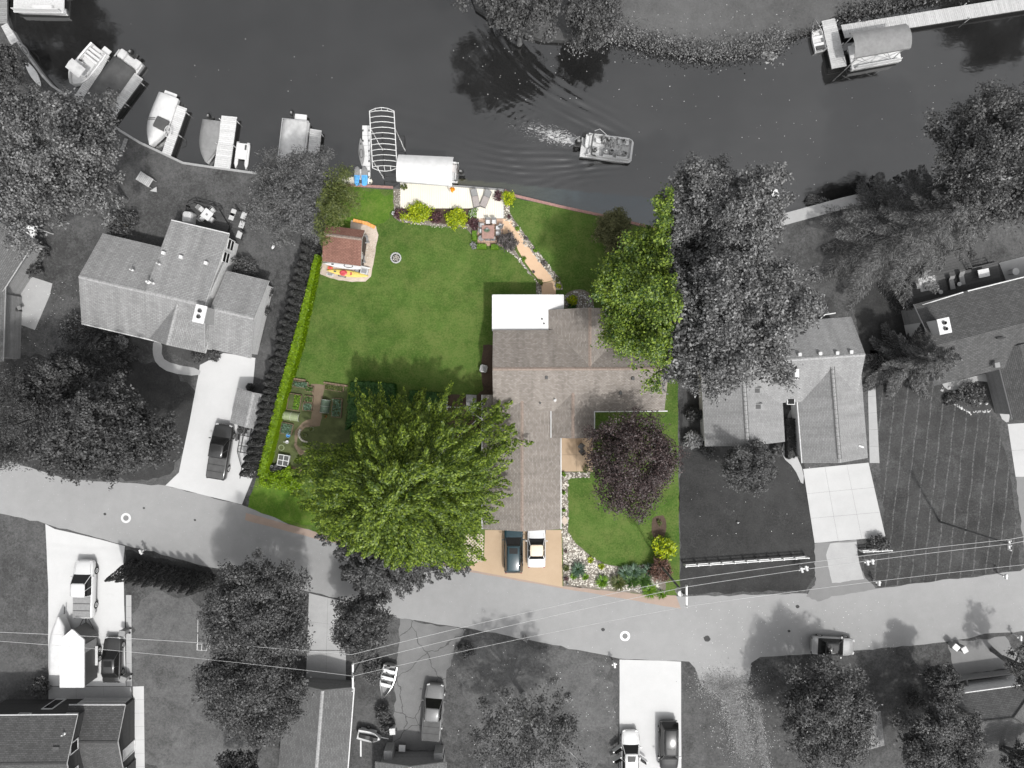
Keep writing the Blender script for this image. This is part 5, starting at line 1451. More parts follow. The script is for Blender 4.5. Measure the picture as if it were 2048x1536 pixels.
# --- hipped roof
c0 = P(1985, 1440)
h8 = thing('house', 'low grey hipped roof with a white gutter beside the small dark tree', 'house', (c0.x, c0.y, 0))
ze, zr = 2.7, 4.3
A_, B_, C_, D_ = P(1885, 1393, ze), P(2075, 1367, ze), P(2105, 1485, ze), P(1918, 1512, ze)
r1, r2 = P(1964, 1443, zr), P(2026, 1436, zr)
mb = MB()
for f in ([A_, D_, r1], [D_, C_, r2, r1], [C_, B_, r2], [B_, A_, r1, r2]): mb.face(f)
lo = [v - Vector((0, 0, .16)) for v in (A_, B_, C_, D_)]
mb.grid([[A_, B_, C_, D_], lo], 1, True); mb.face(lo, 1)
o = mb.build('roof', [MT['roof_slate'], MT['trim']], h8)
mb = MB()
for a, b in ((r1, r2), (A_, r1), (D_, r1), (B_, r2), (C_, r2)): mb.tube([a + Vector((0, 0, .0)), b + Vector((0, 0, .0))], .09, 5)
mb.build('ridge_cap', MT['cap_dark'], o)
mb = MB(); mb.tube([A_ + Vector((0, .06, -.05)), B_ + Vector((0, .06, -.05))], .07, 6); mb.build('gutter', MT['trim'], h8)
mid = (A_+B_+C_+D_)/4
mb = MB(); mb.prism([((mid + (v-mid)*.9).x, (mid + (v-mid)*.9).y) for v in (A_, B_, C_, D_)], 0, ze-.17); mb.build('wall', MT['wall_white'], h8)
c = P(1970, 1378, .2); mb = MB(); mb.box((c.x, c.y, .12), (5.0, .9, .22), R(7)); mb.build('step', MT['concrete_mid'], h8)
mb = MB(); ribbon([P2(1900, 1357), P2(1915, 1352), P2(2015, 1340)], .12, 0, .9, mb); ribbon([P2(1921, 1352), P2(1926, 1385)], .12, 0, 1.0, mb); mb.build('porch_rail', MT['mgrey'], h8)
# --- outbuildings
c0 = P(1735, 1470)
h9 = thing('shed', 'pale grey shed roof half hidden by the tree behind the parked car', 'shed', (c0.x, c0.y, 0))
wing(h9, (1700, 1440), (1708, 1508), (1766, 1460), (1650, 1470), 3.0, 2.2, 'roof_grey', 'wall_grey', 'cap')
c0 = P(500, 820)
h10 = thing('shed', 'small grey shingled shed beside the parked pickup', 'shed', (c0.x, c0.y, 0))
wing(h10, (507, 785), (491, 855), (532, 826), (467, 812), 2.9, 2.1, 'roof_grey', 'wall_white', 'cap')
c0 = P(690, 500)
h11 = thing('shed', 'rust brown roofed shed beside the kayaks', 'shed', (c0.x, c0.y, 0))
sh, *_ = wing(h11, (646, 468), (724, 478), (672, 453), (680, 527), 3.1, 2.4, 'roof_tan', 'wall_brown', 'cap_brown', zrr=2.2, ovB=.25)
ex = P(716, 505, 1.2)
for y in (490, 510): window(h11, (P(722, 478, 3.1).x-.33, P(0, y, 1.5).y, 1.45), (1, .0), .5, .7, mull=True, frame='lgrey')
# carport and house at the frame edge
c0 = P(0, 560)
h12 = thing('house', 'grey roofed house beside the worn patio slab', 'house', (c0.x, c0.y, 0))
wing(h12, (-8, 440), (-108, 597), (62, 493), (-110, 450), 4.4, 3.0, 'roof_slate', 'wall_grey', 'cap')
wing(h12, (-70, 560), (-75, 720), (8, 640), (-160, 640), 4.2, 2.9, 'roof_slate', 'wall_grey', 'cap', ovA=1.0)
nrm = Vector((.985, .1))
window(h12, (P(21, 599, 1.5).x-.25, P(0, 599, 1.5).y, 1.5), nrm, 1.2, 1.3)
cp = thing('carport', 'bright white flat canopy roof beside the large pale tree', 'carport', P(20, 470))
mb = MB(); mb.prism([P2(-60, 445, 2.7), P2(75, 452, 2.7), P2(62, 492, 2.7), P2(30, 482, 2.7), P2(22, 490, 2.7), P2(-60, 470, 2.7)], 2.6, 2.72); mb.build('roof', MT['membrane'], cp)
mb = MB()
for q in ((70, 456), (60, 486), (0, 455)): mb.tube([P(q[0], q[1], 2.6).to_2d().to_3d(), P(q[0], q[1], 2.6)], .06, 6)
mb.build('post', MT['trim'], cp)
# ------------------------------------------------------------------ vehicles
def loft(mb, secs, m=0, cap=True):
    return mb.grid(secs, m, True, cap)

def body_section(y, hw, zb, zt, crown=.03):
    """closed ring round a car body at station y"""
    r = min(.10, (zt-zb)*.3)
    half = [(hw*.80, zb), (hw*.97, zb+.08), (hw, zb+(zt-zb)*.45), (hw*.985, zt-r), (hw*.93, zt-r*.35), (hw*.80, zt), (hw*.4, zt+crown*.8), (0, zt+crown)]
    return [(x, y, z) for x, z in half] + [(-x, y, z) for x, z in half[-2::-1]]

def wheel_part(root, x, y, r, w):
    mb = MB(); n = 18
    prof = [(r*.62, -w/2), (r*.94, -w/2), (r, -w*.3), (r, w*.3), (r*.94, w/2), (r*.62, w/2)]
    mb.grid([[(x+o, y+rr*math.cos(2*PI*j/n), r+rr*math.sin(2*PI*j/n)) for j in range(n)] for rr, o in prof], 0, True, True)
    t = mb.build('wheel', MT['rubber'], root, world=False)
    mb = MB(); s = 1 if x > 0 else -1
    mb.grid([[(x+s*o, y+rr*math.cos(2*PI*j/10), r+rr*math.sin(2*PI*j/10)) for j in range(10)] for rr, o in ((r*.6, w/2-.02), (r*.58, w/2+.012), (r*.2, w/2-.01), (r*.12, w/2+.015))], 0, True, True)
    mb.build('rim', MT['alu'], t, world=False)

def tri_window(root, name, pts, mat='glass', off=.012):
    """curved-in pane given as a polygon, with its own thickness"""
    p = [Vector(q) for q in pts]; c = sum(p, Vector())/len(p)
    n = (p[1]-p[0]).cross(p[2]-p[0]).normalized()
    if n.z < 0 and abs(n.z) > .05: n = -n
    elif abs(n.z) <= .05 and n.dot(Vector((c.x, 0, 0))) < 0: n = -n
    mb = MB(); mb.grid([[q - n*.02 for q in p], [c + (q-c)*.985 + n*off for q in p]], 0, True, True)
    return mb.build(name, MT[mat], root, world=False)

def car(name, label, px, py, ang, paint, L=4.6, W=1.85, Hh=1.6, kind='suv', roof=None, cat='car', z=.017, group=None, tail='tail_grey', sunroof=True, doors=()):
    """ang: heading of the nose, degrees counter-clockwise from map north"""
    c = P(px, py, .8)
    t = thing(name, label, cat, (c.x, c.y, z), R(ang), group)
    hw = W/2
    belt = {'suv': .98, 'coupe': .84, 'sedan': .90, 'pickup': 1.08}[kind]
    hood = belt - {'suv': .04, 'coupe': .05, 'sedan': .05, 'pickup': .03}[kind]
    f, b = L/2, -L/2
    if kind == 'pickup': cab0, cab1, r0, r1 = b+L*.40, f-L*.235, b+L*.42, f-L*.36
    elif kind == 'suv': cab0, cab1, r0, r1 = b+.10, f-L*.25, b+.42, f-L*.40
    elif kind == 'coupe': cab0, cab1, r0, r1 = b+L*.20, f-L*.34, b+L*.30, f-L*.47
    else: cab0, cab1, r0, r1 = b+L*.13, f-L*.29, b+L*.27, f-L*.43
    zt_rear = belt if kind in ('suv', 'pickup') else belt-.02
    S = [(b, .80, .42, zt_rear-.16), (b+.05, .92, .34, zt_rear-.05), (b+.22, .985, .30, zt_rear), (b+L*.22, 1.0, .27, zt_rear), (cab0+L*.12, 1.0, .25, belt), (cab1-.1, 1.0, .25, belt), (cab1+.12, .99, .25, hood), (f-L*.16, .975, .27, hood-.05), (f-.28, .92, .30, hood-.13), (f-.08, .80, .34, hood-.22), (f, .60, .42, hood-.34)]
    mb = MB(); loft(mb, [body_section(y, hw*k, zb, zt) for y, k, zb, zt in S])
    bo = mb.build('body', MT[paint], t, world=False, smooth=True)
    # dark arches, sills and bumper
    mb = MB(); mb.box((0, 0, .24), (W*.86, L*.86, .16)); mb.build('underbody', MT['black'], t, world=False)
    rw = hw*.72; bw = hw*.90
    zr = Hh
    # roof
    mb = MB(); secs = []
    for y, k, dz in ((r0-.06, .90, -.06), (r0+.08, .98, -.01), ((r0+r1)/2, 1.0, .0), (r1-.08, .98, -.015), (r1+.04, .92, -.06)):
        half = [(rw*k, zr+dz-.07), (rw*k*.97, zr+dz-.02), (rw*k*.7, zr+dz+.015), (0, zr+dz+.03)]
        secs.append([(x, y, q) for x, q in half] + [(-x, y, q) for x, q in half[-2::-1]])
    loft(mb, secs); ro = mb.build('roof', MT[roof or paint], t, world=False, smooth=True)
    if sunroof and kind in ('suv', 'sedan'):
        mb = MB(); mb.box((0, r1-.45, zr+.025), (rw*1.2, .55, .02), bev=.01); mb.build('sunroof', MT['glass'], ro, world=False)
    if kind == 'suv':
        for s in (-1, 1):
            mb = MB(); mb.tube([(s*rw*.88, r0+.15, zr+.02), (s*rw*.9, r0+.3, zr+.06), (s*rw*.9, r1-.3, zr+.06), (s*rw*.88, r1-.1, zr+.02)], .018, 5); mb.build('roof_rail', MT['black'], ro, world=False)
    # cabin core keeps the glass dark
    mb = MB(); mb.grid([[(bw*.95, cab0+.04, belt-.05), (bw*.95, cab1-.04, belt-.05), (-bw*.95, cab1-.04, belt-.05), (-bw*.95, cab0+.04, belt-.05)], [(rw*.96, r0, zr-.05), (rw*.96, r1, zr-.05), (-rw*.96, r1, zr-.05), (-rw*.96, r0, zr-.05)]], 0, True, True)
    mb.build('cabin', MT['black'], t, world=False)
    tri_window(t, 'windscreen', [(bw*.93, cab1, belt+.0), (-bw*.93, cab1, belt+.0), (-rw*.92, r1+.0, zr-.05), (rw*.92, r1+.0, zr-.05)])
    tri_window(t, 'rear_window', [(bw*.90, cab0, belt+.02), (-bw*.90, cab0, belt+.02), (-rw*.9, r0, zr-.06), (rw*.9, r0, zr-.06)])
    for s in (-1, 1):
        tri_window(t, 'side_window', [(s*bw, cab0+.12, belt+.0), (s*bw, cab1-.12, belt+.0), (s*rw, r1-.03, zr-.07), (s*rw, r0+.03, zr-.07)])
        mb = MB(); mb.tube([(s*bw*.98, cab1, belt), (s*rw*.97, r1, zr-.03)], .035, 5); mb.tube([(s*bw*.96, cab0+.03, belt), (s*rw*.96, r0, zr-.04)], .05, 5); mb.tube([(s*bw, (cab0+cab1)/2-.1, belt), (s*rw*1.0, (r0+r1)/2-.05, zr-.05)], .03, 5)
        mb.build('pillar', MT[roof or paint] if kind != 'coupe' else MT[paint], t, world=False)
        mb = MB(); mb.box((s*(hw+.10), cab1-.22, belt+.04), (.20, .10, .13), 0, bev=.03); mb.build('mirror', MT[paint], t, world=False)
        mb = MB(); mb.box((s*hw*.70, f-.10, hood-.24), (.30, .16, .10), R(-s*18), bev=.03); mb.build('headlight', MT['lamp'], t, world=False)
        mb = MB(); mb.box((s*hw*.80, b+.03, belt-.18), (.22, .10, .16), 0, bev=.03); mb.build('taillight', MT[tail], t, world=False)
    wr = .34 if kind != 'pickup' else .38
    for s in (-1, 1):
        for y in (f-L*.195, b+L*.205):
            wheel_part(t, s*(hw-.10), y, wr, .22)
    # bonnet shut lines
    mb = MB()
    for s in (-1, 1): mb.tube([(s*hw*.72, f-.35, hood-.10), (s*hw*.78, cab1+.15, hood+.012)], .008, 4)
    mb.build('bonnet_seam', MT['black'], bo, world=False)
    if kind == 'pickup':
        mb = MB(); mb.box((0, (b+.12+cab0-.06)/2, belt+.03), (W*.86, cab0-b-.22, .05), bev=.02)
        co = mb.build('bed_cover', MT['dark_cloth' if paint != 'car_white' else 'mgrey'], t, world=False)
        k = 3
        for i in range(1, k):
            y = b+.12 + (cab0-b-.2)*i/k
            mb = MB(); mb.box((0, y, belt+.062), (W*.84, .05, .02)); mb.build('cover_seam', MT['black'], co, world=False)
    for (sx, y0, ln, a) in doors:
        mb = MB()
        p0 = Vector((sx*hw, y0, 0)); dd = Vector((sx*math.sin(R(a)), -math.cos(R(a)), 0)); p1 = p0 + dd*ln
        nn = Vector((-dd.y, dd.x, 0))*.05
        mb.grid([[p0-nn+Vector((0, 0, z_)), p1-nn+Vector((0, 0, z_)), p1+nn+Vector((0, 0, z_)), p0+nn+Vector((0, 0, z_))] for z_ in (.35, belt)], 0, True, True)
        do = mb.build('open_door', MT[paint], t, world=False)
        mb = MB(); q0 = p0 + dd*.12; q1 = p1 - dd*.12
        mb.grid([[q0-nn*.3+Vector((0, 0, belt)), q1-nn*.3+Vector((0, 0, belt)), q1+nn*.3+Vector((0, 0, belt)), q0+nn*.3+Vector((0, 0, belt))], [q0-nn*.3+Vector((0, 0, Hh-.1))-sx*Vector((.12, 0, 0)), q1-nn*.3+Vector((0, 0, Hh-.15))-sx*Vector((.12, 0, 0)), q1+nn*.3+Vector((0, 0, Hh-.15))-sx*Vector((.12, 0, 0)), q0+nn*.3+Vector((0, 0, Hh-.1))-sx*Vector((.12, 0, 0))]], 0, True, True)
        mb.build('door_glass', MT['glass'], do, world=False)
    return t

car('parked_car', 'dark teal estate car on the tan drive beside the white convertible', 1027, 1098, 0, 'car_teal', 4.75, 1.86, 1.68, 'suv', tail='tail')
car('parked_car', 'white convertible with a beige soft top on the tan drive', 1073, 1091, 0, 'car_white', 4.4, 1.82, 1.30, 'coupe', roof='beige', tail='tail', sunroof=False)
car('pickup_truck', 'dark grey pickup on the concrete drive beside the empty boat trailer', 440, 903, -9, 'car_dark', 5.5, 1.95, 1.80, 'pickup', cat='pickup')
car('pickup_truck', 'white pickup with a grey bed cover in front of the white trailer', 168, 1178, -1, 'car_white', 5.7, 1.98, 1.85, 'pickup', cat='pickup')
car('parked_car', 'black sedan parked beside the white enclosed trailer', 223, 1320, -1, 'car_dark', 4.5, 1.8, 1.45, 'sedan')
car('parked_car', 'grey car parked at the kerb in front of the tree', 1667, 1293, -93, 'car_silver', 4.3, 1.78, 1.45, 'sedan', roof='car_black')
car('parked_car', 'black van-like car on the white drive beside the car with open doors', 1338, 1492, 180, 'car_black', 4.9, 1.9, 1.75, 'suv')
car('parked_car', 'white car with its doors standing open on the white drive', 1261, 1508, 0, 'car_white', 4.6, 1.8, 1.48, 'sedan', doors=((-1, .75, 1.0, 55), (-1, -.3, .95, 62), (1, -.3, .95, 55)))
car('pickup_truck', 'mid grey pickup with a flat bed cover on the cracked drive', 866, 1424, -5, 'car_grey', 5.6, 1.95, 1.8, 'pickup', cat='pickup')

# white enclosed trailer with a pointed nose
c = P(163, 1308, 1.2)
t = thing('cargo_trailer', 'white enclosed cargo trailer with a pointed nose behind the white pickup', 'trailer', (c.x, c.y, .017), R(0))
mb = MB(); poly = [(-1.12, -2.6), (1.12, -2.6), (1.12, 1.9), (0, 2.9), (-1.12, 1.9)]
mb.prism(poly, .45, 2.55); mb.build('box', MT['dgrey'], t, world=False)
mb = MB(); mb.prism([(x*1.02, y*1.01) for x, y in poly], 2.552, 2.62); ro = mb.build('roof', MT['white'], t, world=False)
mb = MB()
for i in range(5):
    a = poly[i]; b = poly[(i+1) % 5]; ribbon([(a[0]*1.025, a[1]*1.012), (b[0]*1.025, b[1]*1.012)], .06, 2.5, 2.64, mb)
mb.build('roof_edge', MT['trim'], ro, world=False)
mb = MB(); mb.tube([(0, 2.8, .5), (0, 4.0, .5)], .06, 6); mb.tube([(-.9, 2.0, .5), (0, 3.7, .5)], .04, 6); mb.tube([(.9, 2.0, .5), (0, 3.7, .5)], .04, 6); mb.build('drawbar', MT['dgrey'], t, world=False)
for s in (-1, 1):
    for y in (-.75, .1): wheel_part(t, s*1.2, y, .34, .2)
    mb = MB(); mb.box((s*1.22, -.32, .80), (.3, 1.9, .05), bev=.02); mb.build('fender', MT['lgrey'], t, world=False)
mb = MB(); mb.box((1.13, 1.0, 1.5), (.04, .8, 1.7)); mb.build('side_door', MT['mgrey'], t, world=False)

def boat_trailer_frame(t, L=4.6, W=1.5):
    mb = MB()
    for s in (-1, 1): mb.tube([(s*W*.42, -L*.38, .5), (s*W*.42, L*.12, .5), (0, L*.42, .48)], .045, 6)
    mb.tube([(0, L*.40, .48), (0, L*.62, .48)], .05, 6)
    mb.build('frame', MT['dgrey'], t, world=False)
    for y in (-L*.38, -L*.20, 0, L*.12):
        mb = MB(); mb.tube([(-W*.42, y, .5), (W*.42, y, .5)], .04, 6); mb.build('cross_bar', MT['dgrey'], t, world=False)
    for s in (-1, 1):
        mb = MB(); mb.box((s*W*.2, -L*.12, .66), (.1, L*.5, .07)); mb.build('bunk', MT['dark_cloth'], t, world=False)
        wheel_part(t, s*(W*.5+.1), -L*.15, .3, .18)
        mb = MB(); mb.box((s*(W*.5+.1), -L*.15, .68), (.24, .75, .05), bev=.02); mb.build('fender', MT['dgrey'], t, world=False)
    mb = MB(); mb.tube([(0, L*.58, .02), (0, L*.58, .6)], .035, 6); mb.build('jack', MT['dgrey'], t, world=False)
c = P(491, 893, .5)
boat_trailer_frame(thing('boat_trailer', 'empty dark boat trailer between the pickup and the arborvitae', 'trailer', (c.x, c.y, .017), R(170)), 5.2, 1.7)

# ------------------------------------------------------------------ boats
def boat_at(name, label, stern, bow, zl, cat='boat', zloc=WATER_Z, group=None):
    a = P(*stern, zl); b = P(*bow, zl); c = (a+b)/2
    d = b-a
    t = thing(name, label, cat, (c.x, c.y, zloc), math.atan2(-d.x, d.y), group)
    return t, d.length

def hull_hw(t, W, full=.5, p=2.2, stern=.92):
    k = stern + (1-stern)*min(1, t/.3)
    return W/2*k*(1 - (max(0, t-full)/(1-full))**p)

def hull(t, L, W, mat='gelcoat', zt=.75, full=.5, p=2.2, deck='gelcoat', inner=True, cockpit=None):
    mb = MB(); secs = []; n = 13
    for i in range(n):
        f = i/(n-1); y = -L/2 + L*f; w = max(.03, hull_hw(f, W, full, p)); z1 = zt + .22*max(0, f-.4)**1.5; zk = -.25 + .45*max(0, f-.7)**1.3
        half = [(0, zk), (w*.65, zk+.16), (w*.93, zk+.38), (w, z1-.08), (w, z1), (w*.90, z1+.02), (w*.84, z1-.02)]
        secs.append([(-x, y, z) for x, z in half[::-1]] + [(x, y, z) for x, z in half[1:]])
    for r in range(n-1):
        pass
    mb.grid(secs, 0, False)
    mb.face(secs[0][::-1])
    o = mb.build('hull', MT[mat], t, world=False, smooth=False)
    # deck / floor inside
    mb = MB(); rows = []
    for i in range(n):
        f = i/(n-1); y = -L/2 + .03 + (L-.06)*f; w = max(.02, hull_hw(f, W, full, p))*.86; z1 = (zt + .22*max(0, f-.4)**1.5) - (.02 if not inner else .45)
        rows.append([(-w, y, z1), (0, y, z1+.02), (w, y, z1)])
    mb.grid(rows); mb.build('deck', MT[deck], t, world=False)
    return o

def boat_cover(t, L, W, mat, zt=.75, rise=.35, full=.5, p=2.2, over=1.02, y0=None, y1=None):
    mb = MB(); secs = []; n = 13
    for i in range(n):
        f = i/(n-1); y = (-L/2 + L*f)*1.005; w = max(.02, hull_hw(f, W, full, p))*over; z1 = zt + .22*max(0, f-.4)**1.5
        r = rise*min(1, f/.12+.35)*(1-max(0, f-.75)/.25*.85)
        sag = .03*math.sin(i*2.1)
        secs.append([(-w, y, z1-.18), (-w, y, z1+.03), (-w*.55, y, z1+r*.7+sag), (0, y, z1+r), (w*.55, y, z1+r*.7-sag), (w, y, z1+.03), (w, y, z1-.18)])
    mb.grid(secs, 0, False); mb.face(secs[0][::-1])
    return mb.build('cover', MT[mat], t, world=False, smooth=True)

def outboard(t, y, z=.7, s=1.0, mat='black', x=0.0, tilt=.0):
    mb = MB(); secs = []
    for zz, k, oy in ((.30, .6, 0), (.38, .95, -.02), (.55, 1.0, -.03), (.70, .92, -.03), (.80, .6, -.02)):
        w, l = .17*k*s, .27*k*s
        secs.append([(x+w*math.cos(2*PI*j/10), y-.25*s+oy+l*math.sin(2*PI*j/10), z-.35+zz*s) for j in range(10)])
    mb.grid(secs, 0, True, True)
    o = mb.build('outboard_motor', MT[mat], t, world=False, smooth=True)
    mb = MB(); mb.box((x, y-.25*s, z-.35), (.10*s, .18*s, .8*s)); mb.box((x, y-.10*s, z-.05), (.26*s, .22*s, .2*s)); mb.box((x, y-.3*s, z-.62), (.2*s, .42*s, .05)); mb.build('motor_leg', MT['dgrey'], o, world=False)
    mb = MB(); mb.box((x, y-.25*s, z-.35+.79*s), (.15*s, .2*s, .04)); mb.build('cowl_cap', MT['mgrey'], o, world=False)
    return o

def pontoons(t, L, W, z=.0, r=.3):
    for s in (-1, 1):
        mb = MB(); mb.tube([(s*(W/2-r), -L/2, z+.05), (s*(W/2-r), L/2-.7, z+.05), (s*(W/2-r), L/2-.25, z+.12), (s*(W/2-r), L/2, z+.28)], [r, r, r*.8, r*.12], 10)
        mb.build('pontoon', MT['alu'], t, world=False, smooth=True)

# 1 bow rider with a grey bimini
t, L = boat_at('bowrider_boat', 'white open boat with a grey bimini top moored by the narrow pier', (196, 95), (140, 166), .3)
hull(t, L, 2.2, full=.55, p=3.2)
mb = MB(); mb.grid([[(-1.25, .15, 2.0), (.45, .15, 2.0)], [(-1.3, .6, 2.08), (.45, .6, 2.08)], [(-1.25, 1.25, 2.0), (.45, 1.25, 2.0)]]); mb.grid([[(-1.25, .15, 1.97), (.45, .15, 1.97)], [(-1.3, .6, 2.05), (.45, .6, 2.05)], [(-1.25, 1.25, 1.97), (.45, 1.25, 1.97)]])
bm = mb.build('bimini', MT['mid_cloth'], t, world=False)
mb = MB()
for x in (-1.1, .42):
    for y in (.2, 1.2): mb.tube([(x*.9, .7, .7), (x, y, 1.98)], .02, 5)
mb.build('bimini_frame', MT['alu'], bm, world=False)
for y in (-.9, -1.3, -1.7):
    mb = MB(); mb.box((0, y, .62), (1.6, .26, .25), bev=.05); mb.build('seat', MT['white_cloth'], t, world=False)
mb = MB(); mb.box((.45, .1, .75), (.7, .5, .5), bev=.08); mb.build('console', MT['lgrey'], t, world=False)
mb = MB(); mb.tube([(.45, -.15, 1.0), (.45, -.2, 1.02)], .16, 12); mb.build('steering_wheel', MT['black'], t, world=False)
mb = MB(); mb.box((-.45, -L/2-.25, .3), (.9, .6, .08), bev=.03); mb.build('swim_platform', MT['gelcoat'], t, world=False)
# 2 pontoon boat under a dark cover
t, L = boat_at('pontoon_boat', 'pontoon boat under a dark cover with a light stern deck and outboard', (259, 108), (178, 220), .5)
pontoons(t, L, 2.5)
mb = MB(); mb.box((0, 0, .42), (2.6, L-.2, .10), bev=.03); mb.build('deck', MT['lgrey'], t, world=False)
mb = MB(); secs = []
for y, k, h_ in ((-L/2+.95, .90, .55), (-L/2+1.1, .98, .85), (0, 1, .95), (L/2-.6, .97, .85), (L/2-.35, .85, .5)):
    w = 1.22*k; secs.append([(-w, y, .5), (-w, y, h_*.9+.25), (-w*.5, y, h_+.38), (0, y, h_+.42), (w*.5, y, h_+.38), (w, y, h_*.9+.25), (w, y, .5)])
mb.grid(secs); mb.face(secs[0][::-1]); mb.face(secs[-1]); mb.build('cover', MT['dark_cloth'], t, world=False, smooth=True)
for s in (-1, 1):
    mb = MB(); mb.box((s*.85, -L/2+.40, .62), (.75, .9, .35), bev=.1); mb.build('stern_seat', MT['mid_cloth'], t, world=False)
mb = MB(); mb.tube([(1.33, -L/2+.2, .72), (1.33, L/2-1.0, .72)], .07, 6); mb.build('rail', MT['alu'], t, world=False)
outboard(t, -L/2+.05, .75, 1.1)
# 3 white covered runabout
t, L = boat_at('covered_boat', 'white covered runabout with a dark patch, moored by a narrow plank dock', (334, 188), (297, 288), .5)
hull(t, L, 2.15, full=.45); boat_cover(t, L, 2.15, 'white_cloth', full=.45, rise=.45)
mb = MB(); mb.box((-.55, .35, 1.2), (1.3, 1.15, .22), R(-6), bev=.09); mb.build('dark_hood', MT['dark_cloth'], t, world=False)
mb = MB(); mb.tube([(.1, .2, 1.35), (.95, .42, 1.15)], .035, 6); mb.tube([(.1, .02, 1.35), (.9, .25, 1.15)], .035, 6); mb.build('strap', MT['dgrey'], t, world=False)
mb = MB(); mb.box((.1, -L/2-.22, .35), (1.3, .5, .1), bev=.04); mb.build('swim_platform', MT['white_cloth'], t, world=False)
# 4 grey covered boat
t, L = boat_at('covered_boat', 'fishing boat under a tight grey cover beside the wide plank dock', (419, 237), (408, 322), .5)
hull(t, L, 1.9, full=.4, zt=.6); boat_cover(t, L, 1.9, 'grey_cloth', zt=.6, full=.4, rise=.22); outboard(t, -L/2, .75, 1.0, x=.15)
# 5 pontoon with light grey cover
t, L = boat_at('pontoon_boat', 'pontoon boat under a pale grey cover beneath the fine leafed tree', (590, 236), (578, 342), .5)
pontoons(t, L, 2.5)
mb = MB(); mb.box((0, 0, .42), (2.6, L-.2, .10), bev=.03); mb.build('deck', MT['lgrey'], t, world=False)
mb = MB(); secs = []
for y, k, h_ in ((-L/2+.15, .96, .7), (-L/2+.3, 1.0, .8), (0, 1, .86), (L/2-.5, .97, .8), (L/2-.3, .85, .5)):
    w = 1.2*k; secs.append([(-w, y, .5), (-w, y, h_*.9+.2), (-w*.5, y, h_+.26), (0, y, h_+.30), (w*.5, y, h_+.26), (w, y, h_*.9+.2), (w, y, .5)])
mb.grid(secs); mb.face(secs[0][::-1]); mb.face(secs[-1]); mb.build('cover', MT['mid_cloth'], t, world=False, smooth=True)
mb = MB(); mb.box((-.35, -L/2-.3, .45), (1.2, .7, .12), bev=.04); mb.build('stern_platform', MT['white'], t, world=False)
mb = MB(); mb.tube([(-1.3, -L/2+.1, .85), (-1.3, L/2-1.6, .85)], .05, 6); mb.tube([(-1.3, -L/2+.1, .85), (1.3, -L/2+.1, .85), (1.3, L/2-.8, .85)], .06, 6); mb.build('rail', MT['alu'], t, world=False)
outboard(t, -L/2-.15, .8, 1.1, x=.35)
# 6 boat lift frame without its canopy
zc = 2.6
cs = [P(739, 222, zc), P(788, 222, zc), P(794, 336, zc), P(745, 336, zc)]
c = sum(cs, Vector())/4
t = thing('boat_lift', 'bare white tube canopy frame of an empty boat lift', 'boat lift', (c.x, c.y, WATER_Z))
def cl(u, v, dz=0.0):
    return cs[0]*(1-u)*(1-v)+cs[1]*u*(1-v)+cs[2]*u*v+cs[3]*(1-u)*v + Vector((0, 0, dz))
mb = MB()
for u in (0, 1): mb.tube([cl(u, v) for v in (0, .5, 1)], .05, 6)
mb.build('side_rail', MT['white'], t)
for i in range(11):
    v = .02 + .96*i/10
    mb = MB(); mb.tube([cl(0, v), cl(.25, v, .28), cl(.5, v, .38), cl(.75, v, .28), cl(1, v)], .035, 6); mb.build('rib', MT['white'], t)
for v, w in ((0, -.045), (1, .045)):
    mb = MB(); mb.tube([cl(0, v), cl(.25, v+w, .02), cl(.5, v+w*1.3, .05), cl(.75, v+w, .02), cl(1, v)], .035, 6)
    for u in (.25, .5, .75): mb.tube([cl(u, v+w*1.1, .03), cl(u, v-w*.3, .3)], .03, 5)
    mb.build('end_hoop', MT['white'], t)
for u in (0, 1):
    for v in (.3, .85):
        p = cl(u, v); mb = MB(); mb.tube([(p.x, p.y, -1.5), p], .05, 6); mb.build('post', MT['alu'], t)
mb = MB()
for v in (.3, .85):
    a = cl(0, v); b = cl(1, v); mb.tube([(a.x, a.y, -.75), (b.x, b.y, -.75)], .06, 6)
for u in (.3, .7):
    a = cl(u, .2); b = cl(u, .95); mb.tube([(a.x, a.y, -.65), (b.x, b.y, -.65)], .07, 6)
mb.build('cradle', MT['dgrey'], t)
# 7 canopy boat along the deck
zc = 2.5
cs = [P(797, 309, zc), P(907, 314, zc), P(904, 372, zc), P(793, 362, zc)]
c = sum(cs, Vector())/4
t = thing('boat_lift', 'boat lift with a white vaulted canopy beside the waterside deck', 'boat lift', (c.x, c.y, WATER_Z))
mb = MB()
rows = []
for i in range(9):
    v = i/8
    rows.append([cl(u, v, .62*math.sin(PI*v)**.8 + .02*math.sin(u*23+v*3)) for u in [j/10 for j in range(11)]])
mb.grid(rows); rows2 = [[q - Vector((0, 0, .03)) for q in r] for r in rows]; mb.grid([r[::-1] for r in rows2])
for vv in (0, 1): mb.grid([[cl(j/10, vv) for j in range(11)], [cl(j/10, vv, -.28) for j in range(11)]])
mb.build('canopy', MT['white_cloth'], t, smooth=True)
for u in (.08, .92):
    for v in (.04, .96):
        p = cl(u, v); mb = MB(); mb.tube([(p.x, p.y, -1.5), p], .05, 6); mb.build('post', MT['alu'], t)
a = P(906, 345, .3); b = P(800, 338, .3); d = b-a
t = thing('canopied_boat', 'white boat under the vaulted canopy with its stern and outboard showing', 'boat', ((a+b)/2 + Vector((.35, -.0, -.3-.0))).to_tuple(), math.atan2(-d.x, d.y))
t.location.z = WATER_Z+.15
L = 5.6
hull(t, L, 2.2, full=.5)
mb = MB(); mb.box((.45, -L/2+.9, .55), (.7, .5, .3), bev=.08); mb.build('seat', MT['orange'], t, world=False)
mb = MB(); mb.box((-.4, -L/2+.6, .55), (.9, .45, .3), bev=.08); mb.build('seat', MT['mid_cloth'], t, world=False)
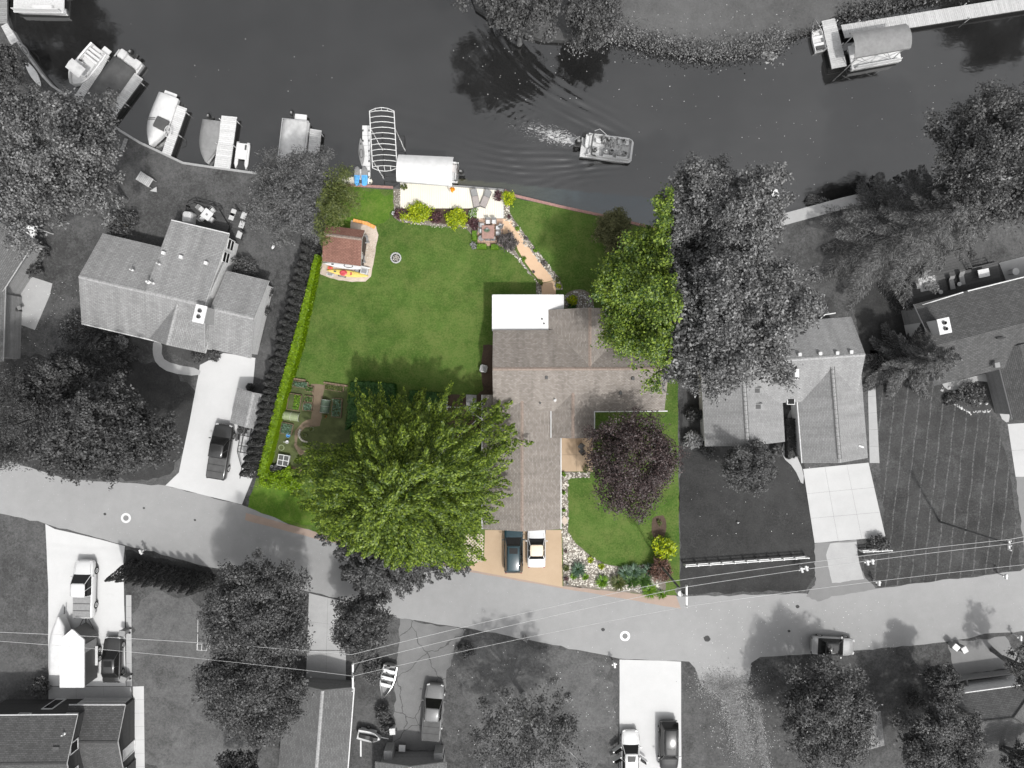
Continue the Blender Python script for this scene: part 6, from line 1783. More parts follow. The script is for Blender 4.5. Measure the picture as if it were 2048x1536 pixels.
mb = MB(); mb.tube([(-1.0, -L/2+.15, .8), (-.6, -L/2+.1, 1.05), (.6, -L/2+.1, 1.05), (1.0, -L/2+.15, .8)], .03, 6); mb.build('stern_rail', MT['dgrey'], t, world=False)
outboard(t, -L/2, .75, 1.15)
# 8 floating dock with kayak
def pcol(pts, z0, z1, name, mat, root):
    mb = MB(); mb.prism([P2(*q, z1) for q in pts], z0, z1); return mb.build(name, MT[mat], root)
c = P(732, 320)
t = thing('floating_dock', 'white T shaped floating plastic dock beside the boat lift', 'dock', (c.x, c.y, WATER_Z))
for k in range(5):
    y0 = 251 + 20.4*k
    o = pcol([(724.5, y0), (740, y0), (740.4, y0+19.8), (724.8, y0+19.8)], WATER_Z-.15, WATER_Z+.28, 'float', 'gelcoat', t)
    mb = MB()
    for x in (726, 738):
        q = P(x, y0+10, WATER_Z+.3); mb.box((q.x, q.y, q.z), (.12, .18, .06))
    mb.build('cleat', MT['dgrey'], o)
mcre = MT['cream']
for q in ([(683, 360), (687, 353.5), (711, 353.5), (711, 368.5), (690, 368.5), (685, 365)], [(711.6, 353.5), (735, 353.5), (735, 368.5), (711.6, 368.5)], [(735.6, 353.5), (740, 353.5), (744.5, 361), (741, 368.5), (735.6, 368.5)]):
    mb = MB(); mb.prism([P2(*p, WATER_Z+.28) for p in q], WATER_Z-.15, WATER_Z+.28); mb.build('float', mcre, t)
mb = MB()
for x, y in ((687, 357), (687, 364), (741, 357), (740, 366), (694, 366), (736, 355)):
    q = P(x, y, WATER_Z+.29); mb.lathe([(.1, 0), (.1, .03), (.03, .03)], tuple(q), 8)
mb.build('socket', MT['dgrey'], t)

def kayak(name, label, a, b, W, mat, z, cockpit='black', zl=.2, seat=None, group=None, cat='kayak'):
    t, L = boat_at(name, label, a, b, zl, cat, z, group)
    mb = MB(); secs = []; n = 15
    for i in range(n):
        f = i/(n-1); w = max(.015, W/2*math.sin(PI*min(max(f, .01), .99))**.75)
        r = .10*abs(2*f-1)**3
        secs.append([(w*math.cos(q)*(1 if True else 1), -L/2+L*f, .17+r + .15*math.sin(q)*(.6 if math.sin(q) > 0 else 1)*min(1, w/.12)) for q in [2*PI*j/10 for j in range(10)]])
    mb.grid(secs, 0, True, True); o = mb.build('hull', MT[mat], t, world=False, smooth=True)
    if cockpit:
        mb = MB(); mb.grid([[(W*.30*k*math.cos(2*PI*j/14), -.15+.42*k*math.sin(2*PI*j/14), zz) for j in range(14)] for k, zz in ((1.12, .25), (1.1, .30), (.95, .295), (.9, .2), (.3, .12))], 0, True, True); mb.build('cockpit', MT[cockpit], t, world=False)
    if seat:
        mb = MB(); mb.box((0, -.35, .26), (W*.45, .16, .16), bev=.04); mb.build('seat', MT[seat], t, world=False)
    mb = MB(); mb.box((0, L*.3, .275), (.16, .24, .02), bev=.008); mb.build('hatch', MT['dgrey'], t, world=False)
    return t
kayak('kayak', 'grey kayak lying on the white floating dock', (724, 332), (721, 276), .62, 'mgrey', WATER_Z+.29, 'dgrey', .0)
# blue and grey pedal boat
c = P(721, 351, .2)
t = thing('pedal_boat', 'blue and grey pedal boat on the floating dock by the lawn', 'pedal boat', (c.x, c.y, WATER_Z+.27))
for s in (-1, 1):
    mb = MB(); secs = []
    for y, w, z0, z1 in ((-.98, .12, .2, .35), (-.9, .24, .05, .42), (-.2, .30, 0, .45), (.05, .30, 0, .45)):
        secs.append([(s*.36-w, y, z0), (s*.36+w, y, z0), (s*.36+w, y, z1-.05), (s*.36+w*.8, y, z1), (s*.36-w*.8, y, z1), (s*.36-w, y, z1-.05)])
    loft(mb, secs); mb.build('stern_pod', MT['blue'], t, world=False)
    mb = MB(); secs = []
    for y, w, z0, z1 in ((.055, .30, 0, .45), (.6, .28, 0, .45), (.85, .2, .08, .38), (.95, .08, .2, .32)):
        secs.append([(s*.36-w, y, z0), (s*.36+w, y, z0), (s*.36+w, y, z1-.05), (s*.36+w*.8, y, z1), (s*.36-w*.8, y, z1), (s*.36-w, y, z1-.05)])
    loft(mb, secs); mb.build('bow_pod', MT['mgrey'], t, world=False)
    mb = MB(); mb.box((s*.34, -.35, .52), (.36, .4, .12), bev=.05); mb.build('seat', MT['blue'], t, world=False)
mb = MB(); mb.box((0, -.1, .40), (.16, 1.5, .16), bev=.03); mb.build('spine', MT['lgrey'], t, world=False)
mb = MB(); mb.box((0, -.62, .5), (.26, .34, .06)); mb.tube([(0, -.3, .5), (0, .1, .62)], .02, 5); mb.build('steering_box', MT['dgrey'], t, world=False)
# white catamaran raft
c = P(481, 308)
t = thing('paddle_catamaran', 'small white twin hulled paddle boat beside the wide plank dock', 'boat', (c.x, c.y, WATER_Z), R(-7))
for s in (-1, 1):
    mb = MB(); mb.tube([(s*.52, -1.35, .1), (s*.52, -.9, .12), (s*.52, .9, .12), (s*.52, 1.3, .2)], [.04, .2, .2, .16], 9); mb.build('float', MT['gelcoat'], t, world=False, smooth=True)
mb = MB(); mb.box((0, .35, .34), (1.15, 1.6, .14), bev=.05); mb.build('deck', MT['gelcoat'], t, world=False)
mb = MB(); mb.box((.38, .75, .42), (.18, .5, .05)); mb.build('vent', MT['dgrey'], t, world=False)
# bow under the cottonwood, boat at the upper pier
t, L = boat_at('moored_boat', 'white boat bow showing from under the cottonwood at the water', (1500, 440), (1556, 378), .4)
hull(t, L, 1.9, full=.7, p=3.0, inner=False)
t, L = boat_at('moored_boat', 'white pontoon boat moored beside the wooden pier', (122, -2), (20, -4), .4)
pontoons(t, L, 2.2); mb = MB(); mb.box((0, 0, .45), (2.3, L, .12), bev=.05); mb.build('deck', MT['lgrey'], t, world=False)
for s in (-1, 1):
    mb = MB(); mb.box((s*1.08, 0, .85), (.06, L*.92, .6), bev=.02); mb.build('fence_panel', MT['white'], t, world=False)
    mb = MB(); mb.box((s*.8, -.6, .7), (.5, 2.0, .4), bev=.1); mb.build('seat', MT['white_cloth'], t, world=False)
# rowboat and canopied pontoon at the long pier
t, L = boat_at('rowboat', 'white rowboat moored at the head of the long pier', (1643, 100), (1629, 38), .0)
hull(t, L, 1.25, full=.35, zt=.5, p=1.9)
for y in (-.9, -.2, .5):
    mb = MB(); mb.box((0, y, .36), (1.0, .26, .06)); mb.build('thwart', MT['white'], t, world=False)
mb = MB(); mb.box((0, -L/2+.35, .34), (.75, .3, .2), bev=.04); mb.build('box', MT['dgrey'], t, world=False)
zc = 2.4
cs = [P(1700, 66, zc), P(1812, 47, zc), P(1822, 96, zc), P(1708, 116, zc)]
c = sum(cs, Vector())/4
t = thing('boat_lift', 'boat lift with a grey vaulted canopy at the long pier', 'boat lift', (c.x, c.y, WATER_Z))
mb = MB(); rows = [[cl(u, v, .5*math.sin(PI*v)**.8) for u in [j/8 for j in range(9)]] for v in [i/8 for i in range(9)]]
mb.grid(rows); mb.grid([[q - Vector((0, 0, .03)) for q in r][::-1] for r in rows])
for vv in (0, 1): mb.grid([[cl(j/8, vv) for j in range(9)], [cl(j/8, vv, -.25) for j in range(9)]])
mb.build('canopy', MT['grey_cloth'], t, smooth=True)
for u in (.1, .9):
    for v in (.04, .96):
        p = cl(u, v); mb = MB(); mb.tube([(p.x, p.y, -1.5), p], .05, 6); mb.build('post', MT['alu'], t)
mb = MB()
for u in (.15, .55):
    a = cl(u, 1.0, -.3); b = cl(u+.3, 1.0, -1.9); a2 = cl(u+.3, 1.0, -.3); b2 = cl(u, 1.0, -1.9)
    mb.tube([a, b], .035, 5); mb.tube([a2, b2], .035, 5)
mb.build('brace', MT['alu'], t)
t, L = boat_at('pontoon_boat', 'white pontoon boat lifted under the grey canopy at the long pier', (1806, 92), (1706, 110), .6)
pontoons(t, L, 2.3); mb = MB(); mb.box((0, 0, .5), (2.4, L, .14), bev=.05); mb.build('deck', MT['white'], t, world=False)
for s in (-1, 1):
    mb = MB(); mb.box((s*1.15, 0, .9), (.06, L*.9, .6), bev=.02); mb.build('fence_panel', MT['white'], t, world=False)
# boat trailers ashore
t, L = boat_at('covered_boat', 'white shrink wrapped boat on the drive beside the cargo trailer', (120, 1348), (120, 1232), 1.2, zloc=.35)
hull(t, L, 2.0, full=.35, zt=1.0); boat_cover(t, L, 2.0, 'white_cloth', zt=1.0, full=.35, rise=.25)
for s in (-1, 1):
    mb = MB(); mb.box((s*.6, -.8, -.22), (.2, 1.2, .26)); mb.build('cradle', MT['dgrey'], t, world=False)
mb = MB(); mb.tube([(0, L/2-.3, .25), (0, L/2+.7, .15)], .05, 6); mb.build('drawbar', MT['dgrey'], t, world=False)
t, L = boat_at('aluminium_boat', 'open aluminium fishing boat lying beside the cracked drive', (782, 1330), (767, 1394), .6, zloc=.3)
hull(t, L, 1.5, 'alu', full=.35, zt=.55, deck='mgrey', p=2.0)
for y in (-1.0, -.3, .4):
    mb = MB(); mb.box((0, y, .40), (1.25, .32, .07)); mb.build('bench', MT['white'], t, world=False)
mb = MB(); mb.box((.2, -L/2+.15, .6), (.35, .3, .3), bev=.05); mb.build('motor_bracket', MT['dgrey'], t, world=False)
mb = MB(); mb.tube([(-.3, -.6, .45), (.3, -.9, .5)], .05, 6); mb.box((-.25, 0, .3), (.4, .35, .2)); mb.build('gear_box', MT['dgrey'], t, world=False)
for s in (-1, 1):
    mb = MB(); mb.box((s*.35, 0, -.14), (.12, 2.4, .32)); mb.build('bunk', MT['dgrey'], t, world=False)
t, L = boat_at('jet_ski', 'jet ski on a small trailer between the garage and the low roof', (716, 1466), (762, 1476), .6, 'jet ski', .35)
hull(t, L, 1.0, 'white', full=.5, zt=.5, inner=False)
mb = MB(); secs = [[(-.2*k, y, .5), (.2*k, y, .5), (.17*k, y, .5+h_), (-.17*k, y, .5+h_)] for y, k, h_ in ((-1.0, 1, .2), (-.3, 1.1, .3), (.1, 1.2, .28), (.5, 1.3, .4), (.9, .8, .2))]
loft(mb, secs); mb.build('seat', MT['black'], t, world=False)
mb = MB(); mb.tube([(-.35, .4, 1.0), (0, .5, .95), (.35, .4, 1.0)], .03, 6); mb.build('handlebar', MT['black'], t, world=False)
mb = MB(); mb.tube([(0, 1.0, .1), (0, 1.9, .1)], .04, 6); mb.box((0, -.2, -.1), (.9, 1.6, .1)); mb.build('trailer_frame', MT['lgrey'], t, world=False)
for s in (-1, 1): wheel_part(t, s*.55, -.3, .22, .14)
for ch in t.children:
    if ch.name.startswith('wheel'): ch.location.z = -.35
# paddle boards on the bank
kayak('paddle_board', 'white pointed paddle board lying along the bank wall', (84, 174), (51, 122), .75, 'white', .01, None, .1, cat='paddle board')
kayak('kayak', 'grey kayak lying on the bank above the white paddle board', (62, 116), (38, 84), .55, 'mgrey', .01, 'dgrey', .1)
kayak('kayak', 'white kayak on the gravel beside the brown shed', (742, 537), (647, 527), .62, 'white', .02, 'dgrey', .1)
kayak('kayak', 'yellow kayak with a red seat beside the white kayak', (738, 553), (654, 541), .66, 'yellow', .02, 'yellow', .1, seat='red')
c = P(687, 546, .3)
mb = MB(); mb.lathe([(.25, 0), (.30, .06), (.2, .12), (.05, .1)], (c.x, c.y, .30), 12, sx=1.3)
o = mb.build('spray_cover', MT['red']); tag(o, 'round red cockpit cover on the yellow kayak', 'cover')

# ------------------------------------------------------------------ docks
def dock(name, label, a, b, c_, d, mat, n=None, z=.06, posts=True, cat='dock', zb=-.12, along=False):
    """a,b: far end; c_,d: shore end (same order round). planks lie across"""
    q = [P(*k, z) for k in (a, b, c_, d)]
    cen = sum(q, Vector())/4
    t = thing(name, label, cat, (cen.x, cen.y, 0))
    L = (q[3]-q[0]).length
    n = n or max(4, int(L/.19))
    for i in range(n):
        f0 = i/n; f1 = (i+1)/n - .018/L
        l0, l1 = q[0].lerp(q[3], f0), q[0].lerp(q[3], f1); r0, r1 = q[1].lerp(q[2], f0), q[1].lerp(q[2], f1)
        zz = z + random.uniform(-.004, .004)
        mb = MB(); mb.prism([(l0.x, l0.y), (r0.x, r0.y), (r1.x, r1.y), (l1.x, l1.y)], zz-.05, zz)
        mb.build('plank', MT[mat], t)
    for u, v in ((q[0], q[3]), (q[1], q[2])):
        mb = MB(); s = (q[1]-q[0]).normalized()*(.06 if u is q[0] else -.06)
        ribbon([((u+s).x, (u+s).y), ((v+s).x, (v+s).y)], .09, z-.28, z-.055, mb); mb.build('stringer', MT['wood_dark'], t)
    if posts:
        for f in (.08, .55):
            for u, v, s in ((q[0], q[3], -1), (q[1], q[2], 1)):
                p = u.lerp(v, f) + (q[1]-q[0]).normalized()*s*.05
                mb = MB(); mb.tube([(p.x, p.y, -1.85), (p.x, p.y, z+.25)], .05, 7); mb.build('post', MT['lgrey'], t)
    return t
dock('dock', 'narrow grey pier between the bimini boat and the covered pontoon', (206, 102), (219, 112), (165, 210), (146, 197), 'wood_grey')
dock('dock', 'grey plank dock beside the dark covered pontoon boat', (268, 145), (286, 158), (220, 246), (203, 235), 'wood_grey')
dock('dock', 'narrow plank dock beside the white covered runabout', (355, 210), (374, 217), (341, 312), (324, 305), 'wood_pale')
dock('dock', 'wide pale plank dock between the grey covered boat and the paddle boat', (443, 231), (474, 234), (460, 338), (428, 334), 'wood_pale')
dock('dock', 'plank dock beside the pale covered pontoon boat', (620, 257), (643, 261), (634, 352), (611, 348), 'wood_grey')
dock('pier', 'long weathered pier leading to the far bank', (1682, 50), (1690, 76), (2140, 5), (2132, -22), 'wood_grey', None, .1, True, 'pier')
dock('pier', 'cross head of the long pier beside the rowboat', (1643, 42), (1670, 36), (1694, 132), (1664, 138), 'wood_grey', None, .13, True, 'pier')
dock('pier', 'wooden pier deck beside the moored pontoon boat', (-30, -20), (14, -20), (14, 47), (-30, 47), 'wood_mid', None, .06, False, 'pier')
dock('walkway', 'narrow wooden walkway leading down from the wooden pier', (2, 52), (14, 46), (36, 82), (22, 90), 'wood_grey', None, .06, False, 'walkway')
dock('steps', 'wooden steps at the seawall under the large pale tree', (249, 276), (256, 278), (247, 303), (240, 300), 'wood_mid', 8, .12, False, 'steps')
for x, y, lab in ((333, 261, 'white spoked winch wheel of the lift beside the runabout'), (609, 318, 'white spoked winch wheel beside the pale covered pontoon')):
    c = P(x, y, 1.2)
    t = thing('winch_wheel', lab, 'wheel', (c.x, c.y, WATER_Z))
    mb = MB(); n = 18; mb.tube([(.38*math.cos(2*PI*j/n), .55*math.sin(2*PI*j/n), 1.5+.12*math.cos(2*PI*j/n)) for j in range(n+1)], .035, 6); mb.build('rim', MT['white'], t, world=False)
    mb = MB()
    for k in range(6): mb.tube([(0, 0, 1.5), (.38*math.cos(PI*k/3), .55*math.sin(PI*k/3), 1.5+.12*math.cos(PI*k/3))], .02, 5)
    mb.build('spokes', MT['white'], t, world=False)
    mb = MB(); mb.tube([(0, 0, -1.2), (0, 0, 1.55)], .05, 6); mb.build('post', MT['alu'], t, world=False)
# ------------------------------------------------------------------ pontoon boat under way, with its people
pb, PL = boat_at('pontoon_boat', 'white open pontoon boat with passengers under way on the canal', (1164, 286), (1266, 299.5), .5)
pb.location.z = WATER_Z
PW = 2.25
bpy.context.view_layer.update()
def bl(px, py, z):
    """local position on the boat for a map pixel"""
    w = P(px, py, WATER_Z+z); v = w - Vector(pb.location); a = -pb.rotation_euler.z
    return (v.x*math.cos(a)-v.y*math.sin(a), v.x*math.sin(a)+v.y*math.cos(a), z)
pontoons(pb, PL+.1, PW, 0, .31)
mb = MB(); mb.prism([(-PW/2, -PL/2), (PW/2, -PL/2), (PW/2, PL/2-.2), (PW/2-.2, PL/2), (-PW/2+.2, PL/2), (-PW/2, PL/2-.2)], .40, .50); mb.build('deck', MT['lgrey'], pb, world=False)
for s in (-1, 1):
    mb = MB(); ribbon([(s*PW*.47, -PL/2+.55), (s*PW*.47, PL/2-.55), (s*PW*.40, PL/2-.2)], .05, .50, 1.08, mb); mb.build('fence_panel', MT['white'], pb, world=False)
mb = MB(); ribbon([(-PW*.40, PL/2-.18), (PW*.40, PL/2-.18)], .05, .5, 1.05, mb); mb.build('gate_panel', MT['white'], pb, world=False)
mb = MB(); mb.tube([(-PW/2, -PL/2, .47), (PW/2, -PL/2, .47), (PW/2, PL/2-.15, .47), (PW/2-.2, PL/2+.02, .47), (-PW/2+.2, PL/2+.02, .47), (-PW/2, PL/2-.15, .47), (-PW/2, -PL/2, .47)], .04, 6); mb.build('bumper_rail', MT['white'], pb, world=False)
def bench(x0, y0, x1, y1, back=None):
    mb = MB(); mb.box(((x0+x1)/2, (y0+y1)/2, .70), (abs(x1-x0), abs(y1-y0), .40), bev=.06); o = mb.build('seat', MT['white_cloth'], pb, world=False)
    if back:
        bx, by, bw_, bd = back
        mb = MB(); mb.box((bx, by, 1.02), (bw_, bd, .36), bev=.05); mb.build('seat_back', MT['white_cloth'], o, world=False)
bench(-1.0, .95, -.45, 2.1, (-.95, 1.5, .14, 1.1))
bench(.45, .95, 1.0, 2.1, (.95, 1.5, .14, 1.1))
bench(-1.0, -.35, -.45, .75, (-.95, .2, .14, 1.1))
bench(.45, -.35, 1.0, .65, (.95, .15, .14, 1.0))
bench(.35, -1.9, 1.0, -.75, (.95, -1.3, .14, 1.1))
bench(-.75, -1.15, -.30, -.65, (-.52, -1.2, .48, .12))
bench(-.9, -2.2, .3, -1.8, (-.3, -2.2, 1.2, .12))
mb = MB(); secs = [[(-1.0, y, .5), (-.35, y, .5), (-.35, y, z_), (-1.0, y, z_)] for y, z_ in ((-.62, 1.15), (-.45, 1.3), (-.36, 1.05))]; loft(mb, secs); o = mb.build('helm_console', MT['mgrey'], pb, world=False)
mb = MB(); n = 14; mb.tube([(-.62+.18*math.cos(2*PI*j/n), -.70, 1.15+.18*math.sin(2*PI*j/n)) for j in range(n+1)], .018, 5); mb.build('steering_wheel', MT['black'], o, world=False)
mb = MB()
mb.tube([(-1.1, -1.0, .95), (-1.18, -1.45, 1.35), (-.6, -1.6, 1.5), (.6, -1.6, 1.5), (1.12, -1.45, 1.35), (1.05, -1.0, .95)], .075, 7); mb.build('folded_bimini', MT['dark_cloth'], pb, world=False)
mb = MB(); mb.tube([(-1.1, -.2, 1.05), (-1.5, -1.0, 1.35), (-1.25, -1.5, 1.35)], .03, 6); mb.build('bimini_frame', MT['alu'], pb, world=False)
mb = MB(); mb.tube([(-.95, -PL/2+.15, .55), (-.95, -PL/2+.15, .95)], .24, 12); mb.build('spare_tube', MT['black'], pb, world=False)
outboard(pb, -PL/2-.02, .85, 1.35)

def human_mesh(reach=0.0, lean=0.0):
    J = dict(pel=(0, 0, .10), sp=(0, -.02+lean*.2, .34), ch=(0, -.02+lean*.5, .54), nk=(0, .0+lean*.6, .68), hd=(0, .03+lean*.7, .80), ht=(0, .03+lean*.75, .91),
             ls=(-.19, -.02+lean*.5, .60), rs=(.19, -.02+lean*.5, .60), le=(-.27, .10, .34), re=(.27+reach*.2, .08+reach*.1, .36+reach*.2), lw=(-.18, .30, .24), rw=(.18+reach*.45, .30, .24+reach*.4),
             lh=(-.10, .02, .08), rh=(.10, .02, .08), lk=(-.15, .45, .10), rk=(.15, .45, .10), la=(-.15, .48, -.30), ra=(.15, .48, -.30), lt=(-.16, .66, -.34), rt=(.16, .66, -.34))
    Rd = dict(pel=.13, sp=.13, ch=.14, nk=.055, hd=.095, ht=.07, ls=.065, rs=.065, le=.045, re=.045, lw=.032, rw=.032, lh=.10, rh=.10, lk=.068, rk=.068, la=.045, ra=.045, lt=.035, rt=.035)
    E = [('pel', 'sp'), ('sp', 'ch'), ('ch', 'nk'), ('nk', 'hd'), ('hd', 'ht'), ('ch', 'ls'), ('ch', 'rs'), ('ls', 'le'), ('rs', 're'), ('le', 'lw'), ('re', 'rw'), ('pel', 'lh'), ('pel', 'rh'), ('lh', 'lk'), ('rh', 'rk'), ('lk', 'la'), ('rk', 'ra'), ('la', 'lt'), ('ra', 'rt')]
    for s, w in (('l', 'lw'), ('r', 'rw')):
        b = Vector(J[w]); m_ = s+'m'; sg = -1 if s == 'l' else 1
        J[m_] = tuple(b + Vector((-sg*.01, .06, -.02))); Rd[m_] = .036; E.append((w, m_))
        for k, (dx, ln) in enumerate(((-.030, .06), (-.010, .075), (.011, .07), (.031, .055))):
            J[f'{s}f{k}'] = tuple(Vector(J[m_]) + Vector((dx, ln, -.02))); Rd[f'{s}f{k}'] = .009; E.append((m_, f'{s}f{k}'))
        J[s+'th'] = tuple(b + Vector((-sg*.055, .06, 0))); Rd[s+'th'] = .011; E.append((w, s+'th'))
    J['no'] = (0, J['hd'][1]+.115, J['hd'][2]); Rd['no'] = .016; E.append(('hd', 'no'))
    keys = list(J); me = bpy.data.meshes.new('person_skeleton')
    me.from_pydata([J[k] for k in keys], [(keys.index(a), keys.index(b)) for a, b in E], [])
    o = bpy.data.objects.new('person_skeleton', me); COL.objects.link(o)
    sk = o.modifiers.new('skin', 'SKIN')
    for i, k in enumerate(keys):
        me.skin_vertices[0].data[i].radius = (Rd[k], Rd[k]); me.skin_vertices[0].data[i].use_root = (k == 'pel')
    ss = o.modifiers.new('sub', 'SUBSURF'); ss.levels = 1; ss.render_levels = 1
    dg = bpy.context.evaluated_depsgraph_get()
    nm = bpy.data.meshes.new_from_object(o.evaluated_get(dg)); nm.name = 'body'
    bpy.data.objects.remove(o)
    jv = np.array([J[k] for k in keys])
    part = []
    for k in keys:
        if k in ('nk', 'hd', 'ht', 'no', 'le', 're', 'lw', 'rw', 'lm', 'rm', 'lth', 'rth') or k[1] == 'f': part.append(0)
        elif k in ('lk', 'rk', 'lh', 'rh', 'pel'): part.append(2)
        elif k in ('la', 'ra', 'lt', 'rt'): part.append(0)
        else: part.append(1)
    part = np.array(part)
    idx = []
    for p in nm.polygons:
        d = np.linalg.norm(jv - np.array(p.center), axis=1); idx.append(int(part[d.argmin()]))
    for _ in range(3): nm.materials.append(MT['skin'])
    nm.polygons.foreach_set('material_index', idx)
    nm.polygons.foreach_set('use_smooth', [True]*len(nm.polygons))
    return nm, J
HM = [human_mesh(0, 0), human_mesh(.8, .12)]
cloth = {'white': 'white_cloth', 'dark': 'dark_cloth', 'grey': 'grey_cloth', 'pale': 'mid_cloth'}
def person(lx, ly, face, var, shirt, pants, hair, label):
    """seated on the boat at local (lx, ly), facing 'face' degrees off the bow"""
    a = pb.rotation_euler.z
    loc = (pb.location.x + lx*math.cos(a) - ly*math.sin(a), pb.location.y + lx*math.sin(a) + ly*math.cos(a), WATER_Z + .90)
    t = thing('person', label, 'person', loc, a + R(face))
    nm, J = HM[var]; me = nm.copy()
    me.materials[1] = MT[cloth[shirt]]; me.materials[2] = MT[cloth[pants]]
    b = bpy.data.objects.new('body', me); COL.objects.link(b); b.parent = t
    mb = MB(); hd = J['hd']
    mb.lathe([(.105, -.02), (.112, .03), (.105, .08), (.075, .125), (.02, .145)], (hd[0], hd[1]-.022, hd[2]), 12)
    mb.build('hair', MT['hair_dark' if hair == 'dark' else 'hair_pale' if hair == 'pale' else 'white_cloth'], t, world=False, smooth=True)
person(-.66, .0, -90, 1, 'dark', 'grey', 'pale', 'passenger in a dark top sitting behind the pontoon boat helm')
person(-.68, .45, -80, 0, 'white', 'pale', 'hat', 'passenger in a white hat and white top at the boat rail')
person(-.66, 1.5, -110, 1, 'grey', 'pale', 'dark', 'passenger in a grey top leaning from the bow seat by the helm side')
person(.66, -1.25, 80, 0, 'dark', 'dark', 'dark', 'passenger in dark clothes on the stern seat of the pontoon boat')
person(.68, -.12, 90, 0, 'white', 'dark', 'hat', 'passenger in a white shirt and hat on the side bench')
person(.68, .40, 80, 1, 'grey', 'dark', 'dark', 'passenger in grey beside the one in the white hat on the side bench')
person(.68, 1.2, 95, 0, 'pale', 'white', 'pale', 'passenger in pale clothes on the bow bench')
person(.66, 1.8, 115, 0, 'grey', 'white', 'dark', 'passenger in a grey top at the bow corner')

# ------------------------------------------------------------------ garden furniture
def at(px, py, z=0.0):
    return P(px, py, z)
def lounger(px, py, ang, label):
    c = at(px, py, .4)
    t = thing('sun_lounger', label, 'lounger', (c.x, c.y, .10), R(ang))
    mb = MB(); mb.box((0, -.28, .32), (.62, 1.05, .10), bev=.04); mb.build('seat_cushion', MT['taupe'], t, world=False)
    mb = MB(); secs = [[(-.31, y, z), (.31, y, z), (.29, y, z+.1), (-.29, y, z+.1)] for y, z in ((.26, .28), (.55, .42), (.88, .52))]; loft(mb, secs); mb.build('backrest', MT['grey_cloth'], t, world=False)
    mb = MB(); mb.box((0, 0, .24), (.66, 1.75, .06)); mb.build('frame', MT['dgrey'], t, world=False)
    for s in (-1, 1):
        for y in (-.75, .7):
            mb = MB(); mb.tube([(s*.28, y, 0), (s*.28, y, .24)], .025, 6); mb.build('leg', MT['dgrey'], t, world=False)
lounger(950.5, 397, 12, 'taupe sun lounger on the deck farther from the lime corner shrub')
lounger(971, 398, -22, 'taupe sun lounger on the deck beside the lime corner shrub')
def chair(px, py, ang, label, group=None, seat='white_cloth', frame='mgrey', s=1.0, zc=.0):
    c = at(px, py, .5+zc)
    t = thing('chair', label, 'chair', (c.x, c.y, .022+zc), R(ang), group)
    mb = MB(); mb.box((0, .02, .45), (.46*s, .44*s, .08), bev=.03); mb.build('seat', MT[seat], t, world=False)
    mb = MB(); secs = [[(-.24*s, y, z), (.24*s, y, z), (.24*s, y-.04, z), (-.24*s, y-.04, z)] for y, z in ((-.21*s, .5), (-.30*s, .92))]; loft(mb, secs); mb.build('backrest', MT[frame], t, world=False)
    for sx in (-1, 1):
        for y in (-.2, .2):
            mb = MB(); mb.tube([(sx*.21*s, y*s, 0), (sx*.21*s, y*s, .44)], .02, 5); mb.build('leg', MT[frame], t, world=False)
        mb = MB(); mb.tube([(sx*.26*s, -.24*s, .66), (sx*.26*s, .18*s, .66), (sx*.24*s, .2*s, .45)], .022, 5); mb.build('armrest', MT[frame], t, world=False)
    return t
c = at(976, 464, .74)
t = thing('dining_table', 'square brown dining table with a leafy centrepiece on the patio', 'table', (c.x, c.y, .022))
mb = MB(); mb.box((0, 0, .72), (1.22, 1.32, .05), bev=.02); mb.build('tabletop', MT['table'], t, world=False)
for sx in (-1, 1):
    for sy in (-1, 1):
        mb = MB(); mb.box((sx*.52, sy*.57, .35), (.07, .07, .7)); mb.build('leg', MT['dgrey'], t, world=False)
c2 = at(974, 458, .9)
t = thing('centrepiece', 'spiky grey green plant in a pot on the dining table', 'plant', (c2.x, c2.y, .77))
mb = MB(); mb.lathe([(.10, 0), (.14, .14), (.11, .14)], (0, 0, 0), 12); mb.build('pot', MT['mgrey'], t, world=False)
vs_ = []
for k in range(13):
    a = R(200+k*11.5); d = np.array([math.cos(a), math.sin(a), 0]); s_ = np.array([-d[1], d[0], 0])
    vs_.append(np.stack([d*.05+[0, 0, .12], d*.22+s_*.035+[0, 0, .24], d*.42+[0, 0, .20], d*.22-s_*.035+[0, 0, .24]]))
foliage('leaves', np.concatenate(vs_) + np.array(t.location), MT['lf_bluegreen'], t, t.location)
for x, y, a in ((976, 443, 180), (988, 443, 180), (964, 451, -90), (963, 462, -90), (996, 456, 90), (996, 467, 90), (975, 477, 0), (986, 477, 0)):
    chair(x, y, a, 'white cushioned chair at the dining table side ' + {180: 'next to the waterside deck', -90: 'beside the round side table', 90: 'next to the peach path', 0: 'next to the clipped box hedges'}[a], 'chairs round the dining table', s=.9)
chair(1001, 452, 70, 'white cushioned chair pulled away from the dining table', s=.9)
c = at(962, 476, .4)
t = thing('side_table', 'round taupe side table beside the dining table', 'table', (c.x, c.y, .022))
mb = MB(); mb.lathe([(.27, .0), (.29, .38), (.27, .42), (.0, .42)], (0, 0, 0), 18); mb.build('drum', MT['taupe'], t, world=False)
mb = MB(); mb.lathe([(.24, .42), (.24, .435), (0, .435)], (0, 0, 0), 18); mb.build('lid', MT['mgrey'], t, world=False)
